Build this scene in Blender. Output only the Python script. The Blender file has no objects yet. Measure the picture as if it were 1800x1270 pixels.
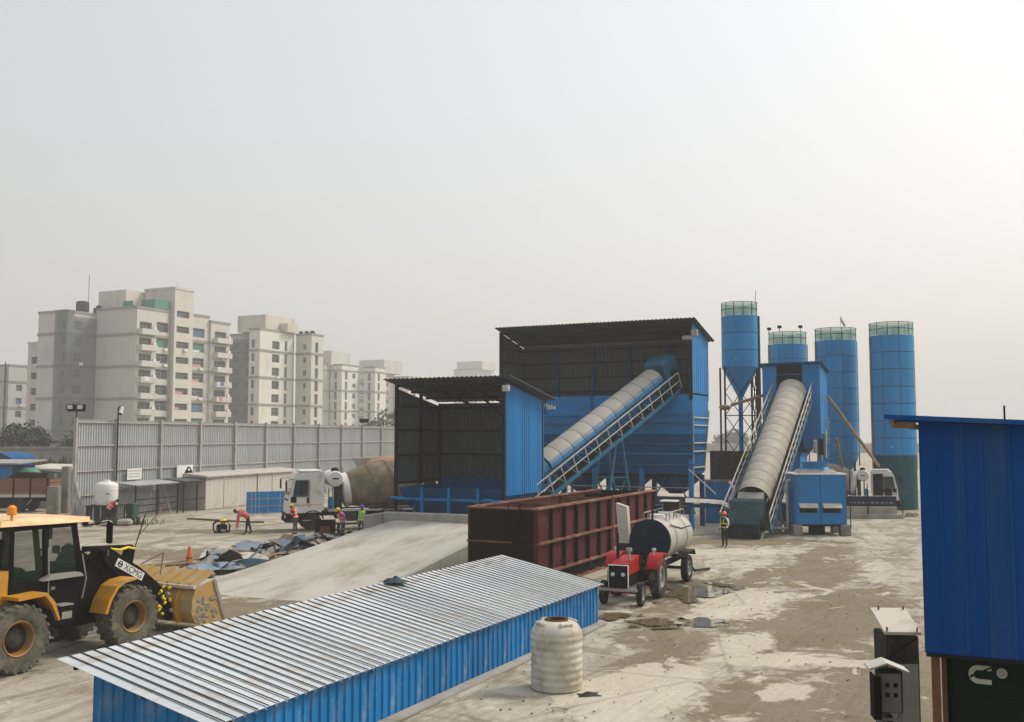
import bpy, math, random
from mathutils import Vector as V, Matrix, noise
R = math.radians
random.seed(11)
sc = bpy.context.scene
col = sc.collection

# ---------------------------------------------------------------- camera
cam = bpy.data.cameras.new('camera')
cam.sensor_width = 36.0
cam.lens = 35.2
cam.clip_start = 0.1
cam.clip_end = 4000
cam_ob = bpy.data.objects.new('camera', cam)
cam_ob.location = (0, 0, 5.45)
cam_ob.rotation_euler = (R(90 + 4.29), 0, 0)
col.objects.link(cam_ob)
sc.camera = cam_ob

# ---------------------------------------------------------------- light
SUN_AZ, SUN_EL = 66, 46          # azimuth from +Y towards +X
sd = V((math.sin(R(SUN_AZ)) * math.cos(R(SUN_EL)), math.cos(R(SUN_AZ)) * math.cos(R(SUN_EL)), math.sin(R(SUN_EL))))
sun = bpy.data.lights.new('sun', 'SUN')
sun.energy = 2.0
sun.angle = R(12)
sun.color = (1.0, 0.93, 0.83)
sun_ob = bpy.data.objects.new('sun', sun)
sun_ob.rotation_euler = (-sd).to_track_quat('-Z', 'Y').to_euler()
sun_ob.location = sd * 60
col.objects.link(sun_ob)

world = bpy.data.worlds.new('World')
sc.world = world
world.use_nodes = True
nt = world.node_tree
nt.nodes.clear()
def wn(t, **k):
    n = nt.nodes.new(t)
    for a, b in k.items(): setattr(n, a, b)
    return n
out = wn('ShaderNodeOutputWorld')
sky = wn('ShaderNodeTexSky', sky_type='NISHITA', sun_disc=False)
sky.sun_elevation = R(SUN_EL); sky.sun_rotation = R(SUN_AZ)
sky.air_density = 1.5; sky.dust_density = 8.0; sky.ozone_density = 1.0
bg1 = wn('ShaderNodeBackground'); bg1.inputs[1].default_value = 0.05
nt.links.new(sky.outputs[0], bg1.inputs[0])
tc = wn('ShaderNodeTexCoord')
sep = wn('ShaderNodeSeparateXYZ'); nt.links.new(tc.outputs['Generated'], sep.inputs[0])
ramp = wn('ShaderNodeValToRGB')
ramp.color_ramp.elements[0].position = 0.0; ramp.color_ramp.elements[0].color = (1.0, 0.98, 0.95, 1)
ramp.color_ramp.elements[1].position = 0.6; ramp.color_ramp.elements[1].color = (0.89, 0.90, 0.915, 1)
e = ramp.color_ramp.elements.new(0.22); e.color = (0.955, 0.955, 0.945, 1)
nt.links.new(sep.outputs[2], ramp.inputs[0])
dot = wn('ShaderNodeVectorMath', operation='DOT_PRODUCT'); dot.inputs[1].default_value = sd
nt.links.new(tc.outputs['Generated'], dot.inputs[0])
ml = wn('ShaderNodeMath', operation='MULTIPLY_ADD'); ml.inputs[1].default_value = 0.30; ml.inputs[2].default_value = 0.49
nt.links.new(dot.outputs['Value'], ml.inputs[0])
bg2 = wn('ShaderNodeBackground'); nt.links.new(ramp.outputs[0], bg2.inputs[0]); nt.links.new(ml.outputs[0], bg2.inputs[1])
add = wn('ShaderNodeAddShader'); nt.links.new(bg1.outputs[0], add.inputs[0]); nt.links.new(bg2.outputs[0], add.inputs[1])
nt.links.new(add.outputs[0], out.inputs[0])

vs = sc.view_settings
vs.view_transform = 'Standard'; vs.look = 'None'; vs.exposure = 0.12; vs.gamma = 1.0; vs.use_curve_mapping = False
cy = sc.cycles
cy.use_denoising = True
cy.max_bounces = 6; cy.diffuse_bounces = 3; cy.glossy_bounces = 3; cy.transparent_max_bounces = 10
cy.volume_bounces = 1
cy.caustics_reflective = False; cy.caustics_refractive = False
HAZE = 0.00095

# ---------------------------------------------------------------- materials
def lk(t, a, b): t.links.new(a, b)
def mat(name, c1, c2=None, scale=3.0, rough=0.6, metal=0.0, bump=0.0, bscale=None, stretch=(1, 1, 1), dirt=None, dscale=1.2,
        damt=0.5, vary=0.0, spec=0.5, alpha=1.0, emit=None, world_co=False, dstretch=None):
    m = bpy.data.materials.new(name); m.use_nodes = True
    t = m.node_tree; b = t.nodes['Principled BSDF']
    b.inputs['Roughness'].default_value = rough; b.inputs['Metallic'].default_value = metal
    b.inputs['Specular IOR Level'].default_value = spec
    b.inputs['Alpha'].default_value = alpha
    c = t.nodes.new('ShaderNodeTexCoord')
    src = c.outputs['Object']
    if world_co:
        g = t.nodes.new('ShaderNodeNewGeometry'); src = g.outputs['Position']
    def noisy(sc_, st, det=5, ro=.6):
        mp = t.nodes.new('ShaderNodeMapping'); mp.inputs['Scale'].default_value = st; lk(t, src, mp.inputs[0])
        n = t.nodes.new('ShaderNodeTexNoise'); n.inputs['Scale'].default_value = sc_; n.inputs['Detail'].default_value = det; n.inputs['Roughness'].default_value = ro
        lk(t, mp.outputs[0], n.inputs['Vector']); return n.outputs['Fac']
    def mixc(f, a, bb):
        x = t.nodes.new('ShaderNodeMix'); x.data_type = 'RGBA'
        lk(t, f, x.inputs['Factor'])
        if isinstance(a, tuple): x.inputs['A'].default_value = (*a, 1)
        else: lk(t, a, x.inputs['A'])
        if isinstance(bb, tuple): x.inputs['B'].default_value = (*bb, 1)
        else: lk(t, bb, x.inputs['B'])
        return x.outputs['Result']
    def sharpen(f, lo, hi):
        x = t.nodes.new('ShaderNodeMapRange'); x.inputs['From Min'].default_value = lo; x.inputs['From Max'].default_value = hi
        lk(t, f, x.inputs['Value']); return x.outputs[0]
    cur = tuple(c1)
    if c2: cur = mixc(sharpen(noisy(scale, stretch), .35, .65), tuple(c1), tuple(c2))
    if dirt:
        d = sharpen(noisy(dscale, dstretch or stretch, 8, .68), .62 - .25 * damt, .80 - .2 * damt)
        cur = mixc(d, cur, tuple(dirt))
        r = t.nodes.new('ShaderNodeMapRange'); r.inputs['To Min'].default_value = rough; r.inputs['To Max'].default_value = min(1, rough + .35); lk(t, d, r.inputs['Value']); lk(t, r.outputs[0], b.inputs['Roughness'])
    if vary:
        oi = t.nodes.new('ShaderNodeObjectInfo'); h = t.nodes.new('ShaderNodeHueSaturation')
        r = t.nodes.new('ShaderNodeMapRange'); r.inputs['To Min'].default_value = 1 - vary; r.inputs['To Max'].default_value = 1 + vary
        lk(t, oi.outputs['Random'], r.inputs['Value']); lk(t, r.outputs[0], h.inputs['Value'])
        if isinstance(cur, tuple): h.inputs['Color'].default_value = (*cur, 1)
        else: lk(t, cur, h.inputs['Color'])
        cur = h.outputs[0]
    if isinstance(cur, tuple): b.inputs['Base Color'].default_value = (*cur, 1)
    else: lk(t, cur, b.inputs['Base Color'])
    if bump:
        bn = t.nodes.new('ShaderNodeBump'); bn.inputs['Strength'].default_value = bump; bn.inputs['Distance'].default_value = 0.05
        lk(t, noisy(bscale or scale * 4, (1, 1, 1), 6), bn.inputs['Height']); lk(t, bn.outputs[0], b.inputs['Normal'])
    if emit:
        b.inputs['Emission Color'].default_value = (*emit[0], 1); b.inputs['Emission Strength'].default_value = emit[1]
    return m
M = {}
def dm(k, *a, **kw): M[k] = mat(k, *a, **kw)
DUST = (0.36, 0.33, 0.27)
dm('blue_sheet', (.002, .185, .49), (.003, .205, .53), 1.2, .5, spec=.3, dirt=(.05, .21, .40), damt=.45, dscale=1.2, stretch=(1, 1, .35), dstretch=(2, 2, .10), vary=.12)
dm('blue_shed', (.001, .17, .44), (.002, .19, .48), 1.0, .5, spec=.3, dirt=(.30, .34, .37), damt=.46, dscale=1.0, stretch=(1, 1, .6), vary=.12)
dm('shaded_blue_sheet', (.000, .055, .25), (.000, .064, .285), .8, .6, dirt=(.035, .095, .22), damt=.46, dscale=.8, stretch=(1, 1, .25), dstretch=(2.2, 2.2, .08), vary=.10, spec=.10)  # same blue sheet paint, darkened to carry the canopy's shade
dm('blue_steel', (.001, .16, .43), (.002, .18, .48), 1.5, .5, spec=.3, dirt=(.03, .12, .22), damt=.45)
dm('blue_dark', (.001, .075, .21), (.002, .09, .24), 1.5, .55, dirt=(.02, .06, .11), damt=.45, spec=.08)
dm('blue_silo', (.000, .20, .48), (.000, .22, .52), .8, .5, spec=.3, dirt=(.09, .24, .38), damt=.48, dscale=1.0, stretch=(1, 1, .3), dstretch=(1.6, 1.6, .10), vary=.08)
dm('blue_inner', (.001, .035, .10), rough=.7)
dm('teal_steel', (.002, .13, .24), (.003, .10, .18), 3, .5, spec=.3, dirt=(.05, .12, .14), damt=.45)
dm('teal_skirt', (.003, .055, .085), (.004, .07, .095), 1.5, .55, dirt=(.03, .10, .09), damt=.6, spec=.08)
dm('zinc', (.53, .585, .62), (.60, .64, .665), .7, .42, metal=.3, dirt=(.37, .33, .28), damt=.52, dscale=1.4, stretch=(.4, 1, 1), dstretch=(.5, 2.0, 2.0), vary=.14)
dm('zinc_dull_shaded', (.065, .08, .09), (.085, .10, .11), 1.0, .6, spec=.12, dirt=(.10, .10, .10), damt=.4, vary=.08, stretch=(1, 1, .4))  # dull zinc darkened further; the shed interiors' shade is in the colour
dm('cover', (.46, .43, .375), (.40, .37, .32), 1.2, .85, spec=.15, dirt=(.30, .27, .215), damt=.55, dscale=.9, vary=.07)
dm('cover_blue', (.004, .19, .42), (.006, .16, .36), .8, .5)
dm('fence_sheet', (.36, .39, .395), (.41, .435, .435), .6, .55, metal=.1, dirt=(.25, .25, .22), damt=.5, stretch=(1, 1, .3), vary=.07)
dm('fence_steel', (.33, .325, .305), (.38, .36, .32), 1, .6, dirt=(.25, .20, .15), damt=.45)
dm('dark_steel', (.010, .011, .012), (.015, .015, .015), 2, .6, spec=.08)
dm('black', (.007, .007, .008), rough=.5, spec=.08)
dm('black_matte', (.005, .005, .005), (.009, .008, .008), 5, .8, spec=.08)
dm('grime', (.030, .029, .026), (.050, .046, .040), 3, .85, dirt=(.10, .09, .075), damt=.4, spec=.08)
dm('rubber', (.035, .033, .030), (.055, .050, .043), 6, .85, dirt=(.22, .20, .16), damt=.55, dscale=3, spec=.08)
dm('rubber_dusty', (.075, .068, .054), (.125, .115, .092), 5, .92, dirt=(.22, .20, .16), damt=.55, dscale=3, bump=.3, spec=.08)
dm('rubber_black', (.02, .02, .02), (.03, .029, .027), 5, .8, dirt=(.14, .13, .11), damt=.35, dscale=4, spec=.08)
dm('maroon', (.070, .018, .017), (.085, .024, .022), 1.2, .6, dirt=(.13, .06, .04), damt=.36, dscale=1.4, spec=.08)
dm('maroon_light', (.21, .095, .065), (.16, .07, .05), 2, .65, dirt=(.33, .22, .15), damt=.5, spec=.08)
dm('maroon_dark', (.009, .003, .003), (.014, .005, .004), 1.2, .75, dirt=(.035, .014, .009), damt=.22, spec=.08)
dm('teal_dark', (.004, .030, .042), (.008, .040, .050), 2, .7, dirt=(.06, .065, .06), damt=.5, spec=.1)
dm('rust', (.15, .06, .025), (.09, .04, .02), 3, .8, dirt=(.25, .12, .06), damt=.5)
dm('rust_inner', (.16, .09, .045), (.10, .055, .03), 2, .8, dirt=(.24, .16, .09), damt=.5, spec=.08)
dm('yellow', (.58, .27, .014), (.50, .23, .012), 2, .45, dirt=(.27, .19, .09), damt=.55, dscale=2.5)
dm('yellow_roof', (.78, .53, .28), (.72, .45, .20), 1.5, .5, dirt=(.55, .42, .28), damt=.5)
dm('yellow_dusty', (.42, .26, .07), (.34, .22, .07), 2.5, .65, dirt=(.38, .32, .22), damt=.6, dscale=2)
dm('orange_lamp', (.85, .28, .01), rough=.3)
dm('rim_yellow', (.34, .165, .03), (.24, .12, .025), 4, .6, dirt=(.28, .24, .18), damt=.5)
dm('red_paint', (.34, .006, .009), (.28, .005, .008), 2, .45, spec=.2, dirt=(.30, .09, .07), damt=.25)
dm('white_paint', (.72, .72, .70), (.66, .66, .64), 1.5, .45, dirt=(.45, .42, .36), damt=.4)
dm('white_tank', (.60, .56, .48), (.52, .48, .40), 1.8, .6, dirt=(.33, .28, .20), damt=.6, dscale=2.0, bump=.12, bscale=5)
dm('white_tank2', (.72, .71, .68), (.66, .65, .62), 2, .5, dirt=(.5, .48, .42), damt=.3)
dm('cream', (.56, .52, .45), (.50, .46, .40), 1, .6, dirt=(.34, .30, .24), damt=.4)
dm('tank_cream', (.40, .385, .35), (.35, .335, .30), 1, .5, dirt=(.34, .30, .24), damt=.45, dscale=1.5)
dm('tank_navy', (.006, .018, .038), (.008, .022, .044), 1, .5, dirt=(.05, .055, .06), damt=.3, spec=.08)
dm('glass', (.02, .03, .032), rough=.06, spec=.7)
dm('glass_green', (.012, .035, .028), rough=.04, spec=.5, alpha=.42)
dm('chrome', (.6, .6, .6), rough=.25, metal=.9)
dm('steel_grey', (.28, .28, .27), (.34, .33, .31), 2, .55, metal=.3, dirt=(.30, .26, .20), damt=.4)
dm('pale_steel', (.50, .50, .47), (.42, .41, .38), 3, .6, dirt=(.30, .25, .18), damt=.5)
dm('drum', (.18, .145, .095), (.135, .108, .072), 1.2, .85, dirt=(.32, .26, .18), damt=.55, dscale=1.4, bump=.25, bscale=4)
dm('drum_orange', (.40, .21, .11), (.34, .18, .10), 1.5, .85, dirt=(.30, .22, .15), damt=.5)
dm('drum_grey', (.20, .175, .15), (.24, .21, .18), 1.5, .85, dirt=(.28, .24, .20), damt=.5)
dm('concrete', (.37, .355, .315), (.31, .295, .255), 1.4, .9, dirt=(.22, .20, .165), damt=.5, bump=.3, bscale=9)
dm('concrete_dark', (.22, .205, .175), (.27, .25, .215), 1.4, .9, dirt=(.13, .12, .10), damt=.5, bump=.3)
dm('wall_apt', (.55, .535, .495), (.50, .485, .45), .12, .85, dirt=(.38, .36, .32), damt=.42, dscale=.25, stretch=(1, 1, .25))
dm('wall_apt2', (.58, .55, .49), (.54, .515, .46), .12, .85, dirt=(.40, .37, .32), damt=.42, dscale=.25, stretch=(1, 1, .25))
dm('wall_white', (.68, .66, .61), (.63, .61, .56), .12, .85, dirt=(.45, .43, .38), damt=.4, dscale=.25, stretch=(1, 1, .25))
dm('wall_grey', (.42, .425, .41), (.46, .46, .44), .12, .85, dirt=(.28, .28, .27), damt=.4, dscale=.25)
dm('band', (.25, .245, .225), (.28, .27, .25), .4, .85)
dm('pane_dark', (.035, .04, .042), (.06, .062, .06), .8, .35, vary=.3)
dm('pane_blue', (.05, .13, .27), rough=.6)
dm('pane_green', (.05, .21, .15), rough=.6)
dm('frame_pale', (.30, .29, .27), rough=.7)
dm('net_green', (.12, .17, .15), (.15, .20, .175), .3, .85, alpha=.42)
dm('net_grey', (.15, .18, .165), (.18, .20, .185), .3, .85, alpha=.38)
dm('rail_glass', (.16, .42, .33), (.22, .50, .40), 1.5, .35, alpha=.62)
dm('cloth_red', (.26, .07, .06), rough=.9); dm('cloth_pink', (.50, .27, .26), rough=.9); dm('cloth_white', (.66, .66, .65), rough=.9); dm('cloth_blue', (.07, .13, .32), rough=.9)
dm('hivis_orange', (.80, .10, .03), rough=.75); dm('hivis_pink', (.85, .07, .16), rough=.75); dm('hivis_green', (.28, .70, .04), rough=.75); dm('hivis_yellow', (.70, .58, .02), rough=.75)
dm('reflective', (.75, .76, .72), rough=.4)
dm('skin', (.20, .105, .06), rough=.6); dm('cloth_dark', (.016, .017, .022), rough=.9, spec=.08); dm('cloth_grey', (.07, .07, .075), rough=.9); dm('shoe', (.02, .017, .015), rough=.7)
dm('shirt_salmon', (.56, .13, .12), rough=.9)
dm('helmet_yellow', (.75, .50, .01), rough=.35); dm('helmet_orange', (.80, .16, .015), rough=.35); dm('helmet_purple', (.10, .035, .33), rough=.35)
dm('cone_orange', (.75, .11, .02), (.62, .10, .03), 4, .6)
dm('wood_brown', (.17, .075, .045), (.22, .11, .07), 2, .8, dirt=(.30, .21, .15), damt=.4, stretch=(.3, 1, 1))
dm('wood', (.30, .21, .12), (.22, .15, .09), 3, .85)
dm('stone', (.24, .20, .15), (.16, .135, .10), 3, .95, dirt=(.33, .29, .23), damt=.5, bump=.6, bscale=9, vary=.2)
dm('tarp_blue', (.15, .22, .30), (.22, .29, .37), 3, .65, dirt=(.13, .13, .12), damt=.5, dscale=2.5, bump=.3, bscale=6)
dm('tarp_dark', (.02, .045, .06), (.03, .065, .08), 2, .6, dirt=(.10, .12, .12), damt=.4, spec=.08)
dm('tarp_white', (.50, .475, .42), (.42, .395, .34), 3, .8, dirt=(.22, .19, .15), damt=.5, dscale=2.5, bump=.3, bscale=6)
dm('bin_green', (.02, .065, .035), rough=.5)
dm('cabin_beige', (.45, .42, .385), (.49, .46, .42), .8, .6, dirt=(.34, .31, .27), damt=.4, vary=.05)
dm('genset_green', (.003, .012, .009), (.004, .015, .011), 1, .6, spec=.08)
dm('logo_pale', (.42, .46, .38), rough=.6)
dm('pipe_brown', (.30, .175, .08), (.24, .14, .065), 2, .6, dirt=(.36, .28, .19), damt=.4)
dm('leaf', (.055, .085, .030), (.035, .060, .022), 2, .8, vary=.15, world_co=True)
dm('leaf_dark', (.030, .055, .028), (.045, .072, .034), 1, .85, world_co=True)
dm('leaf_dry', (.13, .125, .055), (.09, .095, .04), 1, .9, world_co=True)
dm('bark', (.09, .07, .05), rough=.9)
dm('lamp_glass', (.55, .58, .58), rough=.25)
dm('sign_white', (.68, .68, .66), rough=.6)

def settled_dust(m, dust):
    t = m.node_tree; b = t.nodes['Principled BSDF']; inp = b.inputs['Base Color']
    src = inp.links[0].from_socket
    g = t.nodes.new('ShaderNodeNewGeometry'); sp = t.nodes.new('ShaderNodeSeparateXYZ'); lk(t, g.outputs['True Normal'], sp.inputs[0])
    n = t.nodes.new('ShaderNodeTexNoise'); n.inputs['Scale'].default_value = 1.4; n.inputs['Detail'].default_value = 6; lk(t, g.outputs['Position'], n.inputs['Vector'])
    a = t.nodes.new('ShaderNodeMath'); a.operation = 'MULTIPLY_ADD'; a.inputs[1].default_value = .55; lk(t, n.outputs['Fac'], a.inputs[0]); lk(t, sp.outputs[2], a.inputs[2])
    r = t.nodes.new('ShaderNodeMapRange'); r.inputs['From Min'].default_value = .48; r.inputs['From Max'].default_value = .80; lk(t, a.outputs[0], r.inputs['Value'])
    x = t.nodes.new('ShaderNodeMix'); x.data_type = 'RGBA'; lk(t, r.outputs[0], x.inputs['Factor']); lk(t, src, x.inputs['A']); x.inputs['B'].default_value = (*dust, 1)
    lk(t, x.outputs['Result'], inp)
settled_dust(M['cover_blue'], (.36, .34, .30))

# ---------------------------------------------------------------- mesh builder
class MB:
    def __init__(s): s.v = []; s.f = []
    def add(s, vs, fs, mtx=None):
        o = len(s.v)
        s.v += [tuple(mtx @ V(p)) if mtx else tuple(p) for p in vs]
        s.f += [tuple(i + o for i in f) for f in fs]
        return s
    def box(s, x0, y0, z0, x1, y1, z1, mtx=None):
        return s.add([(x0, y0, z0), (x1, y0, z0), (x1, y1, z0), (x0, y1, z0), (x0, y0, z1), (x1, y0, z1), (x1, y1, z1), (x0, y1, z1)],
                     [(0, 3, 2, 1), (4, 5, 6, 7), (0, 1, 5, 4), (1, 2, 6, 5), (2, 3, 7, 6), (3, 0, 4, 7)], mtx)
    def bbox(s, x0, y0, z0, x1, y1, z1, b=.03, mtx=None):   # box with chamfered edges
        x0, x1 = min(x0, x1), max(x0, x1); y0, y1 = min(y0, y1), max(y0, y1); z0, z1 = min(z0, z1), max(z0, z1)
        b = min(b, .45 * min(x1 - x0, y1 - y0, z1 - z0))
        def ring(i, z): return [(x0 + i + b, y0 + i, z), (x1 - i - b, y0 + i, z), (x1 - i, y0 + i + b, z), (x1 - i, y1 - i - b, z), (x1 - i - b, y1 - i, z), (x0 + i + b, y1 - i, z), (x0 + i, y1 - i - b, z), (x0 + i, y0 + i + b, z)]
        vs = ring(b, z0) + ring(0, z0 + b) + ring(0, z1 - b) + ring(b, z1)
        fs = [tuple(range(7, -1, -1)), tuple(range(24, 32))]
        for k in range(3):
            for i in range(8):
                j = (i + 1) % 8; fs.append((k * 8 + i, k * 8 + j, k * 8 + 8 + j, k * 8 + 8 + i))
        return s.add(vs, fs, mtx)
    def tube(s, p0, p1, r0, r1=None, n=8, cap=True):
        p0, p1 = V(p0), V(p1); r1 = r0 if r1 is None else r1
        d = (p1 - p0)
        if d.length < 1e-6: return s
        q = d.to_track_quat('Z', 'Y')
        vs = []
        for p, r in ((p0, r0), (p1, r1)):
            for i in range(n):
                a = 2 * math.pi * i / n
                vs.append(p + q @ V((r * math.cos(a), r * math.sin(a), 0)))
        fs = [(i, (i + 1) % n, n + (i + 1) % n, n + i) for i in range(n)]
        if cap: fs += [tuple(range(n - 1, -1, -1)), tuple(range(n, 2 * n))]
        return s.add(vs, fs)
    def path(s, pts, r, n=6):
        for a, b in zip(pts, pts[1:]): s.tube(a, b, r, n=n)
        return s
    def bar(s, p0, p1, w, h, up=(0, 0, 1)):
        p0, p1 = V(p0), V(p1); d = (p1 - p0).normalized(); u = V(up)
        sd_ = d.cross(u)
        if sd_.length < 1e-4: sd_ = d.cross(V((1, 0, 0)))
        sd_.normalize(); u = sd_.cross(d)
        vs = []
        for p in (p0, p1):
            for a, b in ((-1, -1), (1, -1), (1, 1), (-1, 1)): vs.append(p + sd_ * (a * w / 2) + u * (b * h / 2))
        return s.add(vs, [(0, 1, 2, 3), (7, 6, 5, 4), (0, 4, 5, 1), (1, 5, 6, 2), (2, 6, 7, 3), (3, 7, 4, 0)])
    def lathe(s, prof, n=24, mtx=None, a0=0, a1=2 * math.pi, close=True):
        full = abs(a1 - a0 - 2 * math.pi) < 1e-6
        m = n if full else n + 1
        vs = []
        for r, z in prof:
            for i in range(m):
                a = a0 + (a1 - a0) * i / n
                vs.append((r * math.cos(a), r * math.sin(a), z))
        fs = []
        for k in range(len(prof) - 1):
            for i in range(n):
                j = (i + 1) % m
                fs.append((k * m + i, k * m + j, (k + 1) * m + j, (k + 1) * m + i))
        if full and close:
            if prof[0][0] > 1e-4: fs.append(tuple(range(m - 1, -1, -1)))
            if prof[-1][0] > 1e-4: fs.append(tuple((len(prof) - 1) * m + i for i in range(m)))
        return s.add(vs, fs, mtx)
    def prism(s, poly, y0, y1, mtx=None):           # polygon in local xz, extruded along y
        n = len(poly)
        vs = [(x, y0, z) for x, z in poly] + [(x, y1, z) for x, z in poly]
        fs = [tuple(range(n)), tuple(range(2 * n - 1, n - 1, -1))] + [(i, n + i, n + (i + 1) % n, (i + 1) % n) for i in range(n)]
        return s.add(vs, fs, mtx)
    def ell(s, c, r, n=10, m=7, mtx=None, jit=0):
        vs = []; fs = []
        for k in range(m + 1):
            ph = math.pi * k / m - math.pi / 2
            for i in range(n):
                a = 2 * math.pi * i / n; q = 1 + random.uniform(-jit, jit)
                vs.append((c[0] + q * r[0] * math.cos(ph) * math.cos(a), c[1] + q * r[1] * math.cos(ph) * math.sin(a), c[2] + q * r[2] * math.sin(ph)))
        for k in range(m):
            for i in range(n): fs.append((k * n + i, k * n + (i + 1) % n, (k + 1) * n + (i + 1) % n, (k + 1) * n + i))
        return s.add(vs, fs, mtx)
    def mesh(s, name, m, smooth=False):
        me = bpy.data.meshes.new(name); me.from_pydata(s.v, [], s.f)
        if smooth:
            me.polygons.foreach_set('use_smooth', [True] * len(me.polygons))
            me.set_sharp_from_angle(angle=R(38))
        me.materials.append(M[m] if isinstance(m, str) else m)
        return me
    def build(s, name, m, parent=None, smooth=False, mtx=None):
        return link(name, s.mesh(name, m, smooth), parent, mtx)
def link(name, me, parent=None, mtx=None):
    o = bpy.data.objects.new(name, me); col.objects.link(o)
    if parent: o.parent = parent
    if mtx is not None: o.matrix_local = mtx
    return o
def tag(o, label=None, cat=None, group=None, kind=None):
    if label: o['label'] = label
    if cat: o['category'] = cat
    if group: o['group'] = group
    if kind: o['kind'] = kind
    return o
def thing(name, label, cat, loc=(0, 0, 0), rz=0, group=None):
    o = bpy.data.objects.new(name, None); o.empty_display_size = .3; col.objects.link(o)
    o.location = loc; o.rotation_euler = (0, 0, rz)
    return tag(o, label, cat, group)
def axes(origin, x, z):
    x = V(x).normalized(); z = V(z); z = (z - x * z.dot(x)).normalized(); y = z.cross(x)
    m = Matrix.Identity(4)
    for i in range(3): m[i][0] = x[i]; m[i][1] = y[i]; m[i][2] = z[i]; m[i][3] = origin[i]
    return m
T = Matrix.Translation
def RX(a): return Matrix.Rotation(a, 4, 'X')
def RY(a): return Matrix.Rotation(a, 4, 'Y')
def RZ(a): return Matrix.Rotation(a, 4, 'Z')
_cache = {}
def sheet_mesh(w, b0, b1, t0, t1, pitch, depth, m, name='sheet', rib=.3):
    key = (name, round(w, 3), round(b0, 2), round(b1, 2), round(t0, 2), round(t1, 2), pitch, depth, m, rib)
    if key in _cache: return _cache[key]
    xs = []; n = max(1, round(w / pitch)); p = w / n
    for i in range(n):
        x = i * p
        xs += [(x, 0), (x + p * (1 - rib), 0), (x + p * (1 - rib * .75), depth), (x + p * (1 - rib * .25), depth)]
    xs.append((w, 0))
    b = MB(); vs = []
    for x, y in xs:
        k = x / w
        vs += [(x, y, b0 + (b1 - b0) * k), (x, y, t0 + (t1 - t0) * k)]
    b.add(vs, [(2 * i, 2 * i + 2, 2 * i + 3, 2 * i + 1) for i in range(len(xs) - 1)])
    _cache[key] = b.mesh(name, m)
    return _cache[key]
def sheets(parent, name, origin, xdir, zdir, length, bot, top, m, sw=1.0, pitch=.25, depth=.03, lap=-.02, rib=.3):
    """a run of profiled metal sheets; bot/top are (at start, at end) along zdir"""
    n = max(1, round(length / sw)); w = length / n
    x = V(xdir).normalized()
    f = lambda ab, k: ab[0] + (ab[1] - ab[0]) * k
    for i in range(n):
        k0, k1 = i / n, (i + 1) / n
        bb, tt = f(bot, k0), f(top, k0)
        me = sheet_mesh(w - lap, 0, f(bot, k1) - bb, tt - bb, f(top, k1) - bb, pitch, depth, m, name, rib)
        o = V(origin) + x * (w * i + lap / 2)
        mt = axes(o, xdir, zdir)
        mt = mt @ T((0, 0, bb)) @ T((0, random.uniform(-.004, .004), 0))
        link(name, me, parent, mt)
def lettering(text, size, m, parent, mtx, extrude=.002):
    cu = bpy.data.curves.new('lettering', 'FONT'); cu.body = text; cu.size = size; cu.extrude = extrude; cu.align_x = 'CENTER'; cu.align_y = 'CENTER'
    cu.materials.append(M[m])
    o = bpy.data.objects.new('lettering', cu); col.objects.link(o)
    me = bpy.data.meshes.new_from_object(o.evaluated_get(bpy.context.evaluated_depsgraph_get()))
    bpy.data.objects.remove(o)
    return link('lettering', me, parent, mtx)
YA = -R(25.5)                     # yard direction: local x to the right and nearer, local y into the yard
def yard(o, u, v, z=0, a=YA):
    return V((o[0] + u * math.cos(a) - v * math.sin(a), o[1] + u * math.sin(a) + v * math.cos(a), z))
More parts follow.
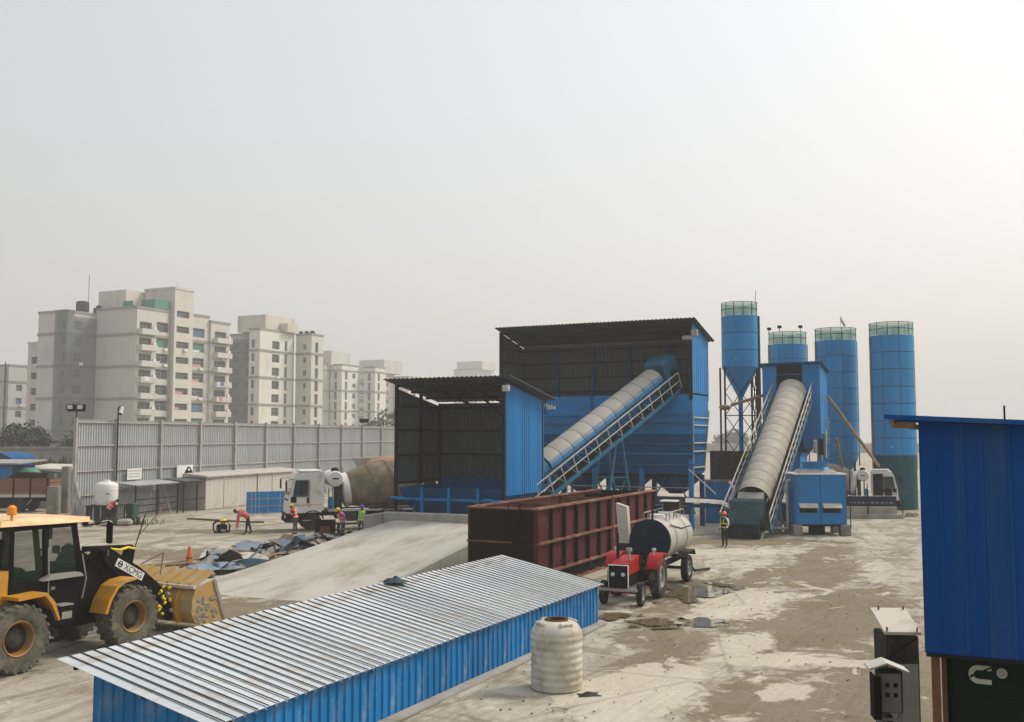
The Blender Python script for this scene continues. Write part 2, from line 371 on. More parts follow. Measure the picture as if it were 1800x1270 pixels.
# ================================================================ SETTING
def ground_material():
    m = bpy.data.materials.new('yard_ground'); m.use_nodes = True
    t = m.node_tree; b = t.nodes['Principled BSDF']
    g = t.nodes.new('ShaderNodeNewGeometry')
    def mapping(rot, s, loc=(0, 0, 0)):
        a = t.nodes.new('ShaderNodeMapping'); a.inputs['Rotation'].default_value = (0, 0, rot); lk(t, g.outputs['Position'], a.inputs[0])
        d = t.nodes.new('ShaderNodeMapping'); d.inputs['Scale'].default_value = s; d.inputs['Location'].default_value = loc
        lk(t, a.outputs[0], d.inputs[0]); return d.outputs[0]
    def noi(v, s, d=6, r=.6, dist=0.0):
        n = t.nodes.new('ShaderNodeTexNoise'); n.inputs['Scale'].default_value = s; n.inputs['Detail'].default_value = d; n.inputs['Roughness'].default_value = r; n.inputs['Distortion'].default_value = dist
        lk(t, v, n.inputs['Vector']); return n.outputs['Fac']
    def rng(f, a, c, lo=0, hi=1):
        x = t.nodes.new('ShaderNodeMapRange'); x.inputs['From Min'].default_value = a; x.inputs['From Max'].default_value = c; x.inputs['To Min'].default_value = lo; x.inputs['To Max'].default_value = hi
        lk(t, f, x.inputs['Value']); return x.outputs[0]
    def mix(f, a, c):
        x = t.nodes.new('ShaderNodeMix'); x.data_type = 'RGBA'
        lk(t, f, x.inputs['Factor'])
        for k, q in (('A', a), ('B', c)):
            if isinstance(q, tuple): x.inputs[k].default_value = (*q, 1)
            else: lk(t, q, x.inputs[k])
        return x.outputs['Result']
    def mul(a, c):
        x = t.nodes.new('ShaderNodeMath'); x.operation = 'MULTIPLY'; lk(t, a, x.inputs[0])
        if isinstance(c, float): x.inputs[1].default_value = c
        else: lk(t, c, x.inputs[1])
        return x.outputs[0]
    iso = mapping(0, (1, 1, 1)); trk = mapping(-YA + R(6), (1.0, .13, 1)); trk2 = mapping(-YA - R(16), (1, .10, 1), (3, 7, 0))
    big = noi(iso, .11, 5, .55, .6)
    med = noi(iso, .45, 7, .62, 1.2)
    fine = noi(iso, 5.0, 6, .7)
    streak = noi(trk, .9, 6, .66, 1.4)
    streak2 = noi(trk2, 1.3, 6, .62, .3)
    def blob(x, y, rx, ry, rot):
        """mask of one stain with a ragged edge"""
        a = t.nodes.new('ShaderNodeVectorMath'); a.operation = 'SUBTRACT'; lk(t, g.outputs['Position'], a.inputs[0]); a.inputs[1].default_value = (x, y, 0)
        d = t.nodes.new('ShaderNodeMapping'); d.inputs['Rotation'].default_value = (0, 0, rot); lk(t, a.outputs[0], d.inputs[0])
        e_ = t.nodes.new('ShaderNodeMapping'); e_.inputs['Scale'].default_value = (1 / rx, 1 / ry, 0); lk(t, d.outputs[0], e_.inputs[0])
        l = t.nodes.new('ShaderNodeVectorMath'); l.operation = 'LENGTH'; lk(t, e_.outputs[0], l.inputs[0])
        q = t.nodes.new('ShaderNodeMath'); q.operation = 'MULTIPLY_ADD'; lk(t, ragged, q.inputs[0]); q.inputs[1].default_value = 2.6; lk(t, l.outputs['Value'], q.inputs[2])
        return rng(q.outputs[0], 2.42, 2.20)
    def any_of(ms):
        r = ms[0]
        for k in ms[1:]:
            x = t.nodes.new('ShaderNodeMath'); x.operation = 'MAXIMUM'; lk(t, r, x.inputs[0]); lk(t, k, x.inputs[1]); r = x.outputs[0]
        return r
    ragged = noi(iso, .8, 7, .64, 1.5)
    A_ = -YA
    c = mix(rng(big, .42, .58), (.455, .43, .375), (.34, .315, .265))
    c = mix(mul(rng(fine, .35, .75), .45), c, (.52, .49, .43))
    c = mix(mul(rng(streak, .50, .64), .72), c, (.225, .195, .145))
    c = mix(mul(rng(streak2, .53, .65), .65), c, (.20, .168, .112))
    mud = rng(med, .50, .58)
    c = mix(mul(mud, .66), c, (.195, .162, .108))
    rut = noi(mapping(-YA + R(6), (2.0, .16, 1), (2, 5, 0)), 1.1, 6, .62, 1.8); rut2 = noi(mapping(-YA - R(24), (2.0, .18, 1), (8, 1, 0)), 1.0, 6, .62, 1.8)
    c = mix(mul(rng(rut, .56, .64), .42), c, (.17, .145, .105))
    c = mix(mul(rng(rut2, .59, .66), .35), c, (.50, .465, .40))
    dark = any_of([blob(8.6, 22.5, 2.0, 5.0, A_), blob(5.2, 20.5, 1.5, 3.2, A_), blob(7.8, 29.5, 1.6, 5.0, A_), blob(4.2, 27.5, 1.4, 2.0, 0), blob(6.5, 35.5, 2.4, 4.2, A_), blob(-8.5, 31.5, 4.5, 2.6, 0), blob(12.0, 52.5, 4.5, 2.0, 0), blob(10.2, 31.5, 1.9, 6.5, A_), blob(12.5, 41.0, 1.6, 5.5, A_), blob(3.4, 24.5, .9, 2.6, A_), blob(9.0, 38.0, .8, 6.0, A_), blob(14.5, 47.0, 1.2, 5.0, A_), blob(-15.0, 47.0, 6.0, 2.2, 0), blob(-18.5, 58.0, 7.0, 1.2, 0)])
    c = mix(mul(dark, .84), c, mix(rng(fine, .3, .7), (.175, .138, .078), (.125, .098, .055)))
    wet_n = noi(mapping(0, (1, 1.0, 1), (11, 4, 0)), .30, 7, .62, 1.6)
    wet = rng(wet_n, .60, .65)
    c = mix(mul(wet, .80), c, (.10, .080, .046))
    sl_n = rng(noi(mapping(R(20), (1, .7, 1), (5, 2, 0)), .40, 8, .66, 2.2), .60, .64)
    sl = any_of([sl_n, blob(6.1, 27.0, .75, 1.7, A_), blob(6.5, 25.0, 1.6, .75, 0), blob(8.1, 24.6, 1.1, .45, .1), blob(2.6, 21.8, 1.2, 3.0, A_), blob(7.6, 33.5, 1.4, 3.2, A_), blob(3.0, 17.0, 1.6, 2.6, A_), blob(10.0, 48.0, 3.5, 1.3, 0), blob(5.9, 22.0, .5, .9, A_)])
    c = mix(mul(sl, .78), c, mix(rng(fine, .3, .7), (.57, .535, .45), (.50, .465, .385)))
    cr = t.nodes.new('ShaderNodeTexVoronoi'); cr.feature = 'DISTANCE_TO_EDGE'; cr.inputs['Scale'].default_value = .16; lk(t, iso, cr.inputs['Vector'])
    c = mix(mul(rng(cr.outputs['Distance'], .012, .0), .35), c, (.14, .12, .09))
    tint = t.nodes.new('ShaderNodeMix'); tint.data_type = 'RGBA'; tint.blend_type = 'MULTIPLY'; tint.inputs['Factor'].default_value = 1; lk(t, c, tint.inputs['A']); tint.inputs['B'].default_value = (1.0, .98, .93, 1)
    lk(t, tint.outputs['Result'], b.inputs['Base Color'])
    ro = t.nodes.new('ShaderNodeMath'); ro.operation = 'SUBTRACT'; ro.inputs[0].default_value = .92; lk(t, mul(wet, .50), ro.inputs[1])
    lk(t, ro.outputs[0], b.inputs['Roughness'])
    h = t.nodes.new('ShaderNodeMath'); h.operation = 'MULTIPLY_ADD'; lk(t, rut, h.inputs[0]); h.inputs[1].default_value = 1.8; lk(t, fine, h.inputs[2])
    h2 = t.nodes.new('ShaderNodeMath'); h2.operation = 'MULTIPLY_ADD'; lk(t, med, h2.inputs[0]); h2.inputs[1].default_value = 2.0; lk(t, h.outputs[0], h2.inputs[2])
    bp = t.nodes.new('ShaderNodeBump'); bp.inputs['Strength'].default_value = .7; bp.inputs['Distance'].default_value = .06
    lk(t, h2.outputs[0], bp.inputs['Height']); lk(t, bp.outputs[0], b.inputs['Normal'])
    return m
M['ground'] = ground_material()
def lines(a, b, near, step):
    r = [a]
    x = near[0]
    while x <= near[1]: r.append(x); x += step
    r.append(b); return r
gx = lines(-600, 600, (-16, 16), .35); gy = lines(-60, 900, (12, 60), .35)
gb = MB(); vs_ = []
for y in gy:
    for x in gx:
        k = max(0, min(1, (16 - abs(x)) / 3)) * max(0, min(1, (y - 12) / 2)) * max(0, min(1, (60 - y) / 4))
        h = noise.noise(V((x * .35, y * .35, 0))) * .022 + noise.noise(V(((x * .9 - y * .43) * 1.1, (x * .43 + y * .9) * .25, 3))) * .022
        vs_.append((x, y, (h - .012) * k))
nx = len(gx)
gb.add(vs_, [(j * nx + i, j * nx + i + 1, (j + 1) * nx + i + 1, (j + 1) * nx + i) for j in range(len(gy) - 1) for i in range(nx - 1)])
tag(gb.build('ground', 'ground', smooth=True), kind='structure')

# water standing in the ruts: thin sheets whose ragged rim soaks into the mud
def water_mat():
    m = bpy.data.materials.new('puddle_water'); m.use_nodes = True
    t = m.node_tree; b = t.nodes['Principled BSDF']
    b.inputs['Base Color'].default_value = (.15, .118, .07, 1); b.inputs['Roughness'].default_value = .05; b.inputs['Specular IOR Level'].default_value = .32
    g = t.nodes.new('ShaderNodeNewGeometry'); n = t.nodes.new('ShaderNodeTexNoise'); n.inputs['Scale'].default_value = 1.3; n.inputs['Detail'].default_value = 6; n.inputs['Distortion'].default_value = 1.0
    lk(t, g.outputs['Position'], n.inputs['Vector'])
    co = t.nodes.new('ShaderNodeTexCoord'); l = t.nodes.new('ShaderNodeVectorMath'); l.operation = 'LENGTH'; lk(t, co.outputs['Object'], l.inputs[0])
    a = t.nodes.new('ShaderNodeMath'); a.operation = 'MULTIPLY_ADD'; a.inputs[1].default_value = 2.6; lk(t, n.outputs['Fac'], a.inputs[0]); lk(t, l.outputs['Value'], a.inputs[2])
    r = t.nodes.new('ShaderNodeMapRange'); r.inputs['From Min'].default_value = 2.02; r.inputs['From Max'].default_value = 1.84; lk(t, a.outputs[0], r.inputs['Value']); lk(t, r.outputs[0], b.inputs['Alpha'])
    return m
M['water'] = water_mat()
def puddle(cx, cy, rx, ry, rot, seed):
    b = MB().add([(1.25 * math.cos(2 * math.pi * i / 32), 1.25 * math.sin(2 * math.pi * i / 32), 0) for i in range(32)], [tuple(range(32))])
    o = b.build('puddle_water', 'water'); o.location = (cx, cy, .026); o.rotation_euler = (0, 0, rot); o.scale = (rx, ry, 1)
    tag(o, kind='structure')
puddle(6.35, 35.6, 1.7, 3.0, YA, 1.3)
puddle(4.2, 29.8, 1.1, 1.3, YA, 4.1)
puddle(5.5, 29.8, 1.2, .9, 0, 7.7)
puddle(3.0, 30.7, .6, 1.0, YA, 9.2)

# ---------------------------------------------------------------- haze
def haze_box():
    m = bpy.data.materials.new('haze'); m.use_nodes = True
    t = m.node_tree; t.nodes.clear()
    o = t.nodes.new('ShaderNodeOutputMaterial'); p = t.nodes.new('ShaderNodeVolumePrincipled')
    p.inputs['Color'].default_value = (.82, .815, .80, 1); p.inputs['Density'].default_value = HAZE; p.inputs['Anisotropy'].default_value = .0
    lk(t, p.outputs[0], o.inputs['Volume'])
    b = MB().box(-620, -80, -1.2, 620, 920, 58)
    M['haze'] = m
    tag(b.build('haze', 'haze'), 'pale grey smog hanging over the whole yard', 'haze', kind='stuff')
haze_box()

# ---------------------------------------------------------------- apartment blocks
def facade(parent, mtx, W, H, holes, depth, m):
    xs = sorted({0, W, *[h[0] for h in holes], *[h[2] for h in holes]}); zs = sorted({0, H, *[h[1] for h in holes], *[h[3] for h in holes]})
    inside = lambda x, z: any(h[0] < x < h[2] and h[1] < z < h[3] for h in holes)
    b = MB()
    for x0, x1 in zip(xs, xs[1:]):
        for z0, z1 in zip(zs, zs[1:]):
            if not inside((x0 + x1) / 2, (z0 + z1) / 2): b.add([(x0, 0, z0), (x1, 0, z0), (x1, 0, z1), (x0, 0, z1)], [(0, 1, 2, 3)])
    for x0, z0, x1, z1 in holes:
        q = [(x0, z0), (x1, z0), (x1, z1), (x0, z1)]
        for a, c in zip(q, q[1:] + q[:1]): b.add([(a[0], 0, a[1]), (c[0], 0, c[1]), (c[0], depth, c[1]), (a[0], depth, a[1])], [(3, 2, 1, 0)])
    b.add([(0, 0, H), (W, 0, H), (W, depth, H), (0, depth, H), (0, 0, 0), (W, 0, 0), (W, depth, 0), (0, depth, 0)], [(0, 1, 2, 3), (0, 3, 7, 4), (1, 5, 6, 2)])
    return b.build('wall', m, parent, mtx=mtx)
PANES = ['pane_dark'] * 9 + ['pane_blue', 'pane_green']
LAUNDRY = ['cloth_red', 'cloth_pink', 'cloth_white', 'cloth_white', 'cloth_blue']
def apt_window(parent, mtx, x0, z0, w, h, depth, pane=None, bars=2):
    b = MB().box(x0, depth - .06, z0, x0 + w, depth - .02, z0 + h)
    o = b.build('window', pane or random.choice(PANES), parent, mtx=mtx)
    f = MB()
    for i in range(bars + 1):
        x = x0 + w * i / bars; f.box(x - .04, depth - .12, z0, x + .04, depth - .065, z0 + h)
    f.box(x0, depth - .13, z0 + h * .62, x0 + w, depth - .125 + .06, z0 + h * .62 + .07)
    f.build('frame', 'frame_pale', o)
    if w > 1.5 and random.random() < .22: MB().bbox(x0 + w * .55, -.42, z0 - .62, x0 + w * .55 + .85, -.02, z0 - .05, .04).build('cooler_unit', 'white_paint', o)
    if w > 1.5 and random.random() < .25: MB().box(x0 + .05, .02, z0 - .25, x0 + w * random.uniform(.3, .8), .07, z0 + random.uniform(.2, .6)).build('washing', random.choice(LAUNDRY), o)
def balcony(parent, mtx, x0, z0, w, out_, m='wall_apt'):
    b = MB()
    b.box(x0, -out_, z0 - .12, x0 + w, -.003, z0 + .06)
    b.box(x0, -out_, z0 + .06, x0 + w, -out_ + .12, z0 + .95)
    b.box(x0, -out_ + .12, z0 + .06, x0 + .1, -.003, z0 + .95); b.box(x0 + w - .1, -out_ + .12, z0 + .06, x0 + w, -.003, z0 + .95)
    o = b.build('balcony', m, parent, mtx=mtx)
    if random.random() < .4:
        lx = x0 + random.uniform(.2, w * .5); lw = random.uniform(.7, 1.4)
        MB().bbox(lx, -out_ - .07, z0 + .15, lx + lw, -out_ - .02, z0 + 1.0, .02).build('laundry', random.choice(LAUNDRY), o)
    if random.random() < .5:
        MB().bbox(x0 + w - 1.0, -out_ + .2, z0 + .95, x0 + w - .25, -out_ + .6, z0 + 1.45, .03).build('cooler', 'white_paint', o)
def apt_block(parent, u0, v0, u1, v1, h, m, right=(), front=(), f0=2, bands=True, st=3.0, dz=.45):
    """one box of an apartment house; right = face towards +u, front = face towards -v; entries (x, w, sill, height, kind)"""
    b = MB().box(u0, v0 + dz, 0, u1 - dz, v1, h - .05); b.build('core_wall', m, parent)
    nf = int((h - .8) / st)
    for face, spec, W, mtx in (('r', right, v1 - v0, axes((u1, v0, 0), (0, 1, 0), (0, 0, 1))), ('f', front, u1 - u0 - dz, axes((u0, v0, 0), (1, 0, 0), (0, 0, 1)))):
        holes = []; todo = []
        for k in range(f0, nf):
            z = k * st
            for s in spec:
                x, w, si, hh, kind = s[:5]
                if kind == 'w':
                    pane = s[5].get(k) if len(s) > 5 else None
                    holes.append((x, z + si, x + w, z + si + hh)); todo.append((x, z + si, w, hh, pane, 2))
                elif kind == 'n':
                    holes.append((x, z + si, x + w, z + si + hh)); todo.append((x, z + si, w, hh, None, 1))
                elif kind == 'o':
                    holes.append((x, z + si, x + w, z + si + hh)); todo.append((x, z + si, w, hh, 'pane_dark', 1))
                elif kind == 'b':
                    holes.append((x + .5, z + .1, x + w - .5, z + 2.3)); todo.append((x + .5, z + .1, w - 1.0, 2.2, 'pane_dark', 3))
        facade(parent, mtx, W, h, holes, dz, m)
        for x, z, w, hh, pane, nb in todo: apt_window(parent, mtx, x, z, w, hh, dz, pane, nb)
        for k in range(f0, nf):
            for s in spec:
                if s[4] == 'b': balcony(parent, mtx, s[0], k * st, s[1], 1.3, m)
        if len(spec) > 1: MB().tube((W - .35, -.12, 1), (W - .35, -.12, h - .3), .07, n=6).build('drain_pipe', 'band', parent, mtx=mtx)
        if bands:
            for k in range(1, nf // 2 + 1):
                bz = k * 2 * st - .35
                if bz < h - 1: MB().box(-.12, -.14, bz, W + .12 if face == 'f' else W, -.003, bz + .5).build('band', 'band', parent, mtx=mtx)
    r = MB().box(u0 - .12, v0 - .12, h + .003, u1 + .12, v0 + .1, h + .45).box(u1 - .1, v0 + .1, h + .003, u1 + .12, v1 + .1, h + .45)
    r.box(u0 - .12, v0 + .1, h + .003, u0 + .1, v1 + .1, h + .45)
    r.build('parapet', 'band' if bands else m, parent)
def px_loc(px, Y): return ((px - 900) * Y / 1760, Y, 0)
# the nearest block, beyond the site fence
B = thing('apartment_block', 'nearest ten-storey beige apartment block with stacked balconies and green roof sheet', 'apartment block', (-69.7 * 1.1, 185 * 1.1, 0), YA)
B.scale = (1.1, 1.1, 1.1)
apt_block(B, -10.5, 0, 0, 8.5, 28.7, 'wall_apt', right=[(.2, 4.0, 0, 0, 'b'), (4.9, 3.2, .8, 1.85, 'w', {6: None})], front=[(3.5, .01, 1, .01, 'x')])
apt_block(B, -7, 8.55, .9, 13.6, 33.4, 'wall_apt2', right=[(.6, 3.4, 1.0, 1.25, 'o')], bands=False)
apt_block(B, -10, 13.65, -.3, 19.4, 28.9, 'wall_apt', right=[(.9, 3.6, .7, 1.8, 'w', {8: 'pane_blue', 7: 'pane_green'})])
apt_block(B, -10, 19.45, .2, 25, 28.0, 'wall_apt', right=[(.6, 4.4, 0, 0, 'b')])
apt_block(B, -18.2, -6.5, -10.55, 10, 27.8, 'wall_apt', right=[(1.6, 1.9, .7, 1.7, 'w')], front=[(6.2, 1.0, .8, 1.4, 'n')])
apt_block(B, -24.5, -3.5, -18.25, 9, 22.6, 'wall_apt', front=[(1.0, 2.6, .8, 1.3, 'o'), (4.2, 1.4, .8, 1.2, 'o')], bands=False)
MB().box(-14.5, 4, 28.8, -7.2, 12, 33.2).build('tank_room', 'wall_apt2', B)
MB().box(-13.4, -6.9, 3, -10.3, -6.75, 28.3).box(-10.35, -6.74, 3, -10.2, -5.2, 28.3).build('safety_net', 'net_green', B)
MB().box(-10.3, -5.1, 2, -10.2, 1.5, 27.2).build('safety_net', 'net_grey', B)
MB().box(-3.4, 4.2, 29.3, .1, 4.3, 30.9).box(.02, 4.32, 29.3, .1, 8.4, 30.9).box(-6, 2.2, 29.3, -3.45, 2.3, 30.6).build('roof_sheet', 'pane_green', B)
for k in range(7): MB().lathe([(.5, 0), (.5, .9), (.35, 1.1), (0, 1.12)], 10, T((-8 + random.uniform(-8, 7), random.uniform(2, 6) + 12 * (k % 2), 29.0 if k % 2 == 0 else 28.9))).build('roof_tank', 'black_matte', B)
MB().tube((-13.8, 1, 28), (-13.8, 1, 36), .05, n=5).tube((-2, 12, 33), (-2, 12, 35.5), .04, n=5).build('aerial', 'dark_steel', B)
MB().lathe([(1.2, 0), (1.2, 1.9), (.9, 2.2), (0, 2.3)], 12, T((-12.5, -1.5, 28.3))).build('roof_tank', 'grime', B)
# second block
B = thing('apartment_block', 'pale apartment block with narrow slit windows, second from the left behind fence', 'apartment block', (-55.6 * 1.1, 220 * 1.1, 0), YA)
B.scale = (1.1, 1.1, 1.1)
apt_block(B, -3, 0, 0, 12, 28.4, 'wall_white', right=[(4.2, 2.6, .5, 1.8, 'w'), (8.6, 1.0, .3, 2.3, 'n')], front=[(.6, .9, .5, 1.8, 'n')])
apt_block(B, -13.5, 5, -3.05, 12, 28.0, 'wall_grey', right=(), front=[(1.2, 2.2, .8, 1.5, 'w'), (5.2, 2.6, .8, 1.5, 'w')])
apt_block(B, -.2, 13, 4.2, 17.5, 28.2, 'wall_apt2', right=[(1.4, 1.2, .3, 2.3, 'n')], front=[(2.0, .9, .9, 1.2, 'n')])
MB().box(-9, 3, 28.5, -1.0, 13.5, 32.2).box(-.9, 8, 28.6, 1.2, 12, 30.6).build('tank_room', 'wall_apt2', B)
for k in range(5): MB().lathe([(.5, 0), (.5, .9), (0, 1.1)], 8, T((.4 + k * .8, 14 + (k % 2) * 1.4, 28.3))).build('roof_tank', 'black_matte', B)
MB().box(-13.2, 4.3, 4, -3.1, 4.36, 27).build('safety_net', 'net_grey', B)
# third, fourth, fifth, and one at the left edge
B = thing('apartment_block', 'hazy pale block with two window columns between second block and far grey block', 'apartment block', px_loc(584, 351), YA)
B.scale = (1.2,) * 3
apt_block(B, -9, 0, -3, 8, 25.4, 'wall_apt', front=[(1, 2, .8, 1.4, 'w')], right=[(2.5, 1.2, .3, 2.3, 'n')])
apt_block(B, -3, 3, 1.2, 12, 25.4, 'wall_white', right=[(1.6, 1.2, .3, 2.3, 'n'), (5.4, 1.6, .8, 1.4, 'w')], front=[(1.4, 1.0, .3, 2.3, 'n')])
apt_block(B, 1.6, 14, 5.6, 20, 25.2, 'wall_white', right=[(1.4, 1.2, .3, 2.3, 'n')], front=[(1.3, 1.0, .3, 2.3, 'n')])
MB().box(-9, 2, 25.5, -2, 12, 29.8).build('tank_room', 'wall_apt', B)
B = thing('apartment_block', 'faint grey apartment block fading into smog above the truck drum', 'apartment block', px_loc(660, 455), YA)
B.scale = (1.3,) * 3
apt_block(B, -9, 0, 0, 12, 26.2, 'wall_apt', right=[(2, 2.2, .8, 1.4, 'w'), (7, 1.4, .8, 1.6, 'n')], front=[(2, 2.2, .8, 1.4, 'w'), (5.5, 1.4, .8, 1.6, 'n')])
apt_block(B, -3, 12.2, 6, 26, 25.2, 'wall_white', right=[(3, 2.2, .8, 1.4, 'w'), (9, 1.4, .8, 1.6, 'n')], front=[(4.5, 1.4, .8, 1.6, 'n')])
MB().box(-8, 1.5, 26.3, 2.5, 14, 31.0).build('tank_room', 'wall_apt', B)
B = thing('apartment_block', 'very faint far tower top just showing above the open shed roof', 'apartment block', px_loc(825, 652), YA)
B.scale = (1.45,) * 3
apt_block(B, -8, 0, 4, 16, 33.5, 'wall_apt', right=[(3, 2.4, .8, 1.4, 'w'), (10, 2.4, .8, 1.4, 'w')], front=[(2, 2.4, .8, 1.4, 'w'), (7, 2.4, .8, 1.4, 'w')], f0=7)
MB().box(-7, 1, 33.6, 6, 14, 37.4).build('tank_room', 'wall_apt', B)
B = thing('apartment_block', 'lower grey apartment block cut off by the photo edge beside the tall block', 'apartment block', px_loc(14, 228), YA)
apt_block(B, -12, 0, 0, 14, 21.4, 'wall_grey', front=[(2, 2, .8, 1.4, 'w'), (6, 1.6, .8, 1.4, 'w')], right=[(2, 1.6, .8, 1.4, 'w')])
MB().tube((-.5, -.6, 3), (-.5, -.6, 22.4), .12, n=6).build('drain_pipe', 'dark_steel', B)

# ---------------------------------------------------------------- site fence (sheet hoarding)
FA = -R(16.3)
F = thing('site_fence', 'tall grey corrugated sheet hoarding with steel posts along the yard edge', 'fence', (-28.2, 63.0, 0), FA)
S = 4.9
for i in range(0, 13):
    v0 = S * i if i else 1.0
    v1 = S * (i + 1)
    sheets(F, 'sheet', (0, v0, 0), (0, 1, 0), (0, 0, 1), v1 - v0, (.03, .03), (6.52, 6.52), 'fence_sheet', sw=.98, pitch=.245, depth=-.05, rib=.5)
    for z in (1.65, 3.2, 4.85, 6.36):
        MB().box(.07, v0 + .09, z - .05, .15, v1 - .09, z + .05).build('rail', 'fence_steel', F)
for i in range(0, 14):
    v = S * i if i else 1.0
    b = MB().box(.07, v - .085, 0, .25, v + .085, 6.62)
    b.bar((.16, v, 2.7), (1.0, v + .12, .0), .12, .12)
    b.build('post', 'fence_steel', F)
def fence_sign(label, v, z, w, h, rows, fig=False):
    s = thing('sign_board', label, 'sign', yard((-28.2, 63.0), .30, v, z, FA), FA)
    MB().box(-.02, -w / 2, -h / 2, .02, w / 2, h / 2).build('board', 'sign_white', s)
    for k in range(rows):
        z0 = h * .28 - k * h * .26; b = MB(); y = -w * .42
        while y < w * .40:
            l = random.uniform(.06, .16); b.box(.021, y, z0 - .035, .026, min(y + l, w * .42), z0 + .035); y += l + .05
        b.build('text_line', 'steel_grey', s)
    if fig:
        MB().prism([(-.45, -.42), (.45, -.42), (.55, -.05), (.30, .22), (.12, .42), (-.12, .42), (-.30, .22), (-.55, -.05)], -.012, .012, axes((.036, w * .22, 0), (0, .62, 0), (0, 0, 1))).build('figure', 'black_matte', s)
        MB().ell((.05, w * .22, .2), (.02, .12, .10), 8, 5).build('figure_face', 'sign_white', s)
fence_sign('small white notice board with grey text rows on fence', 6.74, 2.85, 1.55, .75, 3)
fence_sign('white poster with a black figure on the fence above wire frame', 12.6, 2.75, 2.0, 1.1, 0, True)
# lean-to awnings and racks at the fence foot
def awning(label, v0, v1, z, outw, m, rungs):
    a = thing('awning_frame', label, 'awning', yard((-28.2, 63.0), .3, v0, 0, FA), FA)
    L = v1 - v0
    MB().add([(0, 0, z + .12), (outw, 0, z - .05), (outw, L, z - .05), (0, L, z + .12), (0, 0, z + .16), (outw, 0, z - .01), (outw, L, z - .01), (0, L, z + .16)],
             [(0, 3, 2, 1), (4, 5, 6, 7), (0, 1, 5, 4), (1, 2, 6, 5), (2, 3, 7, 6), (3, 0, 4, 7)]).build('roof_sheet', m, a)
    n = max(2, int(L / 1.6) + 1)
    for k in range(n):
        y = .06 + (L - .12) * k / (n - 1)
        MB().box(outw - .12, y - .035, 0, outw - .05, y + .035, z - .06).build('post', 'dark_steel', a)
    for r in rungs:
        MB().box(outw - .11, .1, r - .03, outw - .06, L - .1, r + .03).build('rail', 'dark_steel', a)
awning('low sheet awning on black posts beside the white water tank', 4.7, 9.5, 2.2, 1.7, 'fence_sheet', (.35, .8, 1.2))
awning('small wire-fronted frame shelter between awning and beige cabin', 9.8, 13.2, 2.25, 1.9, 'zinc_dull_shaded', (.9,))
# site cabins
H = thing('site_cabin', 'long low beige sheet-metal cabin against the grey fence', 'cabin', (-22.6, 74.4, 0), FA)
sheets(H, 'wall_panel', (0, .02, 0), (0, 1, 0), (0, 0, 1), 14.4, (.05, .05), (2.4, 2.4), 'cabin_beige', sw=2.4, pitch=.6, depth=-.012, rib=.2)
sheets(H, 'wall_panel', (-2.3, 0, 0), (1, 0, 0), (0, 0, 1), 2.3, (.05, .05), (2.4, 2.4), 'cabin_beige', sw=2.3, pitch=.6, depth=-.012, rib=.2)
MB().box(-2.25, .06, 0, -.06, 14.3, 2.38).build('core', 'cabin_beige', H)
MB().add([(-2.5, -.15, 2.42), (.2, -.15, 2.42), (.2, 14.6, 2.42), (-2.5, 14.6, 2.42), (-2.5, -.15, 2.75), (.2, -.15, 2.52), (.2, 14.6, 2.52), (-2.5, 14.6, 2.75)],
         [(0, 3, 2, 1), (4, 5, 6, 7), (0, 1, 5, 4), (1, 2, 6, 5), (2, 3, 7, 6), (3, 0, 4, 7)]).build('roof', 'cabin_beige', H)
for v in (2.4, 7.2, 9.6): MB().box(.02, v - .03, .05, .05, v + .03, 2.4).build('joint_strip', 'dark_steel' if v == 7.2 else 'cabin_beige', H)
# blue panel leaning before the cabin
Bp = thing('blue_hoarding', 'blue metal panel with pale vertical stripes standing before beige cabin', 'panel', (-18.55, 70.5, 0), math.atan2(1.6, 2.57))
MB().box(0, 0, 0, 3.03, .05, 1.55).build('panel', 'blue_steel', Bp)
for x in (.35, .62, .9, 1.5, 2.4): MB().box(x, -.012, .03, x + .03, -.003, 1.5).build('stripe', 'pale_steel', Bp)
for z in (.5, 1.02): MB().box(.02, -.02, z, 3.0, -.013, z + .05).build('rail', 'steel_grey', Bp)
MB().box(-.06, -.1, -.02, 3.1, .15, .04).build('foot_strip', 'pale_steel', Bp)

# ---------------------------------------------------------------- beyond the fence at the left
w = MB().box(-75, 95, 0, -36.5, 95.35, 4.25)
w.box(-75, 94.9, 4.25, -36.4, 95.45, 4.45)
tag(w.build('boundary_wall', 'concrete'), 'long weathered concrete boundary wall beyond the lorries', 'wall')
def leaf_cloud(b, c, r, n, s, rnd=random):
    for _ in range(n):
        while True:
            p = V((rnd.uniform(-1, 1), rnd.uniform(-1, 1), rnd.uniform(-1, 1)))
            if .25 < p.length < 1: break
        k = 1 + .35 * noise.noise(p * 2 + V(c))
        q = V((c[0] + p.x * r[0] * k, c[1] + p.y * r[1] * k, c[2] + p.z * r[2] * k))
        a = V((rnd.gauss(0, 1), rnd.gauss(0, 1), rnd.gauss(0, 1))).normalized(); d = a.orthogonal().normalized() * s * rnd.uniform(.6, 1.4); e_ = a.cross(d).normalized() * s * .6 * rnd.uniform(.6, 1.4)
        b.add([q - d, q - e_, q + d, q + e_], [(0, 1, 2, 3)])
def tree(name, label, loc, clouds, leafm, s, trunk_h, n=1100, group=None, cat='tree'):
    t = thing(name, label, cat, loc, random.uniform(0, 6), group)
    b = MB()
    for c, r in clouds: leaf_cloud(b, c, r, n, s)
    b.build('crown', leafm, t)
    k = MB().tube((0, 0, 0), (.05, 0, trunk_h), .16, .09, 8)
    for c, r in clouds: k.tube((.05, 0, trunk_h * .8), (c[0] * .7, c[1] * .7, c[2]), .07, .03, 6)
    k.build('trunk', 'bark', t)
